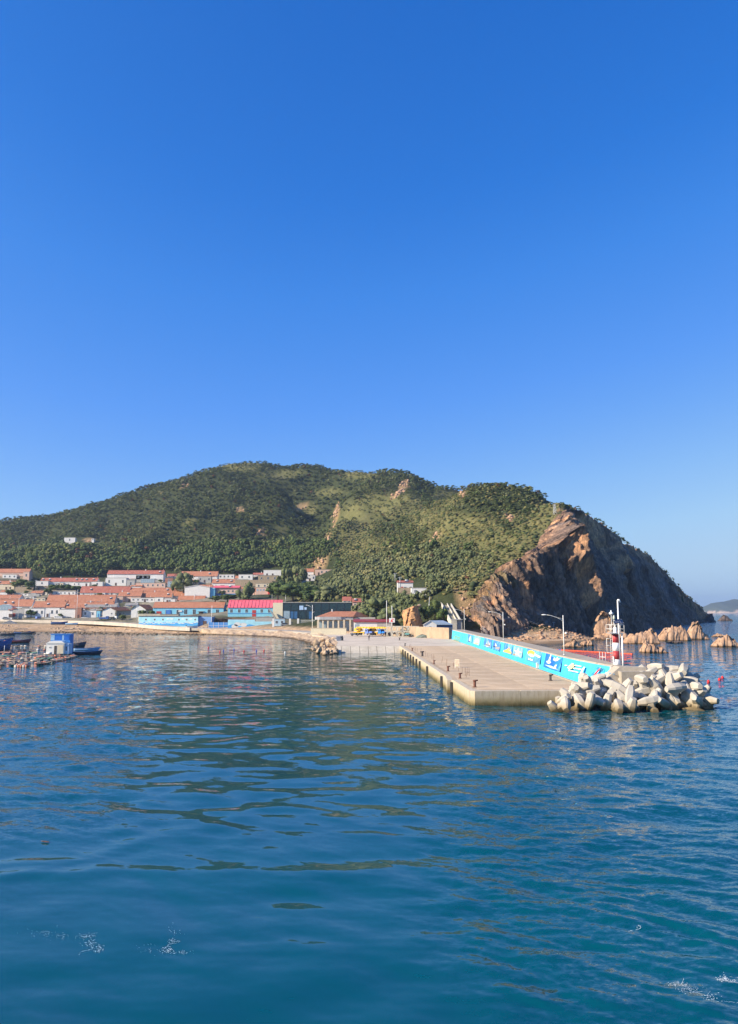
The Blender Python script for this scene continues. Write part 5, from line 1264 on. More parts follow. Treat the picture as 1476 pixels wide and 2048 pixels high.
long_gable(262, 291, 309, 1209.5, 1219, 1231, 478, 'white gabled house with dark brown roof, right of the pair')
# long blue building
r = house(306, 446, 1204.5, 1215.5, 1234, 'long light-blue building with orange roof and four-pane windows', wall=M_LB, D=462, depth=9, chim=(), win=0, doors=(), name='blue_building', cat='building')
L, dp, H, hr = r['dims']; kk = 462/1535
def lx(px): return (px-376)*kk
for px in (371, 388, 417.5, 434): window(r, lx(px), H*.30, 1.9, 2.9)
for px in (334, 356): window(r, lx(px), H*.30, 1.9, 2.6, 0, M_FRW, M_GLS, 2)
door(r, lx(401.5), 2.6, 3.1, M_DR); MB().box(lx(401.5)-1.9, lx(401.5)+1.9, -1.4, -.01, 3.3, 3.45).build('canopy', M_GY, r)
door(r, lx(318), 3.0, 3.4, M_DRR); MB().box(lx(333)-.2, lx(341)+.2, -.3, -.01, .6, 4.2).build('blue_panel', paint('mid_blue', (.06, .2, .55), .5), r)
MB().box(lx(357), lx(364), -.35, -.01, 3.1, 3.9).build('air_conditioner', M_PW, r)
door(r, lx(445.5)-1.2, 1.4, 2.6, M_DRB)
# yellow-cream bushes? low mural building in front of it
SITES.append((-140, -88, 398, 432, 2.9)); mb = empty('mural_building', at(336, 1251.5, 421), -.13, 'low light-blue building with wave mural facing the beach', 'building'); kk = 421/1535; L = 122*kk; H = 18*kk
ms = paint('mural_sky', (.34, .66, .78), .65, .18, .5, dirt=.15)
MB().box(-L/2, L/2, 0, 5, -2, H).build('wall', ms, mb)
MB().box(-L/2-.2, L/2+.2, -.25, 5.3, H, H+.5).build('roof', paint('dark_felt_roof', (.12, .12, .13), .8), mb)
m = MB(); n = 40; pts = [(-L/2, .0)]+[(L/2, .0)]+[(L/2-L*i/n, H*(.30+.09*math.sin(i*.9)+.05*math.sin(i*2.3+1))) for i in range(n+1)]
m.add([(x, -.03, z) for x, z in pts], [tuple(range(len(pts)))]); m.build('painted_sea', paint('mural_sea', (.07, .35, .72), .6, .2, .5), mb)
m = MB()
for i in range(26):
    x = -L/2+L*(i+.5)/26+random.uniform(-.3, .3); z = H*(.32+.09*math.sin((26-i)*1.5)); m.add([(x-.9, -.036, z-.12), (x+.9, -.036, z-.12), (x+.5, -.036, z+.22), (x-.2, -.036, z+.35)], [(0, 1, 2, 3)])
m.build('painted_foam', fm(WH), mb)
for fx in (.12, .27, .41, .68, .81, .955): window(mb, -L/2+L*fx, H*.58, 1.0, 1.0, 0, M_FRW)
for fx in (.5, .56, .75, .88):
    m = MB(); m.add([(-L/2+L*fx+u*2.2, -.03, H*.75+v*1.0) for u, v in ell(0, 0, .5, .5, 7)], [tuple(range(7))]); m.build('painted_cloud', fm((.6, .75, .8)), mb)
MB().box(L/2+.02, L/2+7.2, 1.5, 7, -2, H*.97).build('side_wing', paint('side_blue', (.18, .34, .62), .6), mb)
MB().box(L/2+2.4, L/2+4.4, 1.38, 1.49, 0, 2.6).build('door', M_DR, mb)
annex(276, 320, 1228, 1234, 'cream long parapet roof behind the mural building', M_PC, D=430, win=0, name='cream_shed', cat='shed')
annex(320, 356, 1229, 1235, 'pale yellow roof shed behind the mural building', M_PC, D=428, win=0, name='cream_shed', cat='shed')
# blue fence, woodpile, mural wall
k = 408/1535; r = empty('blue_fence', at(437, 1257, 408), 0, 'blue sheet fence with white posts between the mural building and mural wall', 'fence')
for i in range(4): x = (-20+i*10)*k; MB().box(x+.04, x+10*k-.04, 0, .08, 0, 3.2).build('panel', paint('fence_blue', (.10, .30, .68), .5, .2), r)
for i in range(5): MB().box((-20+i*10)*k-.08, (-20+i*10)*k+.08, -.1, .12, 0, 3.4).build('post', M_WHT, r)
MB().box(-20*k, 20*k, -.06, -.01, 1.5, 1.62).build('rail', M_WHT, r)
m = MB()
for i in range(90): m.tube([(random.uniform(-7, 7), random.uniform(-1.5, 1.5), random.uniform(0, 2.6)), (random.uniform(-7, 7), random.uniform(-1.5, 1.5), random.uniform(0, 3.4))], .09, 4)
p = at(440, 1247, 424); setp(m.build('woodpile', paint('dark_driftwood', (.10, .065, .045), .9), None, p), 'dark tangled heap of timber behind the blue fence', 'woodpile', kind='stuff')
k = 405/1535; r = empty('mural_wall', at(499, 1259, 405), 0, 'light-blue sea mural wall facing the water in front of the pink-roofed building', 'wall')
L = 86*k; H = 20*k
MB().box(-L/2, L*.12, 0, .4, -1, H).build('wall_panel', ms, r); MB().box(L*.12+.03, L/2, 0, .4, -1, H*.78).build('wall_panel', ms, r)
m = MB(); pts = [(-L/2, 0), (L/2, 0)]+[(L/2-L*i/20, H*(.40+.10*math.sin(i*.8))) for i in range(21)]
m.add([(x, -.03, z) for x, z in pts], [tuple(range(len(pts)))]); m.build('painted_sea', paint('mural_sea', (.07, .35, .72), .6, .2, .5), r)
m = MB()
for cx, cz in ((-.28, .52), (-.14, .46), (-.34, .3)): m.add([(L*cx+u*3.6, -.036, H*cz+v*2.2) for u, v in ell(0, 0, .5, .5, 9)], [tuple(range(9))])
m.build('painted_foam', fm(WH), r); MB().box(-L/2-.1, L*.12+.1, -.1, .5, H, H+.25).build('coping', M_REDT, r)
MB().box(L/2+.05, L/2+1.1, -.1, .6, -1, H*.82).build('gate_pillar', M_PW, r)
annex(512, 545, 1234.5, 1246, 'low grey sheds with cluttered roofs behind the mural wall', M_GY, D=412, win=0, depth=4)
# pink-roofed light blue building
r = house(456, 562, 1200.5, 1215, 1233, 'light-blue building with bright pink metal roof and red door', roof=M_PINK, wall=M_LB, D=440, depth=10, chim=(), win=0, doors=(), name='pink_roof_building', cat='building')
kk = 440/1535
def lx(px): return (px-509)*kk
L, dp, H, hr = r['dims']
for px in (463, 478.5, 493, 523, 538): window(r, lx(px), H*.42, 1.5, 2.0)
door(r, lx(508), 2.2, 3.6, M_DRR)
MB().box(-L/2-.06, L/2+.06, -.1, -.01, H*.30, H*.36).build('blue_stripe', paint('deep_blue_paint', (.05, .22, .52), .6, .15), r)
sr = M_PINK
for i in range(15): MB().prism([(-.45, H-.35), (dp/2, H+hr+.03), (dp/2, H+hr+.30), (-.45, H+.03)], -L/2+L*(i+.5)/15-.05, -L/2+L*(i+.5)/15+.05, 'x').build('roof_seam', sr, r)
# stair and cream block, dark glass building
kk = 425/1535; b = at(554, 1238, 425); r = empty('glass_building', (b.x, 425, b.z), 0, 'dark glass-fronted building with tall cream block at its left end', 'building')
def lx(px): return (px-554)*kk
H = 32*kk
MB().box(lx(545.5), lx(565), 0, 8, -2, H).build('cream_block', paint('cream_block_plaster', (.74, .66, .47), .7, .1), r)
SITES.append((lx(545)+b.x, lx(705)+b.x, 395, 441, b.z-.1)); M_DG = paint('dark_green_glass', (.012, .03, .032), .08, .3, .6, spec=.7, dirt=0)
MB().box(lx(565)+.02, lx(702), .3, 14, -2, H*1.0).build('glass_body', M_DG, r)
MB().box(lx(564.5), lx(703), .05, 14.2, H+.01, H+.35).build('roof', M_GY, r)
m = MB()
for i in range(10): x = lx(565.5+i*15.1); m.box(x-.10, x+.10, .12, .29, 0, H)
for z in (H*.52, H*.98, .1): m.box(lx(565), lx(702), .14, .29, z-.08, z+.08)
m.build('mullion_grid', paint('dark_mullion', (.03, .035, .035), .4), r)
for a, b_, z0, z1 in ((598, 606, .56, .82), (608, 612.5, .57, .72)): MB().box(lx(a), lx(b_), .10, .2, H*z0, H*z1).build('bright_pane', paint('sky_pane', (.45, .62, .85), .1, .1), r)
MB().box(lx(567), lx(579), .10, .2, H*.02, H*.5).build('pale_pane', M_GLB, r)
for a in (580.5, 588, 617): MB().box(lx(a), lx(a+6), .11, .2, H*.02, H*.46).build('blue_pane', paint('blue_glass', (.05, .14, .3), .1, .3), r)
for i in range(12):
    a = i/12; MB().box(lx(541+a*10), lx(541+a*10)+1.0, -3.4, -1.2, H*(.5-.5*a)-.25, H*(.5-.5*a)).build('step', M_GY, r)
MB().prism([(lx(540), H*.56), (lx(552), .0), (lx(553.5), 0), (lx(541.5), H*.60)], -3.5, -3.42, 'y').build('stair_side', M_GY, r)
# gate, poles, court in front
k = 392/1535; r = empty('gate_wall', at(588, 1253, 392), 0, 'pair of white gate pillars with see-through railing before the glass building', 'gate')
for px in (547, 580, 596): MB().box((px-588)*k-.5, (px-588)*k+.5, -.4, .4, -.5, 4.0).build('pillar', M_PW, r)
for i in range(22): x = (600+i*1.35-588)*k; MB().box(x-.04, x+.04, -.03, .03, 0, 3.3).build('bar', M_WHT, r)
for z in (.3, 3.1): MB().box((600-588)*k, (630-588)*k, -.05, .05, z, z+.12).build('rail', M_WHT, r)
r = annex(548, 569, 1238, 1252, 'small pale blue van-sized kiosk beside the mural wall', paint('kiosk_blue', (.42, .58, .68), .5), D=396, win=2, depth=3, name='kiosk', cat='kiosk')
# red-roofed pavilion with curved colonnade
kk = 345/1535; b = at(688, 1262, 345); SITES.append((b.x-14, b.x+18, 315, 358, b.z-.1)); r = empty('pavilion', (b.x, 345, b.z), 0, 'pavilion with hipped orange roof, grey fascia and cream columns', 'building')
def lx(px): return (px-688)*kk
H = 25.5*kk; 
MB().box(lx(634), lx(716), 1.6, 11, -1.5, H).build('wall', M_PC, r)
m = MB(); zb_ = H+.02; P = [(lx(632), -.2, H+.55), (lx(706), -.2, H+.55), (lx(752), 11, H+.4), (lx(640), 11, H+.4), (lx(662), 5, H+3.0), (lx(713), 5.4, H+2.9)]
P = [Vector(p) for p in P]; m.add(P, [(0, 1, 5, 4), (1, 2, 5), (2, 3, 4, 5), (3, 0, 4), (3, 2, 1, 0)]); rf = m.build('roof', M_ORG, r)
MB().box(-.25+lx(663), .25+lx(663), 4.6, 5.1, H+2.6, H+3.9).build('chimney', M_PW, rf)
MB().box(lx(706)+.02, lx(750), 2, 10.8, -1.5, H+.3).build('side_wing', M_GY, r)
m = MB(); pts = [(lx(630), 1.2), (lx(632), 0), (lx(640), -.7), (lx(672), -.7), (lx(682), -.5), (lx(686), .3), (lx(706), .3), (lx(706), 1.58), (lx(630), 1.58)]
m.prism(pts, H-.75, H+.53, 'z'); m.build('fascia', paint('fascia_grey', (.42, .42, .42), .6), r)
for px in (637, 646, 656, 666.5, 677, 688, 700): MB().box(lx(px)-.32, lx(px)+.32, -.35, .25, 0, H-.76).build('column', M_PC, r)
for px in (641.5, 651, 661, 671.5, 682.5, 694): window(r, lx(px), .4, 1.5, H-1.7, 1.55, M_FRW, M_GLB, 1)
r = empty('terrace_wall', at(657, 1268, 322), 0, 'low cream wall curving in front of the pavilion', 'wall'); k = 322/1535
MB().box(-35*k, 35*k, 0, .4, -.6, 11*k).build('masonry', paint('cream_block_plaster', (.74, .66, .47), .7, .1), r); MB().box(-35*k-.1, 35*k+.1, -.08, .48, 11*k, 11*k+.15).build('coping', M_PC, r)
r = house(708, 784, 1240, 1243.5, 1261, 'low white building with dark red roof edge behind the crane trucks', roof=paint('dark_red_sheet', (.28, .05, .06), .6), D=325, depth=6, win=0, chim=(), shed=True, doors=(), cat='building', name='white_workshop')
kk = 325/1535
MB().box((754-746)*kk, (784-746)*kk, -.1, -.02, 0, 3.3).build('grey_panel', M_GY, r); MB().box(-8.15, 8.15, -.5, -.1, 3.45, 3.95).build('red_fascia', paint('dark_red_sheet', (.28, .05, .06), .6), r)
MB().box((710-746)*kk, (718-746)*kk, -.1, -.02, 0, 2.6).build('door', M_GLB, r)
house(685, 702, 1194, 1201, 1210, 'small cream cottage with red roof above the dark glass building', D=430, depth=5, win=2, chim=(), doors=(), wall=M_PC, roof=M_REDT)
house(705, 736, 1197.5, 1204, 1215, 'pinkish cottage with red roof right of the cream cottage', D=425, depth=6, win=3, chim=(), wall=M_PE, roof=M_REDT)
yard_wall(702, 722, 1212, 1220, 'tan stone wall below the pinkish cottage', M_ST, D=418)
annex(718, 737, 1216, 1230, 'bright white shed with slanted roof beside the pale trees', M_PW, D=385, win=0, depth=5, name='white_shed', cat='shed')
# houses on the right-hand slope
house(795, 826, 1162, 1165, 1182, 'old whitish house left of the stairway houses, half in trees', D=372, depth=6, win=3, chim=(), roof=M_REDT, doors=(.3,))
annex(823, 853, 1176, 1191, 'bright white cube house with flags on the slope', M_PW, D=358, win=2, depth=6, doors=(.75,))
house(853, 880, 1180, 1183, 1195, 'grey-roofed open shed at the top of the stairway', roof=M_GRYT, wall=M_GY, D=352, depth=4, win=2, chim=(), doors=(.8,), shed=True)
annex(880, 899, 1187, 1195, 'dark rail-fenced landing at the stair head', M_DR if False else M_GLS, D=350, win=0, depth=3, name='landing', cat='landing')
# stairway
st0, st1 = at(884, 1194, 345), at(911, 1243, 303)
r = empty('stairway', st1, 0, 'long straight concrete stairway with pale parapets down to the quay', 'stairway')
d = st0-st1; n = 34; run = Vector((d.x, d.y, 0)); rl = run.length; rd = run/rl; sd = Vector((rd.y, -rd.x, 0)); sm = concrete('stair_concrete', (.36, .34, .27), .5)
stp = None
for i in range(n):
    a = d*(i/n); m = MB(); q = rd*(rl/n+.03); w = sd*1.7
    if stp is None:
        z1 = d.z/n; m.add([-w+Vector((0, 0, -1)), w+Vector((0, 0, -1)), w+q+Vector((0, 0, -1)), -w+q+Vector((0, 0, -1)), -w+Vector((0, 0, z1)), w+Vector((0, 0, z1)), w+q+Vector((0, 0, z1)), -w+q+Vector((0, 0, z1))], [(0, 3, 2, 1), (4, 5, 6, 7), (0, 1, 5, 4), (1, 2, 6, 5), (2, 3, 7, 6), (3, 0, 4, 7)]); stp = m.mesh('step'); stp.materials.append(sm)
    link_mesh('step', stp, None, r, a)
for s_, nm in ((-1.95, 'parapet'), (1.95, 'parapet'), (.35, 'middle_rail')):
    m = MB(); t_ = .22 if nm == 'parapet' else .12; o1, o2 = sd*(s_-t_), sd*(s_+t_); up = Vector((0, 0, .75)); dn = Vector((0, 0, -1.5))
    m.add([o1+dn, o2+dn, o2+up, o1+up, d+o1+dn, d+o2+dn, d+o2+up, d+o1+up], [(0, 1, 2, 3), (7, 6, 5, 4), (0, 4, 5, 1), (1, 5, 6, 2), (2, 6, 7, 3), (3, 7, 4, 0)]); m.build(nm, paint('pale_concrete', (.58, .54, .46), .8, .12), r)
k = 298/1535; r = empty('stair_tower', at(914, 1262, 298), 0, 'plain concrete block at the foot of the stairway', 'block')
MB().box(-11*k, 0, 0, 6, -1, 22*k).build('wall', concrete('block_light', (.46, .42, .34), .4), r); MB().box(.02, 11*k, .6, 6, -1, 21*k).build('wall', concrete('block_grey', (.33, .32, .29), .4), r); MB().box(-11*k-.1, 11*k+.1, -.1, 6.1, 22*k, 22*k+.2).build('roof', M_GY, r)
# blue-roofed gable shed and tan retaining wall
D = 287; k = D/1535; b = at(847, 1257, D); r = empty('gable_shed', b, 0, 'small white gabled shed with grey-blue sheet roof behind the tan wall', 'shed')
W_, H, hr, Ln = 26*k, 8*k, 7.5*k, 32*k
MB().prism([(0, -1), (W_, -1), (W_, H), (W_/2, H+hr), (0, H)], 0, .2, 'y').build('gable_wall', M_PW, r)
MB().box(W_+.02, W_+Ln, .8, 5, -1, H).build('side_wall', paint('dark_blue_sheet', (.06, .12, .25), .5), r)
m = MB(); m.add([(W_/2, -.3, H+hr+.05), (W_+.3, -.3, H-.05), (W_+Ln+.3, .5, H-.05), (W_/2+Ln*.85, 3, H+hr+.05), (W_/2, -.3, H+hr-.05), (W_+.3, -.3, H-.17), (W_+Ln+.3, .5, H-.17), (W_/2+Ln*.85, 3, H+hr-.05)], [(0, 1, 2, 3), (7, 6, 5, 4), (0, 4, 5, 1), (1, 5, 6, 2), (2, 6, 7, 3), (3, 7, 4, 0)])
m.build('roof', paint('blue_grey_sheet', (.34, .42, .50), .45, .12, 1.5), r)
m = MB(); m.add([(-.2, -.3, H-.1), (W_/2, -.3, H+hr+.05), (W_/2, .3, H+hr+.05), (-.2, .3, H-.1), (-.2, -.3, H-.25), (W_/2, -.3, H+hr-.1), (W_/2, .3, H+hr-.1), (-.2, .3, H-.25)], [(0, 1, 2, 3), (7, 6, 5, 4), (0, 4, 5, 1), (3, 2, 6, 7)]); m.build('verge', M_WHT, r)
MB().box(W_*.42, W_*.58, -.05, -.01, H*.3, H*.6).build('emblem', M_GY, r)
rw = empty('retaining_wall', (0, 0, 0), 0, 'weathered tan retaining wall behind the cage frames and nets', 'wall')
pts = [(at(772, 1272, 301), 4.6), (at(831, 1273, 291), 4.9), (at(898, 1275, 270), 4.9)]
m_tan = concrete('tan_wall', (.36, .27, .185), .35, (.22, .15, .09))
for (a, ha), (b_, hb) in zip(pts[:-1], pts[1:]):
    for i in range(4):
        p, q = a.lerp(b_, i/4), a.lerp(b_, (i+1)/4); dv = (q-p).normalized(); nrm = Vector((-dv.y, dv.x, 0)); q = q-dv*.03
        z1, z2 = ha+(hb-ha)*i/4, ha+(hb-ha)*(i+1)/4; m = MB(); vs = [Vector((p.x, p.y, .5)), Vector((q.x, q.y, .5)), Vector((q.x, q.y, DZ+z2-1)), Vector((p.x, p.y, DZ+z1-1))]
        m.add(vs+[v+nrm*1.2 for v in vs], [(0, 1, 2, 3), (7, 6, 5, 4), (0, 4, 5, 1), (1, 5, 6, 2), (2, 6, 7, 3), (3, 7, 4, 0)]); m.build('wall_section', m_tan, rw)
# white hut and others on the hill
def on_hill(px, py): return hit(px, py)
for (x0, x1, yt, yb, lb) in ((128, 150, 1078, 1085, 'small bright white hut alone high on the wooded hill'), (183, 188, 1080, 1082, 'tiny pale hut right of the white hut on the hill')):
    h_ = on_hill((x0+x1)/2, yb)
    if h_: annex(x0, x1, yt-3, yb, lb, M_PW, D=h_.y-8, win=1, depth=4, name='hill_hut', cat='hut')
# ---- road and seawall on the shore
RP = [(-430, 505, 6.0), (-300, 492, 5.9)]+[tuple(at(*c)) for c in ((0, 1240, 484), (130, 1241.5, 468), (200, 1243.5, 452), (268, 1247.5, 430), (330, 1253, 410), (390, 1256, 398), (450, 1257.5, 390), (520, 1259, 377), (590, 1262, 355), (640, 1266, 326))]
for _i in range(2, len(RP)-1):
    a_, b_ = RP[_i], RP[_i+1]
    for _k in range(4): q = Vector(a_).lerp(Vector(b_), _k/4); SITES.append((q.x-6, q.x+6, q.y-6, q.y+6, q.z-.35))
def ribbon(name, P, w0, w1, z0, z1, mat, pieces=1):
    vs = []; P = [Vector(p) for p in P]
    for i, p in enumerate(P):
        d = (P[min(i+1, len(P)-1)]-P[max(0, i-1)]); d.z = 0; d.normalize(); nn = Vector((d.y, -d.x, 0))  # seaward
        vs += [p+nn*w0+Vector((0, 0, z0)), p+nn*w1+Vector((0, 0, z0)), p+nn*w1+Vector((0, 0, z1)), p+nn*w0+Vector((0, 0, z1))]
    fs = []
    for i in range(len(P)-1):
        a, b_ = i*4, i*4+4
        for k_ in range(4): fs.append((a+k_, a+(k_+1) % 4, b_+(k_+1) % 4, b_+k_))
    fs += [(0, 3, 2, 1), (len(vs)-4, len(vs)-3, len(vs)-2, len(vs)-1)]
    m = MB(); m.add(vs, fs); return m.build(name, mat)
M_ROAD = concrete('road_concrete', (.34, .31, .27), .2, (.22, .19, .15))
def dens(P, n=5):
    out = []
    for a, b_ in zip(P[:-1], P[1:]): out += [tuple(Vector(a).lerp(Vector(b_), i/n)) for i in range(n)]
    return out+[P[-1]]
ribbon('road', dens(RP), -7, 3.0, -1.2, .02, M_ROAD)['kind'] = 'structure'
sw = ribbon('seawall', dens(RP[:8]), 3.02, 3.7, -1.5, .3, paint('seawall_concrete', (.50, .44, .37), .85, .2, .5))
setp(sw, 'long pale concrete seawall along the village road above the beach', 'seawall')
for (a_, b_, c_, d_, e_, lb_, kw_) in (
 (0, 20, 1181, 1185, 1191, 'tiny red-roofed cottage left of the tan retaining wall foot', {}),
 (100, 122, 1190, 1194, 1200, 'small white cottage with red roof poking above the long orange roof, left', dict(wall=M_PW)),
 (262, 284, 1168, 1172, 1178, 'small peach cottage below the shaded grey lean-to', dict(wall=M_PE)),
 (300, 334, 1176, 1180, 1186, 'narrow red-roofed house left of the big round tree foot', {}),
 (376, 396, 1160, 1163, 1169, 'little cream cottage just above the big white hall roof', dict(wall=M_PC)),
 (398, 424, 1170, 1174, 1182, 'small orange-roofed cottage touching the hall on the right', {}),
 (440, 466, 1196, 1199, 1206, 'small white house with red roof under the blue band building', dict(roof=M_REDT)),
 (470, 500, 1174, 1178, 1186, 'orange-roofed cottage between pink eaves and cone-shaped tree', {}),
 (548, 574, 1182, 1186, 1194, 'small red-roofed cottage right of the glazed pink balcony', dict(roof=M_REDT)),
 (566, 590, 1172, 1175, 1182, 'small white cottage behind the trees above the glass building', {}),
 (470, 498, 1152, 1156, 1162, 'low orange-roofed cottage between the two forest-edge huts', {}),
 (506, 526, 1146, 1149, 1156, 'tiny red-roofed cottage left of the garage building', dict(roof=M_REDT)),
 (334, 360, 1148, 1152, 1158, 'small red-roofed house between the terrace and the half hidden house', dict(roof=M_REDT)),
 (62, 84, 1182, 1186, 1192, 'small peach house below the stone base building', dict(wall=M_PE)),
 (250, 274, 1206, 1210, 1218, 'small grey-roofed house above the right brown-roofed gable', dict(roof=M_GRYT)),
 (408, 440, 1196, 1200, 1207, 'white cottage with orange roof above the right end of the long blue building', {}),
): house(a_, b_, c_, d_, e_, lb_, win=2, depth=5, chim=(.8,), doors=(.5,), **kw_)
# big named trees among the houses
def tree_at(px, yt, yb, D, kd, label, wpx, name=None, kind_name=None):
    b = at(px, yb, D); h = (yb-yt)*D/1535; w = wpx*D/1535/0.8
    return plant(kd, b.x, b.y, b.z-.2, h, w, label, None, name)
tree_at(367, 1143, 1182, 560, 2, 'big round grey-green tree rising between the middle roofs', 40)
tree_at(353, 1156, 1182, 565, 2, 'smaller grey-green tree at the left flank of the big round tree', 20)
tree_at(491, 1164, 1204, 505, 2, 'yellowish cone-shaped tree standing left of the pink house', 30)
tree_at(556, 1160, 1200, 470, 1, 'dark spreading tree rising behind the cream block', 44)
tree_at(585, 1166, 1200, 465, 1, 'broad green tree behind the dark glass building, left part', 50)
tree_at(620, 1170, 1203, 460, 1, 'dark broad tree above the middle of the glass building', 46)
tree_at(655, 1168, 1203, 455, 2, 'pale green bushy tree above the right of the glass building', 44)
tree_at(598, 1130, 1172, 585, 2, 'tall pale tree in front of the small pink house', 26)
tree_at(575, 1136, 1170, 590, 2, 'slim pale tree left of the tall pale tree', 22)
tree_at(62, 1218, 1234, 492, 1, 'small palm-like green tree on the street beside the white front', 20)
tree_at(455, 1187, 1202, 470, 1, 'low green shrub tree before the pink two-storey building', 40)
tree_at(430, 1190, 1203, 475, 1, 'low dark green bush at the left of the pink two-storey building', 34)
tree_at(245, 1228, 1240, 470, 1, 'round dark bush beside the parked truck', 14)
tree_at(283, 1219, 1234, 455, 1, 'green bush before the right brown-roofed house', 16)
tree_at(303, 1220, 1232, 460, 1, 'leafy bush at the corner of the blue building', 14)
for px, yt, yb, w in ((40, 1157, 1178, 30), (60, 1160, 1180, 22), (108, 1168, 1182, 26), (130, 1168, 1182, 26), (152, 1170, 1182, 24), (20, 1178, 1190, 20), (95, 1176, 1188, 16)):
    tree_at(px, yt, yb, D_of(yb)-2, 1, 'dark green shrub tree %s' % ({40: 'under the topmost left house', 60: 'right of the topmost left house', 108: 'below the left part of the long low house', 130: 'below the middle of the long low house', 152: 'below the right part of the long low house', 20: 'beside the tan stone retaining wall', 95: 'beside the stone base building'}[px]), w)['group'] = 'shrub trees between the upper left houses'
for px, yt, yb, w, kd, D in ((735, 1212, 1246, 34, 2, 352), (757, 1195, 1240, 46, 2, 360), (790, 1200, 1240, 40, 2, 350), (775, 1215, 1248, 34, 2, 335), (870, 1198, 1240, 30, 1, 322), (856, 1208, 1246, 26, 1, 318), (886, 1215, 1248, 24, 1, 312)):
    tree_at(px, yt, yb, D, kd, ('green bush tree between the rock stack and the stairway, %s' % {870: 'tallest one', 856: 'leftmost one', 886: 'right by the steps'}[px] if kd == 1 else 'pale spreading tree behind the quay yard, %s' % {735: 'behind the white workshop', 757: 'tallest, left of the masts', 790: 'left above the split rock', 775: 'lower one between the masts'}[px]), w)['group'] = ['', 'bushes beside the stairway', 'pale trees behind the quay yard'][kd]
_rb = random.Random(5)
for _i in range(46):
    _x, _y = _rb.uniform(2, 555), _rb.uniform(1163, 1236)
    _D = D_of(_y)-5 if _x < 440 else float(np.interp(_y, [1163, 1200, 1236], [600, 505, 440]))
    tree_at(_x, _y-_rb.uniform(5, 9), _y, _D, _rb.choice((1, 1, 2)), 'low green bush growing among the village houses', _rb.uniform(8, 15), 'bush')['group'] = 'low bushes among the village houses'
# poles in the village
def pole(px, yt, yb, D, label, cross=False, lamp_=False, name='utility_pole', mat=None):
    b = at(px, yb, D); h = (yb-yt)*D/1535; r = empty(name, b, 0, label, 'pole')
    mat = mat or M_GAL
    MB().tube([(0, 0, -.5), (0, 0, h)], [.16, .10], 8).build('shaft', mat, r)
    if cross:
        MB().box(-.9, .9, -.06, .06, h-.5, h-.36).build('crossarm', mat, r)
        for sx in (-.8, 0, .8): MB().tube([(sx, 0, h-.36), (sx, 0, h-.15)], .05, 6).build('insulator', M_WHT, r)
    if lamp_:
        MB().tube([(0, 0, h-.4), (1.2, 0, h+.1), (2.0, 0, h+.05)], .05, 6).build('arm', mat, r); MB().blob((2.2, 0, h), (.4, .15, .1), 2, .05).build('lamp_head', M_WHT, r)
    return r
pole(36, 1197, 1236, 486, 'white lamp pole near the left end of the street', lamp_=True, mat=M_WHT)
pole(153, 1180, 1237, 484, 'tall white pole at the red gatehouse', mat=M_WHT)
pole(71, 1160, 1188, 590, 'grey pole by the stone base building', cross=True)
pole(273, 1203, 1249, 440, 'wooden-looking pole at the left end of the mural building', cross=True)
pole(423, 1212, 1252, 412, 'thin white pole at the mural building wing', mat=M_WHT)
pole(544, 1183, 1206, 470, 'thin pole behind the cream block', cross=True)
pole(571, 1190, 1206, 460, 'short thin pole above the glass building roof')
pole(773.5, 1202, 1262, 312, 'tall white mast behind the cage frames', mat=M_WHT)
pole(784, 1212, 1262, 314, 'white pole right of the tall mast', mat=M_WHT)
pole(800, 1154, 1186, 372, 'pale utility pole at the old whitish house', cross=True)
pole(790, 1146, 1162, 392, 'pale utility pole highest above the crane trucks', cross=True)
pole(830, 1178, 1205, 346, 'pale pole beside the white cube house')
pole(856, 1194, 1240, 322, 'leaning white pole behind the rock stack').rotation_euler = (0, .08, 0)
pole(388, 1190, 1206, 535, 'short white pole above the peach house roof', mat=M_WHT)
pole(1163-91, 1021, 1034, 455, 'thin post on the grassy crest left of the pylon')
pole(624.5, 1211, 1264, 350, 'white street lamp pole with arms before the glass building', lamp_=False, mat=M_WHT)
_p = at(624.5, 1264, 350); r = empty('street_lamp', _p+Vector((0, -.2, 0)), 0, 'curved double lamp arm on the pole before the glass building', 'street lamp')
MB().tube([(0, 0, 10.5), (-1.2, 0, 11.6), (-2.4, 0, 12)], .07, 6).build('arm', M_WHT, r); MB().blob((-2.6, 0, 12), (.5, .2, .12), 2, .05).build('lamp_head', M_WHT, r); MB().tube([(0, 0, 8.6), (1.0, 0, 9.2)], .06, 6).build('arm', M_WHT, r)
# pylon on the crest
h_ = at(1110, 1038, 432); r = empty('lattice_pylon', h_, .2, 'small lattice pylon on the crest at the cliff top', 'pylon')
H = 8.6
for sx, sy in ((-1, -1), (1, -1), (1, 1), (-1, 1)): MB().tube([(sx*1.1, sy*1.1, -1), (sx*.25, sy*.25, H)], .07, 5).build('leg', M_GAL, r)
m = MB()
for k_ in range(6):
    z0, z1 = H*k_/6, H*(k_+1)/6; a, b_ = 1.1-.85*k_/6, 1.1-.85*(k_+1)/6
    for (x0, y0), (x1, y1) in (((-1, -1), (1, -1)), ((1, -1), (1, 1)), ((1, 1), (-1, 1)), ((-1, 1), (-1, -1))): m.tube([(x0*a, y0*a, z0), (x1*b_, y1*b_, z1)], .04, 4); m.tube([(x1*a, y1*a, z0), (x0*b_, y0*b_, z1)], .04, 4)
m.build('bracing', M_GAL, r); 
for z in (H*.72, H*.9): MB().box(-1.4, 1.4, -.06, .06, z, z+.12).build('crossarm', M_GAL, r)

build_terrain()
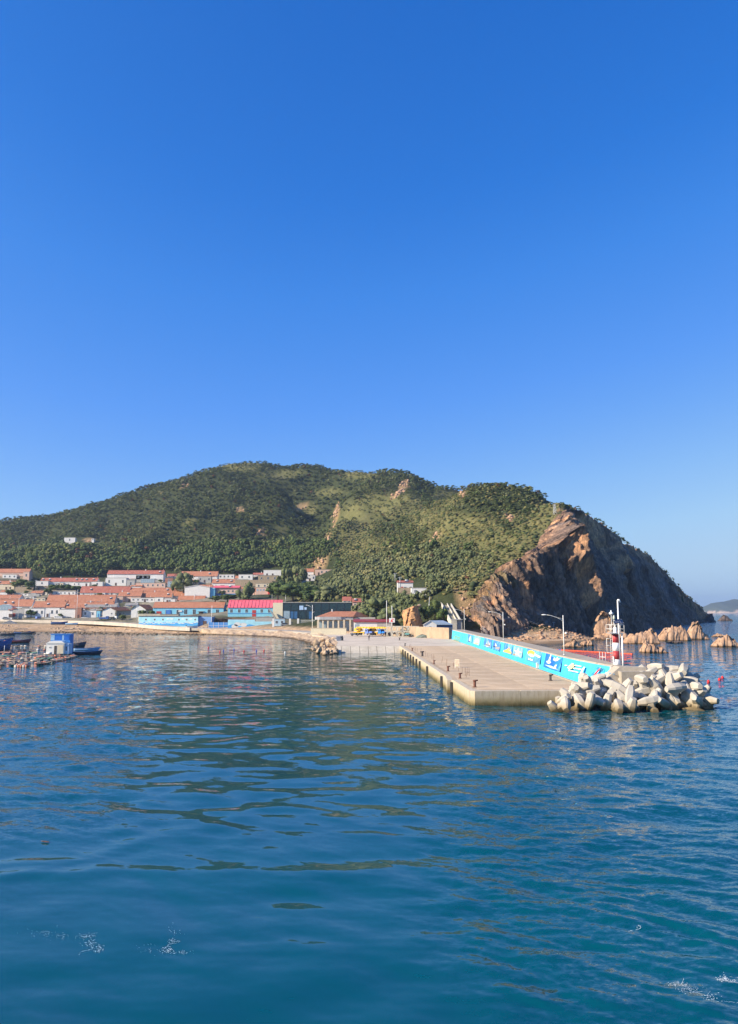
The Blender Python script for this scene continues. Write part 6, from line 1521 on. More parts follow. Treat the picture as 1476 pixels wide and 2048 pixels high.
# ================================================================== STONE BANK between road and water
def rock_material(name, c0, c1, c2):
    t = NT(name); v = t.coord('Object'); n = t.noise(v, 0.6, 6, 0.7, 0.3); n2 = t.noise(v, 4, 5, 0.75)
    g = t.n('ShaderNodeNewGeometry'); sep = t.n('ShaderNodeSeparateXYZ'); t.l(g.outputs['Position'], sep.inputs[0])
    c = t.ramp(n, [(0.28, c0), (0.5, c1), (0.72, c2)]); c = t.mix(0.45, c, t.ramp(n2, [(0.3, (.28, .28, .28)), (0.7, (.74, .72, .68))]), 'OVERLAY')
    zz = t.math('ADD', sep.outputs[2], t.math('MULTIPLY', n, 0.35))
    wet = t.ramp(t.math('DIVIDE', zz, 1.0), [(0.30, (.20, .18, .14)), (0.75, (1, 1, 1))])     # tide-wet, weed-dark foot
    c = t.mix(1.0, c, wet, 'MULTIPLY')
    return t.done(c, 0.85, t.bump(n, 0.7, 0.5, t.bump(n2, 0.6, 0.12)), 0, 0.2)
M_ROCK = rock_material('orange_rock', (.22, .13, .08), (.40, .25, .155), (.52, .36, .25))
M_STONE = rock_material('bank_stone', (.27, .19, .12), (.42, .31, .21), (.54, .43, .31))
M_DARKR = rock_material('dark_rock', (.07, .055, .05), (.11, .085, .075), (.16, .12, .10))
def bank(name, top, bot, label, kindd='structure', mat=None, amp=.9):
    n = 160; u = np.linspace(0, 1, n); T = resample(np.array([tuple(p) for p in top]), n, u); B = resample(np.array([tuple(p) for p in bot]), n, u); nv = 26
    v = np.linspace(0, 1.25, nv); P = T[:, None]*(1-v[None, :, None])+B[:, None]*v[None, :, None]
    e = smooth(0, .15, v)[None, :]
    P[..., 2] += e*amp*fbm(P[..., 0]/2.2, P[..., 1]/2.2, 0, 3, 5); P[..., 1] += e*amp*fbm(P[..., 0]/1.7, P[..., 1]/1.7, 5, 3, 6)
    idx = np.arange(n*nv).reshape(n, nv); Fc = np.stack([idx[:-1, :-1], idx[1:, :-1], idx[1:, 1:], idx[:-1, 1:]], -1).reshape(-1, 4)
    o = link_mesh(name, np_mesh(name, P.reshape(-1, 3), Fc, True), mat or M_STONE); o['kind'] = kindd; return o
tp = [Vector(p) for p in RP[7:]]; tp = [Vector((p.x+1.0, p.y-3.4, p.z-.05)) for p in tp]+[Vector((-13.6, 284, 1.78)), Vector((-9.9, 245, 1.78)), Vector((-9.3, 220, 1.78))]
bt = [ground(405, 1268, 0), ground(455, 1270, 0), ground(520, 1272.5, 0), ground(585, 1277, 0), ground(618, 1285, 0), ground(632, 1292, 0), ground(650, 1301, 0), ground(672, 1307, 0)]
k_ = len(tp); bt2 = resample(np.array([tuple(p) for p in bt]), k_, np.linspace(0, 1, k_))
bank('stone_bank', tp, [Vector(p) for p in bt2], '')
# stones
def stone_mesh(seed, sub=2, rough=.22, flat=.7):
    bm = bmesh.new(); bmesh.ops.create_icosphere(bm, subdivisions=sub, radius=1); rnd = random.Random(seed)
    pl = [(Vector((rnd.gauss(0, 1), rnd.gauss(0, 1), rnd.gauss(0, 1))).normalized(), rnd.uniform(.55, .85)) for _ in range(9)]
    for v in bm.verts:
        for n_, d_ in pl:
            k = v.co.dot(n_)
            if k > d_: v.co -= n_*(k-d_)
        v.co *= 1+rnd.uniform(-.05, .05)
        v.co.z *= flat
    me = bpy.data.meshes.new('boulder'); bm.to_mesh(me); bm.free(); return me
BM = [stone_mesh(i) for i in range(7)]
for b_ in BM: b_.materials.append(M_STONE)
rip = 0
places = ['at the water edge', 'halfway up', 'on top']
sizes_ = ['small', 'mid-size', 'large']
random.seed(11)
for row, (ya, yb) in enumerate(((1301, 1307), (1290, 1299), (1276, 1288))):
    for i in range(16):
        px = 628+46*i/15+random.uniform(-3, 3) + (0, 2, 6)[row]; py = random.uniform(ya, yb)
        if px < 640 and row == 0: py -= 8
        if px > 673: continue
        D = np.interp(py, [1276, 1290, 1300, 1307], [268, 248, 228, 210]); p = at(px, py+4, float(D)); s = random.uniform(.5, 1.35)
        p.z = max(-.2, (1.5, .8, 0)[2-row] if False else (0.05, .75, 1.5)[row]); 
        p = ground(px, py+3, p.z)
        o = link_mesh('boulder', BM[rip % 7], None, None, p, (random.uniform(0, 6), random.uniform(0, 6), random.uniform(0, 6))); o.scale = (s*1.2, s, s*.85); rip += 1
        sz = sizes_[0 if s < .78 else 1 if s < 1.1 else 2]
        setp(o, '%s pale boulder %s of the rubble heap, %s' % (sz, places[row], 'against the sloping slabs' if px > 662 else 'right of its middle' if px > 651 else 'left of its middle' if px > 640 else 'toward the beach'), 'boulder', 'boulders of the rubble heap left of the sloping slabs')
# beach pebbles and small rocks: too many to count
def pebbles(n, region, name, label, smin, smax, seed, mat):
    rg = np.random.default_rng(seed); iv, jf = ico(1); VV, FF = [], []; n0 = 0
    for i in range(n):
        px, py, D = region(rg); p = at(px, py, D); z = float(terrain_h(np.array([p.x]), np.array([p.y]))[0]) if i % 1 == 0 else 0
        s = smin+(smax-smin)*rg.uniform()**3; k = (1+rg.uniform(-.25, .25, len(iv)))[:, None]
        VV.append(iv*k*np.array([s*1.2, s, s*.6])+np.array([p.x, p.y, max(z, -.1)+s*.1])); FF.append(jf+n0); n0 += len(iv)
    o = link_mesh(name, np_mesh(name, np.concatenate(VV), np.concatenate(FF)), mat); setp(o, label, 'stones', kind='stuff')
def reg_beach(rg):
    px = rg.uniform(-60, 430); D = rg.uniform(392, 462); 
    return px, 1250, D-px*.05
pebbles(1500, reg_beach, 'beach_stones', 'scattered stones on the village beach', .15, .75, 3, M_STONE)
def reg_cove(rg): px = rg.uniform(990, 1240); return px, 1262, rg.uniform(288, 322) + (px-990)*.09
pebbles(900, reg_cove, 'cove_stones', 'scattered stones and rubble on the cove beach below the cliff', .2, 1.0, 4, M_ROCK)
# dark stone jetty on the beach
def strip_rock(pts, w, h, name, label, mat, cat='jetty'):
    m = MB(); rnd = random.Random(4)
    for i in range(26):
        a = Vector(pts[0]).lerp(Vector(pts[1]), i/25); s = w*(.35+.65*i/25)
        m.blob(a+Vector((rnd.uniform(-.4, .4), rnd.uniform(-.4, .4), 0)), (w*.9, s, h*(.4+.6*i/25)), i, .25)
    setp(m.build(name, mat), label, cat)
strip_rock([ground(236, 1265.5, .1), ground(330, 1258.5, .9)], 1.6, .9, 'stone_jetty', 'long dark stone jetty slanting down the beach into the water', M_DARKR)
strip_rock([ground(345, 1267, .1), ground(410, 1264, .5)], 1.2, .6, 'stone_jetty', 'shorter dark rock strip at the waterline below the mural building', M_DARKR)

# ================================================================== SEA ROCKS
def sea_rock(px0, px1, ytop, ywat, label, peaks, depth=.6, lean=.35, mat=None, seed=0, name='sea_rock', group=None, zb=0.0):
    """stratified rock: outline from peaks [(u, height fraction)], beds leaning right"""
    g = ground((px0+px1)/2, ywat, zb); D = g.y; k = D/1535; W_ = (px1-px0)*k; H = (CAM_H - (ytop-1222)/1535*D) - zb
    n, mth = 56, 26; u = np.linspace(-1, 1, n); v = np.linspace(-1, 1, mth); U, V = np.meshgrid(u, v, indexing='ij')
    pu = np.array([p[0] for p in peaks]); ph = np.array([p[1] for p in peaks])
    base = np.interp((U+1)/2, pu, ph)
    dep = W_*depth
    prof = np.clip(1-np.abs(V)**3.5, 0, 1)**.8*np.clip(1-np.abs(U)**14, 0, 1)
    X = U*W_/2; Y = V*dep/2
    z = base*prof*H
    s = X-z*lean+fbm(X*.5, Y*.5, seed, 3, seed+3)*.8
    def saw(x, p, sharp): f = (x/p) % 1.0; return np.where(f < sharp, f/sharp, (1-f)/(1-sharp))
    s = s+1.6*fbm(X*.35, Y*.35, seed+9., 3, seed+8); str_ = saw(s, W_/(3.2+seed % 3), .22)*.30+saw(s, W_/(9+seed % 4), .35)*.20+.5*fbm(X/1.1, Y/1.1, seed, 4, 80+seed, .6)
    z = z*(0.86+str_*.45) + prof*H*.30*fbm(X*.9/max(1, H*.3), Y*.9/max(1, H*.3), seed, 4, 60+seed, .6)
    X = X + z*lean*.5 + .25*fbm(X, Y, z, 2, 9)*H*.2; Y = Y + z*.18*np.sign(V)*-1 + (str_-.25)*1.3
    z = np.where(prof < .02, -1.2, z-.12)
    idx = np.arange(n*mth).reshape(n, mth); Fc = np.stack([idx[:-1, :-1], idx[1:, :-1], idx[1:, 1:], idx[:-1, 1:]], -1).reshape(-1, 4)
    me = np_mesh(name, np.stack([X.ravel(), Y.ravel(), z.ravel()], 1), Fc, False)
    o = link_mesh(name, me, mat or M_ROCK, None, (g.x, D+dep*.4, zb)); setp(o, label, 'rock', group); return o
P1 = [(0, .3), (.2, .6), (.45, .75), (.72, 1), (.88, .8), (1, .15)]
sea_rock(1252, 1322, 1259, 1288, 'long ochre sea rock rising toward a rounded right top, nearest the beacon', P1, seed=1)
sea_rock(1322, 1384, 1253, 1282, 'blocky ochre rock with slanted beds in the middle of the rock row', [(0, .5), (.15, .8), (.4, .95), (.7, 1), (.85, .7), (1, .4)], seed=2)
sea_rock(1376, 1422, 1247, 1279, 'steep pointed ochre rock at the right end of the rock row', [(0, .3), (.2, .95), (.4, 1), (.65, .6), (.85, .3), (1, .1)], seed=3)
sea_rock(1338, 1370, 1279, 1287, 'flat low rocks awash below the blocky ochre rock', [(0, .4), (.4, .8), (.7, 1), (1, .3)], seed=4, mat=M_DARKR)
sea_rock(1286, 1338, 1283, 1306, 'brown square-topped rock with a tail of small stones, standing in front', [(0, .95), (.15, 1), (.45, .8), (.6, .35), (.75, .5), (.9, .2), (1, .1)], seed=5)
sea_rock(1431, 1482, 1269, 1294, 'ochre rock cut by the right edge of the picture', [(0, .3), (.25, .7), (.5, 1), (.8, .5), (1, .3)], seed=6)
sea_rock(1427, 1455, 1266, 1274, 'low ochre rock behind the rock at the right edge', [(0, .3), (.4, 1), (.8, .6), (1, .2)], seed=7)
sea_rock(1440, 1466, 1230, 1242, 'small dark rock far out beyond the cliff foot', [(0, .3), (.4, 1), (.7, .6), (1, .2)], seed=8, mat=M_DARKR)
sea_rock(1128, 1165, 1275, 1295, 'pointed brown rock in the cove behind the orange boom', [(0, .2), (.3, .6), (.5, 1), (.75, .5), (1, .15)], seed=9)
sea_rock(1159, 1188, 1278, 1292, 'rounded tan rock right of the pointed one in the cove', [(0, .3), (.4, .8), (.75, 1), (1, .4)], seed=10)
sea_rock(1186, 1256, 1230, 1275, 'big orange outcrop leaning at the cliff foot behind the beacon', [(0, .8), (.1, .92), (.3, 1), (.5, .8), (.7, .55), (.85, .3), (1, .12)], seed=11, depth=.5, zb=0.2)
sea_rock(1388, 1402, 1238, 1255, 'small orange pinnacle at the far foot of the cliff', [(0, .9), (.3, 1), (.6, .6), (1, .3)], seed=12)
sea_rock(940, 975, 1236, 1268, 'ochre crag at the cliff foot behind the blue wall', [(0, .4), (.3, .8), (.5, 1), (.8, .6), (1, .3)], seed=13, zb=1.2)
sea_rock(1040, 1090, 1252, 1264, 'flat-topped grey rock shelf at the head of the cove beach', [(0, .4), (.4, .8), (.75, 1), (1, .9)], seed=14, zb=1.5, mat=M_DARKR)
sea_rock(1195, 1262, 1262, 1277, 'row of tumbled ochre stones along the cove waterline', [(0, .6), (.2, .4), (.4, 1), (.6, .5), (.8, .9), (1, .5)], seed=15)
# free-standing split rock behind the quay yard: orange left, dark sheer right
def stack():
    D = 316; k = D/1535; b = at(826, 1256, D); n, mth = 70, 60
    H = (1256-1207)*k
    # plan outline extruded with tapering; faces: lit left face in ribs, flat dark right face
    V, Fc = [], []
    ang = np.linspace(0, 2*math.pi, n, endpoint=False); zz = np.linspace(0, 1, mth)
    for j, t in enumerate(zz):
        left = -22*k+4*k*t+ (1.5*k*math.sin(t*5)); right = 24*k-14*k*t; 
        top = 1.0
        for i, a in enumerate(ang):
            c, s_ = math.cos(a), math.sin(a); e = .55
            x = (left+right)/2+(right-left)/2*(abs(c)**e)*(1 if c > 0 else -1); y = 4.5*(abs(s_)**e)*(1 if s_ > 0 else -1)*(1-.25*t)
            y += (-.15*(x+22*k) if x < 2*k else -.15*24*k+1.7*(x-2*k)) - 1.0                       # front face turns away to the right
            hh = H*(.80+.20*np.clip((x-left)/(24*k), 0, 1.0)) if x < 13*k else H*(1.0)
            z = t*hh
            rib = ((x-.22*z)/1.9) % 1.0; 
            y += -.9*(rib if x < 3*k else 0)*(1 if s_ < 0 else 0)
            q = float(fbm(np.array([x*.5]), np.array([y*.5]), np.array([z*.5]), 3, 7)[0])*.55; V.append((x+q, y+q, z))
    for j in range(mth-1):
        for i in range(n): Fc.append((j*n+i, j*n+(i+1) % n, (j+1)*n+(i+1) % n, (j+1)*n+i))
    me = bpy.data.meshes.new('split_rock'); V.append((0, 0, H*.93)); c_ = len(V)-1
    Fc += [((mth-1)*n+i, (mth-1)*n+(i+1) % n, c_) for i in range(n)]
    me.from_pydata(V, [], Fc); me.update()
    o = link_mesh('split_rock', me, rock_material('split_rock_stone', (.20, .12, .08), (.46, .25, .12), (.58, .36, .19)), None, (b.x, D, b.z-1))
    setp(o, 'free-standing split rock, orange ribs on the left and a dark sheer right face', 'rock')
    pl = MB(); p = at(838, 1211, D+1); pl.blob(p, (.9, .7, .7), 3, .2); setp(pl.build('perched_stone', M_STONE), 'small white stone perched on the tip of the split rock', 'stone')
stack()

# ================================================================== ARMOUR BLOCKS
M_BLK = concrete('block_concrete', (.56, .50, .41), .5, (.42, .34, .22))
def blk_material():
    t = NT('armour_concrete'); g = t.n('ShaderNodeNewGeometry'); sep = t.n('ShaderNodeSeparateXYZ'); t.l(g.outputs['Position'], sep.inputs[0])
    v = t.coord('Object'); n1 = t.noise(v, 0.8, 5, 0.65); n3 = t.noise(v, 10, 4, 0.7)
    oi = t.n('ShaderNodeObjectInfo')
    c = t.ramp(n1, [(0.3, (.36, .325, .265)), (0.7, (.48, .44, .37))])
    c = t.mix(t.math('MULTIPLY', oi.outputs['Random'], .35), c, (.33, .32, .31))
    z = t.math('ADD', sep.outputs[2], t.math('MULTIPLY', n1, .7))
    c = t.mix(1.0, c, t.ramp(t.math('DIVIDE', z, 3.0), [(0.08, (.12, .10, .06)), (0.22, (.36, .29, .17)), (0.38, (.80, .72, .58)), (0.55, (1, 1, 1))]), 'MULTIPLY')
    return t.done(c, 0.85, t.bump(n3, 0.35, 0.03))
M_BLK = blk_material()
def blk_mesh():
    """two tapered octagonal bars joined crosswise by a stout web, edges chamfered"""
    me = bpy.data.meshes.new('armour_block'); bm = bmesh.new()
    def bar(axis, c, hl, r0, r1):
        rings = []
        for t, r in ((-1, r1), (-.35, r0), (.35, r0), (1, r1)):
            ring = []
            for i in range(8):
                a = math.pi/4*(i//2)*2+(math.pi/4) + (-.16 if i % 2 == 0 else .16)*math.pi/2*1.0; p = [math.cos(a)*r*1.12, math.sin(a)*r*1.12]
                co = {'z': (p[0], p[1], t*hl), 'y': (p[0], t*hl, p[1]), 'x': (t*hl, p[0], p[1])}[axis]; ring.append(bm.verts.new(Vector(co)+Vector(c)))
            rings.append(ring)
        for a, b_ in zip(rings[:-1], rings[1:]):
            for i in range(8): bm.faces.new((a[i], a[(i+1) % 8], b_[(i+1) % 8], b_[i]))
        bm.faces.new(rings[0]); bm.faces.new(rings[-1])
    bar('z', (-.78, 0, 0), 1.50, .60, .36); bar('y', (.78, .001, .002), 1.50, .60, .36); bar('x', (0, .002, .001), .80, .55, .53)
    bmesh.ops.recalc_face_normals(bm, faces=bm.faces)
    bmesh.ops.bevel(bm, geom=list(bm.edges), offset=.018, segments=1, affect='EDGES')
    bm.to_mesh(me); bm.free(); me.materials.append(M_BLK); return me
BLK = blk_mesh()
random.seed(23)
# rows: (name, number, x px range, y px mean, spread, height above water)
rows = [('waterline row', 24, (1112, 1422), 1411, 4, .35), ('second row', 21, (1126, 1420), 1396, 5, 1.0), ('third row', 19, (1140, 1398), 1381, 5, 1.7), ('fourth row', 16, (1158, 1392), 1367, 5, 2.5), ('fifth row', 9, (1216, 1385), 1356, 4, 3.0), ('crest', 4, (1282, 1372), 1345, 3, 3.8), ('hidden back row', 8, (1210, 1370), 1372, 5, .6)]
for ri, (nm, n, (xa, xb), ym, sp, z) in enumerate(rows):
    for i in range(n):
        px = xa+(xb-xa)*(i+.5)/n+random.uniform(-4, 4); edge = abs((px-1268)/170)
        py = ym+random.uniform(-sp, sp)+ (8*max(0, edge-.6) if ri > 1 else 0)
        zz = z+random.uniform(-.25, .25)
        p = ground(px, py, zz)
        if nm.startswith('hidden'): p = ground(px, 1395, .2); p.y += 9
        o = link_mesh('armour_block', BLK, None, None, p, (random.uniform(0, 6.28), random.uniform(0, 6.28), random.uniform(0, 6.28)))
        s = random.uniform(.74, .96); o.scale = (s, s, s)
        frac = (px-1105)/330
        sec = 'by the pier corner' if frac < .2 else 'left of the beacon' if frac < .38 else 'below the beacon' if frac < .55 else 'right of the beacon' if frac < .78 else 'toward the seaward tip'
        lab = '%s concrete armour block in the %s, %s' % (ordn[i] if i < 10 else ['eleventh', 'twelfth', 'thirteenth', 'fourteenth', 'fifteenth', 'sixteenth', 'seventeenth', 'eighteenth', 'nineteenth', 'twentieth', 'twenty-first', 'twenty-second', 'twenty-third', 'twenty-fourth'][i-10], nm, sec)
        setp(o, lab, 'armour block', 'concrete armour blocks piled at the pier head')

# ================================================================== FLOATING THINGS
M_ORB = paint('orange_float', (.62, .09, .035), .45, .25, 2, dirt=.2); M_FB = paint('blue_float', (.05, .10, .45), .45)
a, b_ = ground(1112, 1300, .1), ground(1265, 1308.5, .1)
r = empty('floating_boom', a, 0, 'long string of orange floats across the cove behind the beacon', 'boom')
n = 58; d = b_-a; ang = math.atan2(d.y, d.x); fl = MB().tube([(-.15, 0, 0), (-.12, 0, 0), (.12, 0, 0), (.15, 0, 0)], [.16, .26, .26, .16], 10).mesh('float'); fl.materials.append(M_ORB)
fl2 = fl.copy(); fl2.materials.clear(); fl2.materials.append(M_FB)
for i in range(n):
    o = link_mesh('float', fl2 if i in (3, 4) else fl, None, r, d*(i/(n-1))+Vector((0, .8*math.sin(i*.12), random.uniform(-.02, .02))), (0, 0, ang)); o.scale = (d.length/n/.3*.92, 1, 1)
def buoy(px, py, col, label, s=.28, g='buoys in the harbour'):
    p = ground(px, py, 0); r = empty('buoy', p, 0, label, 'buoy', g)
    MB().tube([(0, 0, -.15), (0, 0, .05), (0, 0, .25), (0, 0, .45)], [s*.5, s, s*.85, s*.3], 12).build('float', col, r); MB().tube([(0, 0, .6), (0, 0, .75)], .03, 6).build('stick', M_RUST, r)
M_RB = paint('red_buoy', (.60, .03, .03), .4, .1); M_YB = paint('yellow_buoy', (.7, .45, .05), .4, .1)
for px, py, c, lb in ((417, 1296, M_RB, 'faint red buoy farthest left in the harbour row'), (440, 1304, M_RB, 'red buoy second in the harbour row'), (447, 1302, M_FB, 'dark buoy touching the second red buoy'), (468, 1300, M_FB, 'blue and white buoy in the middle of the harbour row'), (488, 1303, M_RB, 'small red buoy right of the blue one'), (513, 1302, M_FB, 'dark buoy in the right half of the harbour row'), (528, 1302, M_RB, 'red-tipped dark buoy right of the middle'), (570, 1306, M_BW, 'white buoy at the right end of the harbour row')):
    buoy(px, py, c, lb, .19)
for px, py, lb in ((1417, 1365, 'red buoy nearer the armour blocks at the right'), (1439, 1361, 'red buoy farthest right in the open water'), (1445, 1357, 'faint red buoy tip behind the rightmost one')): buoy(px, py, M_RB, lb, .26, 'red buoys off the armour blocks')

def boat_mesh(L, B, H, sheer=.35, rake=.5):
    """open wooden boat hull with thickness; bow to +x"""
    n, m_ = 17, 9; vs = []; 
    for side in (0, 1):
        for i in range(n):
            t = i/(n-1); w = B/2*(1-max(0, (t-.45)/.55)**2.2)*(.82+.18*min(1, t*4)); sh = H*(1+sheer*(2*t-.9)**2*(1 if t > .45 else .35)); kx = -L/2+L*t
            for j in range(m_):
                a = math.pi*j/(m_-1); yy = -math.cos(a)*w; zz = sh-(sh+.12 if side == 0 else sh-.08)*math.sin(a)**.8
                xx = kx+(rake*(zz/H) if t > .8 else 0)*(t-.8)/.2
                if side: yy *= .90; 
                vs.append((xx, yy, zz))
    fs = []
    for s_ in (0, 1):
        o_ = s_*n*m_
        for i in range(n-1):
            for j in range(m_-1):
                q = (o_+i*m_+j, o_+(i+1)*m_+j, o_+(i+1)*m_+j+1, o_+i*m_+j+1); fs.append(q if s_ == 0 else q[::-1])
    for i in range(n-1):
        for j in (0, m_-1):
            a0, a1 = i*m_+j, (i+1)*m_+j; fs.append((a0, a1, a1+n*m_, a0+n*m_))
    fs.append(tuple(range(m_))); fs.append(tuple(n*m_+j for j in reversed(range(m_))))
    m = MB(); m.add(vs, fs, True); return m
def boat(p, ang, L, B, H, hull, label, gun=None, cabin=None, extras=True, group='moored wooden boats', tilt=0):
    r = empty('wooden_boat', p, ang, label, 'boat', group); r.rotation_euler = (tilt, 0, ang)
    boat_mesh(L, B, H).build('hull', hull, r)
    m = MB()
    for s_ in (-1, 1):
        pts = []
        for i in range(13):
            t = i/12; w = B/2*(1-max(0, (t-.45)/.55)**2.2)*(.82+.18*min(1, t*4)); sh = H*(1+.35*(2*t-.9)**2*(1 if t > .45 else .35)); pts.append((-L/2+L*t+(.5*(t-.8)/.2 if t > .8 else 0), s_*w, sh+.02))
        m.tube(pts, .05, 5)
    m.build('gunwale', gun or M_DR, r)
    for k in (-.3, -.02, .25): MB().box(L*k-.12, L*k+.12, -B*.44, B*.44, H*.72, H*.78).build('thwart', M_BRK, r)
    MB().box(-L*.47, L*.3, -B*.3, B*.3, H*.18, H*.22).build('floor_board', M_DR, r)
    if cabin:
        MB().box(-L*.38, -L*.1, -B*.3, B*.3, H*.3, H+1.3).build('cabin', cabin, r); MB().box(-L*.40, -L*.08, -B*.34, B*.34, H+1.31, H+1.42).build('cabin_roof', M_PW, r)
        MB().box(-L*.32, -L*.16, -B*.3-.03, -B*.3-.01, H+.5, H+1.0).build('cabin_window', M_GLS, r)
    if extras: 
        MB().tube([(-L*.5, .1, -.2), (-L*.5, .1, H+.3)], .09, 8).build('outboard_leg', M_DKI, r); MB().blob((-L*.5, .1, H+.5), (.28, .2, .26), 1, .1).build('outboard_motor', M_DKI, r)
        MB().blob((L*.1, 0, H*.75), (.8, B*.3, .35), 7, .3, 2).build('net_heap', paint('green_net', (.09, .17, .12), .9), r)
M_HB = paint('blue_hull', (.045, .10, .26), .5, .2); M_HR = paint('red_hull', (.20, .04, .045), .6, .25); M_HD = paint('dark_hull', (.035, .05, .075), .6, .3); M_HL = paint('light_blue_hull', (.25, .42, .62), .5, .2)
boat(ground(44, 1267.5, 0), .05, 7.5, 2.2, .9, M_HB, 'small blue boat with upswept bow moored nearest the beach')
boat(ground(56, 1268, 0), .0, 6, 2, .9, M_HD, 'dark boat close alongside the small blue boat')
boat(ground(15, 1270.5, 0), .1, 6.5, 2.1, .8, M_HD, 'low dark boat at the left, behind the red-hulled boat')
boat(ground(34, 1286, 0), .12, 8.5, 2.6, 1.0, M_HR, 'dark red-hulled boat with blue gunwale and green nets', gun=M_HB)
boat(ground(0, 1286, 0), .12, 8, 2.6, 1.3, M_HB, 'blue-gunwaled boat cut by the left edge', gun=M_HB)
boat(ground(0, 1303, 0), 1.2, 7, 3.2, 2.4, M_HB, 'tall blue boat hull end at the left edge of the raft', gun=M_HB, extras=False)
boat(ground(168, 1309, 0), .22, 8.2, 2.2, .75, M_HD, 'blue and white open boat tied to the right end of the raft', gun=M_HL)
boat(ground(172, 1302.5, 0), .2, 6.5, 2.0, .8, M_HL, 'second slim blue boat behind the one at the raft end', gun=M_HB)
boat(ground(148, 1297, 0), 0, 6.2, 2.6, 1.5, M_HD, 'black-hulled boat directly behind the blue and white hut', gun=M_DR, extras=False)
def beached(px, py, D, *a, **k): p = at(px, py, D); boat(p, *a, group='boats pulled up on the beach', **k)
beached(118, 1249, 438, .1, 8.5, 2.6, 1.3, M_HB, 'dark boat with green cover pulled up on the beach', tilt=.06)
beached(143, 1249.5, 436, -.1, 6.5, 2.0, .8, M_HL, 'pale small boat lying beside the dark one on the beach', tilt=-.1)
# upturned tent-like skiff
p = at(18, 1247.5, 440); setp(MB().prism([(-4, 0), (4, 0), (0, 1.9)], 0, 2.6, 'y').build('covered_skiff', M_GY, None, p, (0, 0, .2)), 'grey tarpaulin tent over a skiff on the left of the beach', 'tent')
p = at(383, 1257, 398); p.z += .1; boat(p, .3, 5.5, 2.0, 1.0, M_PW, 'white small motor boat standing by the end of the mural building', group='boats pulled up on the beach')
# ---- fish-farm raft
raft = empty('fish_farm_raft', ground(90, 1315, 0), 0, 'big floating fish-farm raft of planks and orange floats at the left', 'raft')
o0 = Vector(raft.location); M_PLK = paint('weathered_planks', (.30, .24, .18), .9, .3, 2); M_PLD = paint('dark_planks', (.10, .07, .055), .9, .3, 2)
def rp(px, py, z=.45): return ground(px, py, z)-o0
def plankway(pts, w=.9, mat=None, z=.45, name='walkway'):
    for a, b_ in zip(pts[:-1], pts[1:]):
        A, B = rp(*a, z), rp(*b_, z); d = (B-A); L = d.length; ang = math.atan2(d.y, d.x); n_ = max(2, int(L/2.4))
        for i in range(n_):
            m = MB(); m.box(.03, L/n_-.03, -w/2, w/2, -.09, 0); m.build('plank', mat or random.choice((M_PLK, M_PLD, M_PLK)), raft, A+d*(i/n_)+Vector((0, 0, random.uniform(-.04, .04))), (0, random.uniform(-.01, .01), ang+random.uniform(-.015, .015)))
ways = [[(-30, 1329), (82, 1327), (152, 1311)], [(-30, 1319), (70, 1317), (110, 1312), (150, 1309)], [(-30, 1309), (60, 1309.5), (130, 1308)], [(10, 1301), (95, 1300)], [(15, 1292), (95, 1293)], [(-30, 1324), (76, 1322)]]
for w_ in ways: plankway(w_)
for xs_ in ((0, 1329, 3, 1309), (26, 1329, 27, 1309), (52, 1328, 50, 1309), (78, 1327, 74, 1309), (20, 1301, 22, 1291), (60, 1301, 62, 1292), (105, 1320, 98, 1308)): plankway([(xs_[0], xs_[1]), (xs_[2], xs_[3])], .7)
fm_ = MB().tube([(-.45, 0, 0), (-.38, 0, 0), (.38, 0, 0), (.45, 0, 0)], [.18, .33, .33, .18], 10).mesh('float'); fo = fm_.copy(); fo.materials.append(paint('salmon_float', (.55, .20, .12), .6, .3)); fw = fm_.copy(); fw.materials.append(paint('foam_float', (.60, .54, .46), .8, .25)); fd = fm_.copy(); fd.materials.append(paint('dark_float', (.04, .04, .05), .6))
random.seed(31)
for w_ in ways:
    for a, b_ in zip(w_[:-1], w_[1:]):
        A, B = rp(*a, .16), rp(*b_, .16); n_ = int((B-A).length/1.5)
        for i in range(n_):
            if random.random() < .85: link_mesh('float', random.choice((fo, fo, fw, fd)), None, raft, A.lerp(B, (i+random.random()*.6)/n_)+Vector((0, random.uniform(-.6, .3), 0)), (0, 0, random.uniform(-.5, .5)))
for i in range(9):
    link_mesh('float', fo if i % 3 else fw, None, raft, rp(33+i*2.6, 1332.5-(i % 2)*2, .22), (0, 0, 1.4))
M_NET = paint('green_netting', (.10, .22, .17), .9, .3, 2)
for k_, (px, py, w_, d_) in enumerate(((20, 1312, 3.4, 2.0), (45, 1306, 3.2, 2.4), (62, 1306, 2.6, 1.6), (12, 1305, 3, 1.5), (88, 1318, 2.4, 1.4), (84, 1313, 2.6, 1.3))):
    m = MB()
    for j in range(5): m.blob((random.uniform(-w_/2, w_/2), random.uniform(-d_/2, d_/2), .05), (w_*.3, d_*.35, random.uniform(.1, .32)), j+k_*7, .3)
    m.build('net_pile', M_NET if k_ % 2 == 0 else paint('pinkish_rope', (.42, .22, .17), .9, .3, 3), raft, rp(px, py, .5))
m = MB()
for j in range(70):
    px, py = random.uniform(-5, 80), random.uniform(1312, 1329); a = rp(px, py, .5); m.tube([a, a+Vector((random.uniform(-1.6, 1.6), random.uniform(-.8, .8), random.uniform(-.1, .35)))], random.uniform(.03, .09), 4)
m.build('loose_timber', paint('mixed_wood', (.42, .33, .26), .9, .4, 3), raft)['kind'] = 'stuff'
for px, py, h_ in ((75, 1310, 1.9), (28, 1303, 1.5), (52, 1318, 1.3), (8, 1310, 2.4), (66, 1324, 1.2)): MB().tube([(0, 0, 0), (0, 0, h_)], .05, 6).build('mooring_post', M_WHT, raft, rp(px, py, .4))
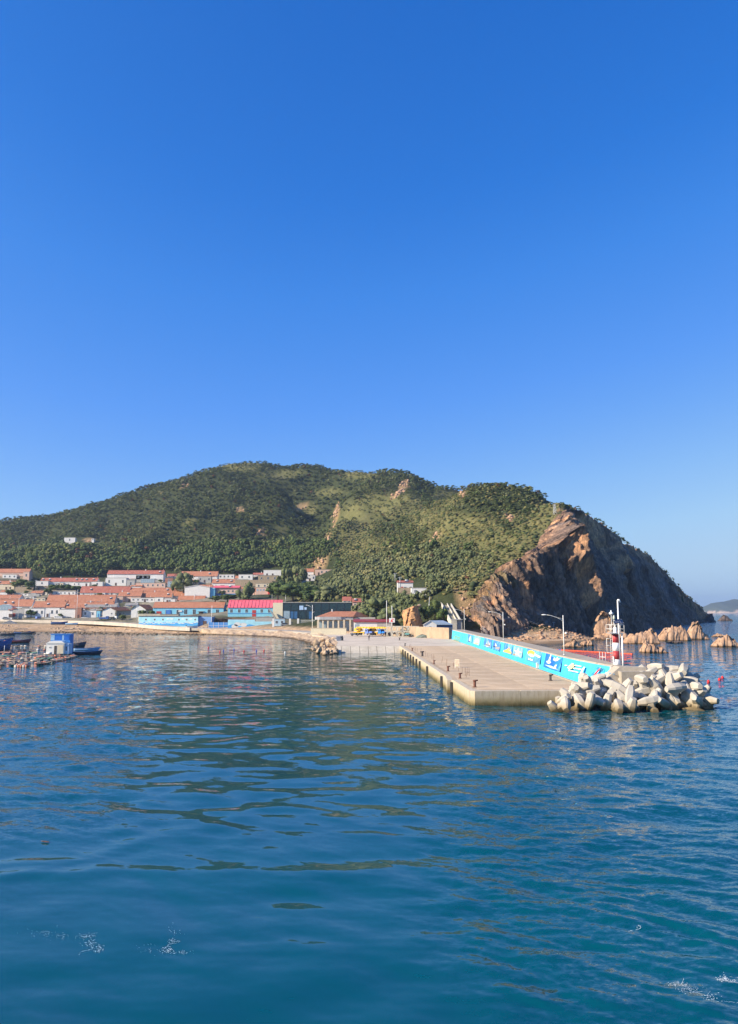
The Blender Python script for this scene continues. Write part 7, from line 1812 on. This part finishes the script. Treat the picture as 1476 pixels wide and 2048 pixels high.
# ---- hut on the raft
kk = 205/1535; p = ground(113, 1308, .5); hut = empty('raft_hut', p, .02, 'white hut with blue cabin behind it on the floating raft', 'hut')
M_HW = paint('hut_white', (.78, .77, .72), .55, .1, 2, dirt=.35); M_HBL = paint('hut_blue', (.05, .24, .62), .5, .15, 2)
MB().box(-2.7, 1.9, 0, 2.6, 0, 2.65).build('white_room', M_HW, hut); MB().prism([(-2.8, 2.66), (2.1, 2.66), (2.1, 2.72), (1.2, 3.25), (-1.9, 3.25), (-2.8, 2.72)], -.15, 2.7, 'y').build('white_roof', M_HW, hut)
MB().box(1.92, 2.9, .3, 2.9, 0, 2.6).build('side_room', paint('hut_pale_blue', (.50, .62, .78), .5, .1), hut)
MB().box(-2.75, 2.3, 2.75, 5.2, 0, 4.9).build('blue_cabin', M_HBL, hut); MB().box(-2.85, 2.4, 2.6, 5.3, 4.91, 5.02).build('blue_roof', M_HBL, hut)
MB().box(-1.6, .2, 2.68, 2.74, 3.5, 4.7).build('shutter', paint('deep_blue', (.02, .13, .5), .4), hut); MB().box(.75, 2.1, 2.68, 2.74, 3.5, 4.7).build('shutter', paint('deep_blue', (.02, .13, .5), .4), hut)
MB().box(-2.76, -1.75, 2.69, 2.745, 3.4, 4.8).build('pale_panel', M_HL, hut); MB().box(.25, .7, 2.69, 2.745, 3.5, 4.7).build('pale_panel', M_HL, hut)
door(hut, -.35, .62, 2.1, M_DKI); window(hut, -1.75, 1.5, .5, .4, 0, M_WHT); MB().box(.1, 1.7, -.06, -.01, .1, 2.3).build('cream_panel', M_PC, hut)
MB().box(2.2, 2.45, .24, .29, .8, 1.9).build('side_window', M_GLS, hut); MB().tube([(-2.2, -.6, .2), (-1.0, -.6, .25)], [.3, .3], 10).build('tank', M_PW, hut)

# ================================================================== VEHICLES
M_TYRE = paint('tyre', (.025, .025, .025), .9); M_CH = paint('chrome_grey', (.4, .4, .4), .3, metal=.6)
def wheel(r, x, y, s=.42, w=.26):
    t_ = MB().tube([(x, y-w/2, s), (x, y-w/2+.03, s), (x, y+w/2-.03, s), (x, y+w/2, s)], [s*.9, s, s, s*.9], 18).build('wheel', M_TYRE, r)
    MB().tube([(x, y-w/2-.015, s), (x, y+w/2+.015, s)], s*.5, 12).build('rim', M_CH, t_)
def car(p, ang, col, label, van=False, name='parked_car', cat='car', L=4.4, H=1.45, W_=1.75):
    r = empty(name, p, ang, label, cat, 'vehicles parked along the village street')
    if van: body = [(-L/2, .3), (L/2, .3), (L/2, .95), (L/2-.25, 1.05), (L/2-.75, H), (-L/2+.1, H), (-L/2, 1.0)]
    else: body = [(-L/2, .3), (L/2, .3), (L/2, .72), (L/2-1.0, .92), (-L/2+.35, .95), (-L/2, .8)]
    MB().prism(body, -W_/2, W_/2, 'y').build('body', col, r)
    if not van:
        MB().prism([(-L/2+.4, .951), (L/2-1.05, .921), (L/2-1.75, H), (-L/2+.95, H)], -W_/2+.1, W_/2-.1, 'y').build('cabin_glass', M_GLS, r); MB().box(-L/2+.95, L/2-1.78, -W_/2+.12, W_/2-.12, H+.002, H+.04).build('roof_panel', col, r)
    else:
        for k in range(3): MB().box(-L/2+.4+k*L*.28, -L/2+.3+(k+1)*L*.28-.1, -W_/2-.012, -W_/2+.01, H*.58, H*.86).build('side_window', M_GLS, r)
        MB().prism([(L/2-.24, 1.1), (L/2-.20, 1.1), (L/2-.68, H-.08), (L/2-.72, H-.08)], -W_/2+.1, W_/2-.1, 'y').build('windscreen', M_GLS, r)
    for x in (-L*.31, L*.31):
        for y in (-W_/2+.1, W_/2-.1): wheel(r, x, y, .33, .22)
    for y in (-W_*.36, W_*.36): MB().box(L/2+.001, L/2+.03, y-.15, y+.15, .6, .75).build('headlight', M_BW, r); MB().box(-L/2-.03, -L/2-.001, y-.12, y+.12, .62, .76).build('tail_light', M_RED, r)
    return r
M_CW = paint('car_white', (.8, .8, .78), .25, .03, dirt=.05, spec=.5); M_CG = paint('car_grey', (.30, .31, .32), .25, .03, dirt=.05, spec=.5); M_CD = paint('car_dark', (.05, .06, .07), .25, .05, dirt=.05, spec=.5); M_CB = paint('truck_blue', (.07, .17, .50), .4, .1)
def st(px, py=1238.5, D=487): return at(px, py, D)
car(st(117), 0, M_CW, 'white minivan with dark side windows parked on the village street', van=True, L=5.2, H=2.0, W_=1.8)
car(st(97), 0, M_CW, 'white car parked left of the white minivan')
car(st(12), .1, M_CG, 'dusty grey car parked at the left edge of the street')
car(st(33), -.1, M_CD, 'dark car parked beside the left lamp pole')
car(st(140), .05, M_CG, 'grey car parked right of the white minivan')
car(st(170, 1237.5, 490), 0, M_CW, 'white car before the low wall house')
car(st(76, 1238), 1.2, M_CB, 'small blue three-wheeler beside the parked white car', L=3.2, H=1.5, van=True, W_=1.4)
car(at(571, 1252, 396), .15, M_CG, 'silver estate car parked in front of the pale kiosk', L=5.0, H=1.6)
# small trucks on the street
def flat_truck(p, ang, cabc, label, bedc):
    r = empty('flatbed_truck', p, ang, label, 'truck', 'small trucks on the village street')
    MB().prism([(1.2, .5), (2.8, .5), (2.8, 1.3), (2.5, 2.2), (1.2, 2.2)], -.95, .95, 'y').build('cab', cabc, r)
    MB().prism([(2.82, 1.35), (2.84, 1.35), (2.56, 2.05), (2.54, 2.05)], -.8, .8, 'y').build('windscreen', M_GLS, r); MB().box(1.5, 2.3, -.965, -.952, 1.3, 1.95).build('side_window', M_GLS, r)
    MB().box(-2.9, 1.1, -.98, .98, .75, .88).build('bed', bedc, r)
    for y in (-.98, .92): MB().box(-2.9, 1.1, y, y+.06, .881, 1.4).build('side_board', bedc, r)
    MB().box(-2.9, 2.6, -.4, .4, .5, .74).build('chassis', M_DKI, r)
    for x in (-1.9, 2.0):
        for y in (-.85, .85): wheel(r, x, y, .42)
flat_truck(at(208, 1239.5, 474), .05, M_CB, 'bright blue small truck left of the dark tractor', M_CB)
flat_truck(at(238, 1239, 472), 3.0, M_CW, 'white-cabbed small truck by the round dark bush', M_CD)
p = at(223, 1239.5, 471); r = empty('tractor', p, .2, 'small dark tractor standing between the blue and white trucks', 'tractor', )
MB().box(-.5, 1.6, -.35, .35, .8, 1.5).build('bonnet', M_CD, r); MB().box(-1.3, -.2, -.6, .6, .9, 1.1).build('seat_deck', M_CD, r); MB().tube([(1.1, .1, 1.5), (1.1, .1, 2.4)], .05, 6).build('exhaust', M_DKI, r)
for y in (-.75, .75): wheel(r, -.8, y, .75, .35); wheel(r, 1.2, y*.8, .4, .2)
MB().prism([(-1.3, 2.3), (0, 2.3), (0, 2.38), (-1.3, 2.38)], -.7, .7, 'y').build('canopy', M_CB, r)
for x in (-1.2, -.1): MB().tube([(x, -.6, 1.1), (x, -.6, 2.3)], .035, 6).build('canopy_post', M_DKI, r)
# crane trucks on the apron
M_CY = paint('crane_yellow', (.70, .40, .03), .45, .15, 2, dirt=.3); M_CB1 = paint('cab_periwinkle', (.13, .22, .55), .4, .1); M_CB2 = paint('cab_bright_blue', (.02, .20, .62), .4, .1)
def crane_truck(p, ang, cabm, label):
    """long-nosed truck with a telescopic crane: nose to +x"""
    r = empty('crane_truck', p, ang, label, 'crane truck', 'crane trucks on the quay apron')
    MB().box(-4.6, 3.0, -.45, .45, .7, .95).build('chassis', M_DKI, r)
    MB().prism([(1.0, .75), (2.4, .75), (2.4, 1.5), (2.05, 2.35), (1.0, 2.35)], -1.1, 1.1, 'y').build('cab', cabm, r)
    MB().prism([(2.41, .75), (3.9, .75), (3.95, 1.3), (3.7, 1.5), (2.41, 1.6)], -.62, .62, 'y').build('bonnet', cabm, r)
    for y in (-1.05, .65): MB().prism([(2.5, 1.0), (4.0, .95), (3.9, 1.2), (3.3, 1.35), (2.5, 1.1)], y, y+.4, 'y').build('mudguard', cabm, r)
    MB().prism([(2.42, 1.55), (2.45, 1.55), (2.12, 2.25), (2.09, 2.25)], -.95, .95, 'y').build('windscreen', M_GLS, r)
    for y in (-1.115, 1.102): MB().box(1.2, 1.95, y, y+.012, 1.5, 2.15).build('side_window', M_GLS, r)
    MB().box(3.96, 4.0, -.5, .5, .85, 1.3).build('grille', M_DKI, r); MB().box(4.0, 4.12, -1.1, 1.1, .6, .8).build('bumper', M_DKI, r)
    for y in (-.85, .85): MB().tube([(4.0, y, 1.05), (4.06, y, 1.05)], .14, 10).build('headlight', M_BW, r)
    MB().box(-4.5, .8, -1.15, 1.15, .96, 1.25).build('deck', M_CY, r)
    MB().tube([(-2.8, 0, 1.25), (-2.8, 0, 1.6)], .8, 16).build('turntable', M_CY, r)
    MB().prism([(-4.4, 1.6), (-1.6, 1.6), (-1.6, 2.4), (-2.6, 2.9), (-4.2, 2.7)], -.9, .9, 'y').build('superstructure', M_CY, r)
    MB().box(-3.2, -2.0, -1.25, -.92, 1.6, 2.7).build('operator_cabin', M_CY, r); MB().box(-3.0, -2.1, -1.27, -1.252, 2.0, 2.6).build('cabin_window', M_GLS, r)
    b_ = MB(); b_.box(-3.6, 3.6, -.32, .32, 2.65, 3.25); b_.build('boom', M_CY, r, (0, 0, 0), (0, -.01, 0)); MB().box(3.61, 4.6, -.24, .24, 2.74, 3.14).build('boom_tip', M_CY, r); MB().box(4.0, 4.35, -.15, .15, 2.2, 2.73).build('hook_block', M_DKI, r)
    for k in range(5): MB().box(-3.2+k*1.45, -3.0+k*1.45, -.34, -.322, 2.68, 3.22).build('boom_rib', M_DKI, r)
    MB().tube([(-1.2, 0, 1.7), (1.0, 0, 2.7)], .12, 8).build('lift_cylinder', M_CH, r)
    for x in (-3.4, -2.3): 
        for y in (-.95, .95): wheel(r, x, y, .5, .4)
    for y in (-.95, .95): wheel(r, 3.2, y, .5, .28)
    for x in (-4.3, .4):
        for y in (-1.25, 1.1): MB().box(x-.12, x+.12, y, y+.15, .15, 1.2).build('outrigger', M_CY, r)
# (seen from the front left: noses point at the camera and to the right)
crane_truck(at(729, 1270.5, 300), -.62, M_CB1, 'yellow crane truck with periwinkle blue long-nosed cab, left of the two')
crane_truck(at(756, 1270.8, 299), -.75, M_CB2, 'yellow crane truck with bright blue cab, right of the two')
def tricycle(p, ang, col, label):
    r = empty('cargo_tricycle', p, ang, label, 'tricycle')
    MB().box(-1.3, .3, -.6, .6, .5, .62).build('cargo_bed', col, r)
    for y in (-.62, .56): MB().box(-1.3, .3, y, y+.06, .621, 1.0).build('bed_side', col, r)
    MB().box(.4, .9, -.25, .25, .62, .85).build('seat', M_DKI, r); MB().tube([(.9, 0, .5), (1.35, 0, 1.1)], .04, 6).build('steering_post', M_DKI, r); MB().tube([(1.3, -.35, 1.1), (1.3, .35, 1.1)], .025, 6).build('handlebar', M_DKI, r)
    MB().tube([(-1.2, 0, .45), (1.3, 0, .4)], .05, 6).build('frame', M_DKI, r)
    for y in (-.55, .55): wheel(r, -.7, y, .33, .12)
    wheel(r, 1.35, 0, .33, .12)
tricycle(at(817, 1272, 292), -.4, paint('teal_cover', (.10, .30, .30), .6), 'teal-covered cargo tricycle in front of the cage frames')
tricycle(at(708, 1271.5, 300), .3, M_CH, 'small motor tricycle parked left of the crane trucks')
# ---- concrete cage frames (artificial reef units), two tiers
M_CF = paint('cage_concrete', (.60, .56, .46), .8, .15, 1, dirt=.3)
def cage(x, y, z, w, label, ang=0):
    r = empty('reef_frame', (x, y, z), ang, label, 'cage frame', 'stacked concrete cage frames'); t_ = .17
    for sx in (-1, 1):
        for sy in (-1, 1): MB().box(sx*(w/2-t_/2)-t_/2, sx*(w/2-t_/2)+t_/2, sy*(w/2-t_/2)-t_/2, sy*(w/2-t_/2)+t_/2, t_, w-t_).build('post', M_CF, r)
    for z_ in (0, w-t_):
        m = MB(); 
        m.box(-w/2, w/2, -w/2, -w/2+t_, z_, z_+t_); m.box(-w/2, w/2, w/2-t_, w/2, z_, z_+t_); m.box(-w/2, -w/2+t_, -w/2+t_, w/2-t_, z_, z_+t_); m.box(w/2-t_, w/2, -w/2+t_, w/2-t_, z_, z_+t_); m.build('ring_beam', M_CF, r)
    m = MB(); pts = [(math.cos(a)*w*.36, -w/2+.06, w/2+math.sin(a)*w*.44) for a in np.linspace(0, 2*math.pi, 17)]; m.tube(pts, .10, 6); m.build('oval_opening', M_CF, r)
k = 292/1535; x0 = (778-738)*k
pos = ['first', 'second', 'third', 'fourth', 'fifth', 'sixth']
for tier in (0, 1):
    for i in range(5 if tier == 0 else 6):
        x = x0+i*2.06; cage(x+(0 if tier == 0 else -.1)+random.uniform(-.05, .05), 294+random.uniform(-.1, .1), DZ+tier*2.04, 2.0, '%s cage frame from the left in the %s tier beside the crane trucks' % (pos[i], 'lower' if tier == 0 else 'upper'))
M_CF_d = M_CF; M_CF = paint('dark_cage', (.08, .08, .08), .8)
cage((828-738)*k, 293, DZ+1.4, 1.6, 'dark tilted cage frame leaning at the right end of the stack', .3); cage((832-738)*k, 292, DZ, 1.5, 'dark small cage frame on the ground at the right end', -.3); M_CF = M_CF_d
# nets and covered heaps by the wall
def heap(px, py, z, w, d, h, mat, label, name='net_heap', cat='net heap', seed=1):
    p = ground(px, py, z); m = MB(); rnd = random.Random(seed)
    for j in range(9): m.blob((rnd.uniform(-w*.35, w*.35), rnd.uniform(-d*.3, d*.3), h*.15), (w*.22, d*.35, h*rnd.uniform(.5, .9)), seed*10+j, .2, 2)
    setp(m.build(name, mat, None, p), label, cat)
heap(856, 1275.5, DZ, 8, 2.6, 1.2, paint('grey_green_tarp', (.17, .20, .17), .8, .2), 'long low grey-green tarpaulin heap at the tan wall')
heap(877, 1275.5, DZ, 3.2, 1.6, .9, paint('black_net', (.05, .05, .055), .9), 'black net heap right of the tarpaulin', seed=2)
heap(893, 1276.5, DZ, 1.6, 1, .8, M_GY, 'pale sacks at the corner of the blue wall', 'sack_pile', 'sacks', 3)
heap(896, 1276.8, DZ, 1.0, .8, 1.0, paint('dark_blue', (.03, .09, .25), .5), 'small blue box heap right at the wall corner', 'box_pile', 'boxes', 4)
heap(683, 1281, DZ, 1.2, .8, 1.5, M_CD, 'dark bundle standing at the left corner of the slabs', 'bundle', 'bundle', 5)
p = ground(677.5, 1281.5, DZ); r = empty('leaning_panel', p, .3, 'dark grey panel leaning at the left corner of the apron', 'panel'); MB().box(-.7, .7, -.04, .04, 0, 1.5).build('sheet', M_CG, r, (0, 0, 0), (-.3, 0, 0)); MB().tube([(0, .5, 0), (0, .1, 1.2)], .03, 5).build('prop', M_DKI, r)
p = ground(784, 1252, 5.4) if False else at(784, 1249, 291); r = empty('warning_sign', at(784, 1262, 296), 0, 'white and red sign on a post above the cage frames', 'sign')
MB().tube([(0, 0, 0), (0, 0, 4.6)], .05, 6).build('post', M_WHT, r); MB().box(-1.1, 1.1, -.05, .0, 3.2, 4.9).build('plate', M_PW, r)
m = MB(); m.add([(-.1, -.056, 4.5), (.5, -.056, 3.4), (-.6, -.056, 3.5)], [(0, 1, 2)]); m.add([(.1, -.058, 4.8), (.8, -.058, 4.4), (.2, -.058, 4.1)], [(0, 1, 2)]); m.build('red_mark', fm(RD), r)
# beached odds and ends in the cove
heap(965, 1264, 1.5, 3, 1.6, 1.4, M_CB2, 'bright blue tarpaulin bundle below the cliff behind the blue wall', 'tarpaulin', 'tarpaulin', 6)
heap(955, 1263, 1.5, 4, 2, 1.9, M_CG, 'grey covered heap behind the blue wall', 'tarpaulin', 'tarpaulin', 7)
for i, (px, py) in enumerate(((1046, 1268), (1060, 1271), (1072, 1272), (1083, 1270))):
    p = ground(px, py, 1.0); boat(p, .3*i, 4.5, 1.6, .6, (M_HL, M_PW, M_BRK, M_PC)[i], ('pale blue', 'white', 'brown', 'cream')[i]+' dinghy lying on the cove beach below the cliff', extras=False, group='dinghies on the cove beach')
for px, h_ in ((992, 2.6), (995.5, 2.8)):
    p = ground(px, 1269, 1.2); setp(MB().tube([(0, 0, 0), (0, 0, h_)], .28, 8).build('timber_post', M_PE, None, p), 'short pinkish timber post on the cove beach, %s of the pair' % ('left' if px < 994 else 'right'), 'post')
p = ground(1108, 1272, 1.0); r = empty('beach_lamp', p, 0, 'small lamp post on a stone base on the cove beach', 'lamp post')
MB().box(-.7, .7, -.7, .7, -.2, 1.3).build('base', M_PC, r); MB().tube([(0, 0, 1.3), (0, 0, 5.6)], .07, 8).build('post', M_GAL, r); MB().box(-.5, .5, -.15, .15, 5.6, 5.75).build('head', M_GAL, r)
# ================================================================== PERSON
def person(p, ang, label, cloth, name='person', h=1.72):
    r = empty(name, p, ang, label, 'person')
    vs = [(0, 0, .93), (0, 0, 1.15), (0, 0, 1.40), (0, 0, 1.52), (0, .01, 1.64), (.19, 0, 1.40), (.25, .02, 1.13), (.22, -.10, .92), (-.19, 0, 1.40), (-.26, .0, 1.13), (-.24, -.08, .90), (.10, 0, .88), (.12, -.08, .50), (.12, .02, .09), (.12, -.12, .04), (-.10, 0, .88), (-.13, .10, .50), (-.12, .22, .09), (-.12, .08, .04)]
    rad = [.15, .14, .16, .06, .10, .07, .05, .035, .07, .05, .035, .10, .07, .05, .045, .10, .07, .05, .045]
    ed = [(0, 1), (1, 2), (2, 3), (3, 4), (2, 5), (5, 6), (6, 7), (2, 8), (8, 9), (9, 10), (0, 11), (11, 12), (12, 13), (13, 14), (0, 15), (15, 16), (16, 17), (17, 18)]
    me = bpy.data.meshes.new('body'); me.from_pydata(vs, ed, []); o = bpy.data.objects.new('body_src', me); COL.objects.link(o)
    md = o.modifiers.new('skin', 'SKIN'); md.use_smooth_shade = True
    for i, q in enumerate(me.skin_vertices[0].data): q.radius = (rad[i], rad[i]*.85); q.use_root = (i == 0)
    s_ = o.modifiers.new('sub', 'SUBSURF'); s_.levels = 1; s_.render_levels = 1
    dg = bpy.context.evaluated_depsgraph_get(); dg.update(); m2 = bpy.data.meshes.new_from_object(o.evaluated_get(dg)); bpy.data.objects.remove(o)
    link_mesh('body', m2, cloth, r)
    MB().blob((0, .01, 1.66), (.095, .11, .125), 2, .02, 2).build('head', paint('skin', (.45, .28, .2), .6), r)
    MB().blob((0, .03, 1.71), (.105, .115, .10), 3, .03, 2).build('hair', M_CD, r)
    for sx in (-1, 1): MB().blob((sx*(.23), -.09, .86), (.035, .05, .08), 4, .05).build('hand', paint('skin', (.45, .28, .2), .6), r)
person(ground(738, 1281, DZ), .3, 'person in dark clothes walking on the apron in front of the crane trucks', paint('dark_clothes', (.035, .035, .06), .8))
person(at(637, 1253, 350), 1, 'person in an orange top beside the lamp pole at the court', paint('orange_top', (.6, .2, .1), .8))
# ================================================================== FAR ISLAND
def island(px0, px1, Y, peaks, label):
    n, m_ = 90, 16; k = Y/1535; xs_ = np.linspace((px0-738)*k, (px1-738)*k, n); V = []; ys_ = np.linspace(-1, 1, m_)
    for i, x in enumerate(xs_):
        u = i/(n-1); h_ = np.interp(u, [p[0] for p in peaks], [p[1] for p in peaks])*k
        for v in ys_: V.append((x, Y+v*300, max(-2, h_*(1-abs(v)**1.6)+(float(fbm(np.array([x/90]), np.array([v*3.]), np.array([1.]), 4, 3)[0])*14 if h_ > 5 else 0))-1))
    idx = np.arange(n*m_).reshape(n, m_); Fc = np.stack([idx[:-1, :-1], idx[1:, :-1], idx[1:, 1:], idx[:-1, 1:]], -1).reshape(-1, 4)
    t = NT('island_ground'); g = t.n('ShaderNodeNewGeometry'); sp = t.n('ShaderNodeSeparateXYZ'); t.l(g.outputs['Position'], sp.inputs[0]); nz = t.noise(t.coord('Object'), .012, 5, .7)
    c = t.ramp(t.math('ADD', t.math('MULTIPLY', sp.outputs[2], .012), t.math('SUBTRACT', nz, .5)), [(0.05, (.34, .27, .23)), (.18, (.06, .08, .075)), (.8, (.045, .065, .065))]); mt = t.done(c, .95)
    o = link_mesh('far_island', np_mesh('far_island', V, Fc, True), mt); setp(o, 'hazy island on the horizon beyond the cliff', kind='structure')
island(1405, 1620, 4200, [(0, 0), (.03, 12), (.1, 20), (.22, 24), (.3, 27), (.36, 22), (.45, 25), (.6, 30), (.8, 22), (1, 0)], '')
# ================================================================== FOAM
def foam(name, blobs, label, seed):
    rnd = random.Random(seed); m = MB()
    for (px, py, spx, spy, n, s) in blobs:
        for i in range(n):
            x_, y_ = rnd.gauss(px, spx), rnd.gauss(py, spy); p = ground(x_, y_, .03); r_ = s*rnd.uniform(.3, 1)
            k = rnd.randint(5, 7); m.add([(p.x+r_*math.cos(2*math.pi*j/k)*rnd.uniform(.6, 1.2), p.y+r_*math.sin(2*math.pi*j/k)*rnd.uniform(.6, 1.2), .035) for j in range(k)], [tuple(range(k))])
    for (px, py, spx, spy, n, s) in blobs:
        for _ in range(max(1, n//14)):
            p = ground(rnd.gauss(px, spx*.5), rnd.gauss(py, spy*.5), .034); a = rnd.uniform(-.7, .3); wd = s*.28
            for k in range(rnd.randint(9, 22)):
                a += rnd.gauss(0, .45); q = p+Vector((math.cos(a), math.sin(a), 0))*s*2.2; nn = Vector((-math.sin(a), math.cos(a), 0))*wd*rnd.uniform(.3, 1)
                if rnd.random() < .8: m.add([p-nn, q-nn, q+nn, p+nn], [(0, 1, 2, 3)])
                p = q
    setp(m.build(name, paint('sea_foam', (.75, .82, .82), .6, .05, dirt=0)), label, 'foam', kind='stuff')
foam('sea_foam', [(165, 1872, 12, 2.5, 30, .016), (180, 1886, 8, 4, 40, .018), (195, 1900, 6, 4, 22, .02), (90, 1865, 30, 6, 26, .013), (120, 1872, 14, 3, 18, .013)], 'broken specks of foam on the near water at the lower left', 1)
foam('sea_foam', [(345, 1880, 5, 5, 36, .016), (332, 1900, 6, 3, 40, .018), (360, 1905, 16, 3, 26, .013), (300, 1895, 22, 8, 26, .012), (345, 1862, 12, 6, 16, .013)], 'broken specks of foam right of the lower-left ones', 2)
foam('sea_foam', [(1446, 1958, 7, 2.5, 70, .026), (1466, 1962, 6, 1.5, 30, .018), (1352, 1968, 9, 2.5, 60, .018), (1380, 1980, 14, 4, 60, .016), (1415, 2000, 10, 7, 50, .02), (1277, 1852, 2, 2, 6, .03)], 'small whitecap and foam streak at the lower right', 3)
p = ground(90, 1683, .03); setp(MB().blob((0, 0, 0), (.26, .06, .03), 2, .3, 2).build('driftwood', M_DR, None, p, (0, 0, -.3)), 'small dark piece of driftwood floating at the left', 'driftwood')
plant_forest()
plant_scrub()
outcrops()
# ================================================================== HAZE
def haze():
    m = MB(); m.box(-9000, 9000, -3200, 12500, -8, 235)
    t = bpy.data.materials.new('haze'); t.use_nodes = True; t.node_tree.nodes.clear(); o_ = t.node_tree.nodes.new('ShaderNodeOutputMaterial'); v = t.node_tree.nodes.new('ShaderNodeVolumePrincipled')
    v.inputs['Color'].default_value = (.62, .78, 1, 1); v.inputs['Density'].default_value = 0.0001; v.inputs['Anisotropy'].default_value = .3
    t.node_tree.links.new(v.outputs[0], o_.inputs['Volume'])
    o = m.build('haze', t); o['kind'] = 'stuff'
haze()
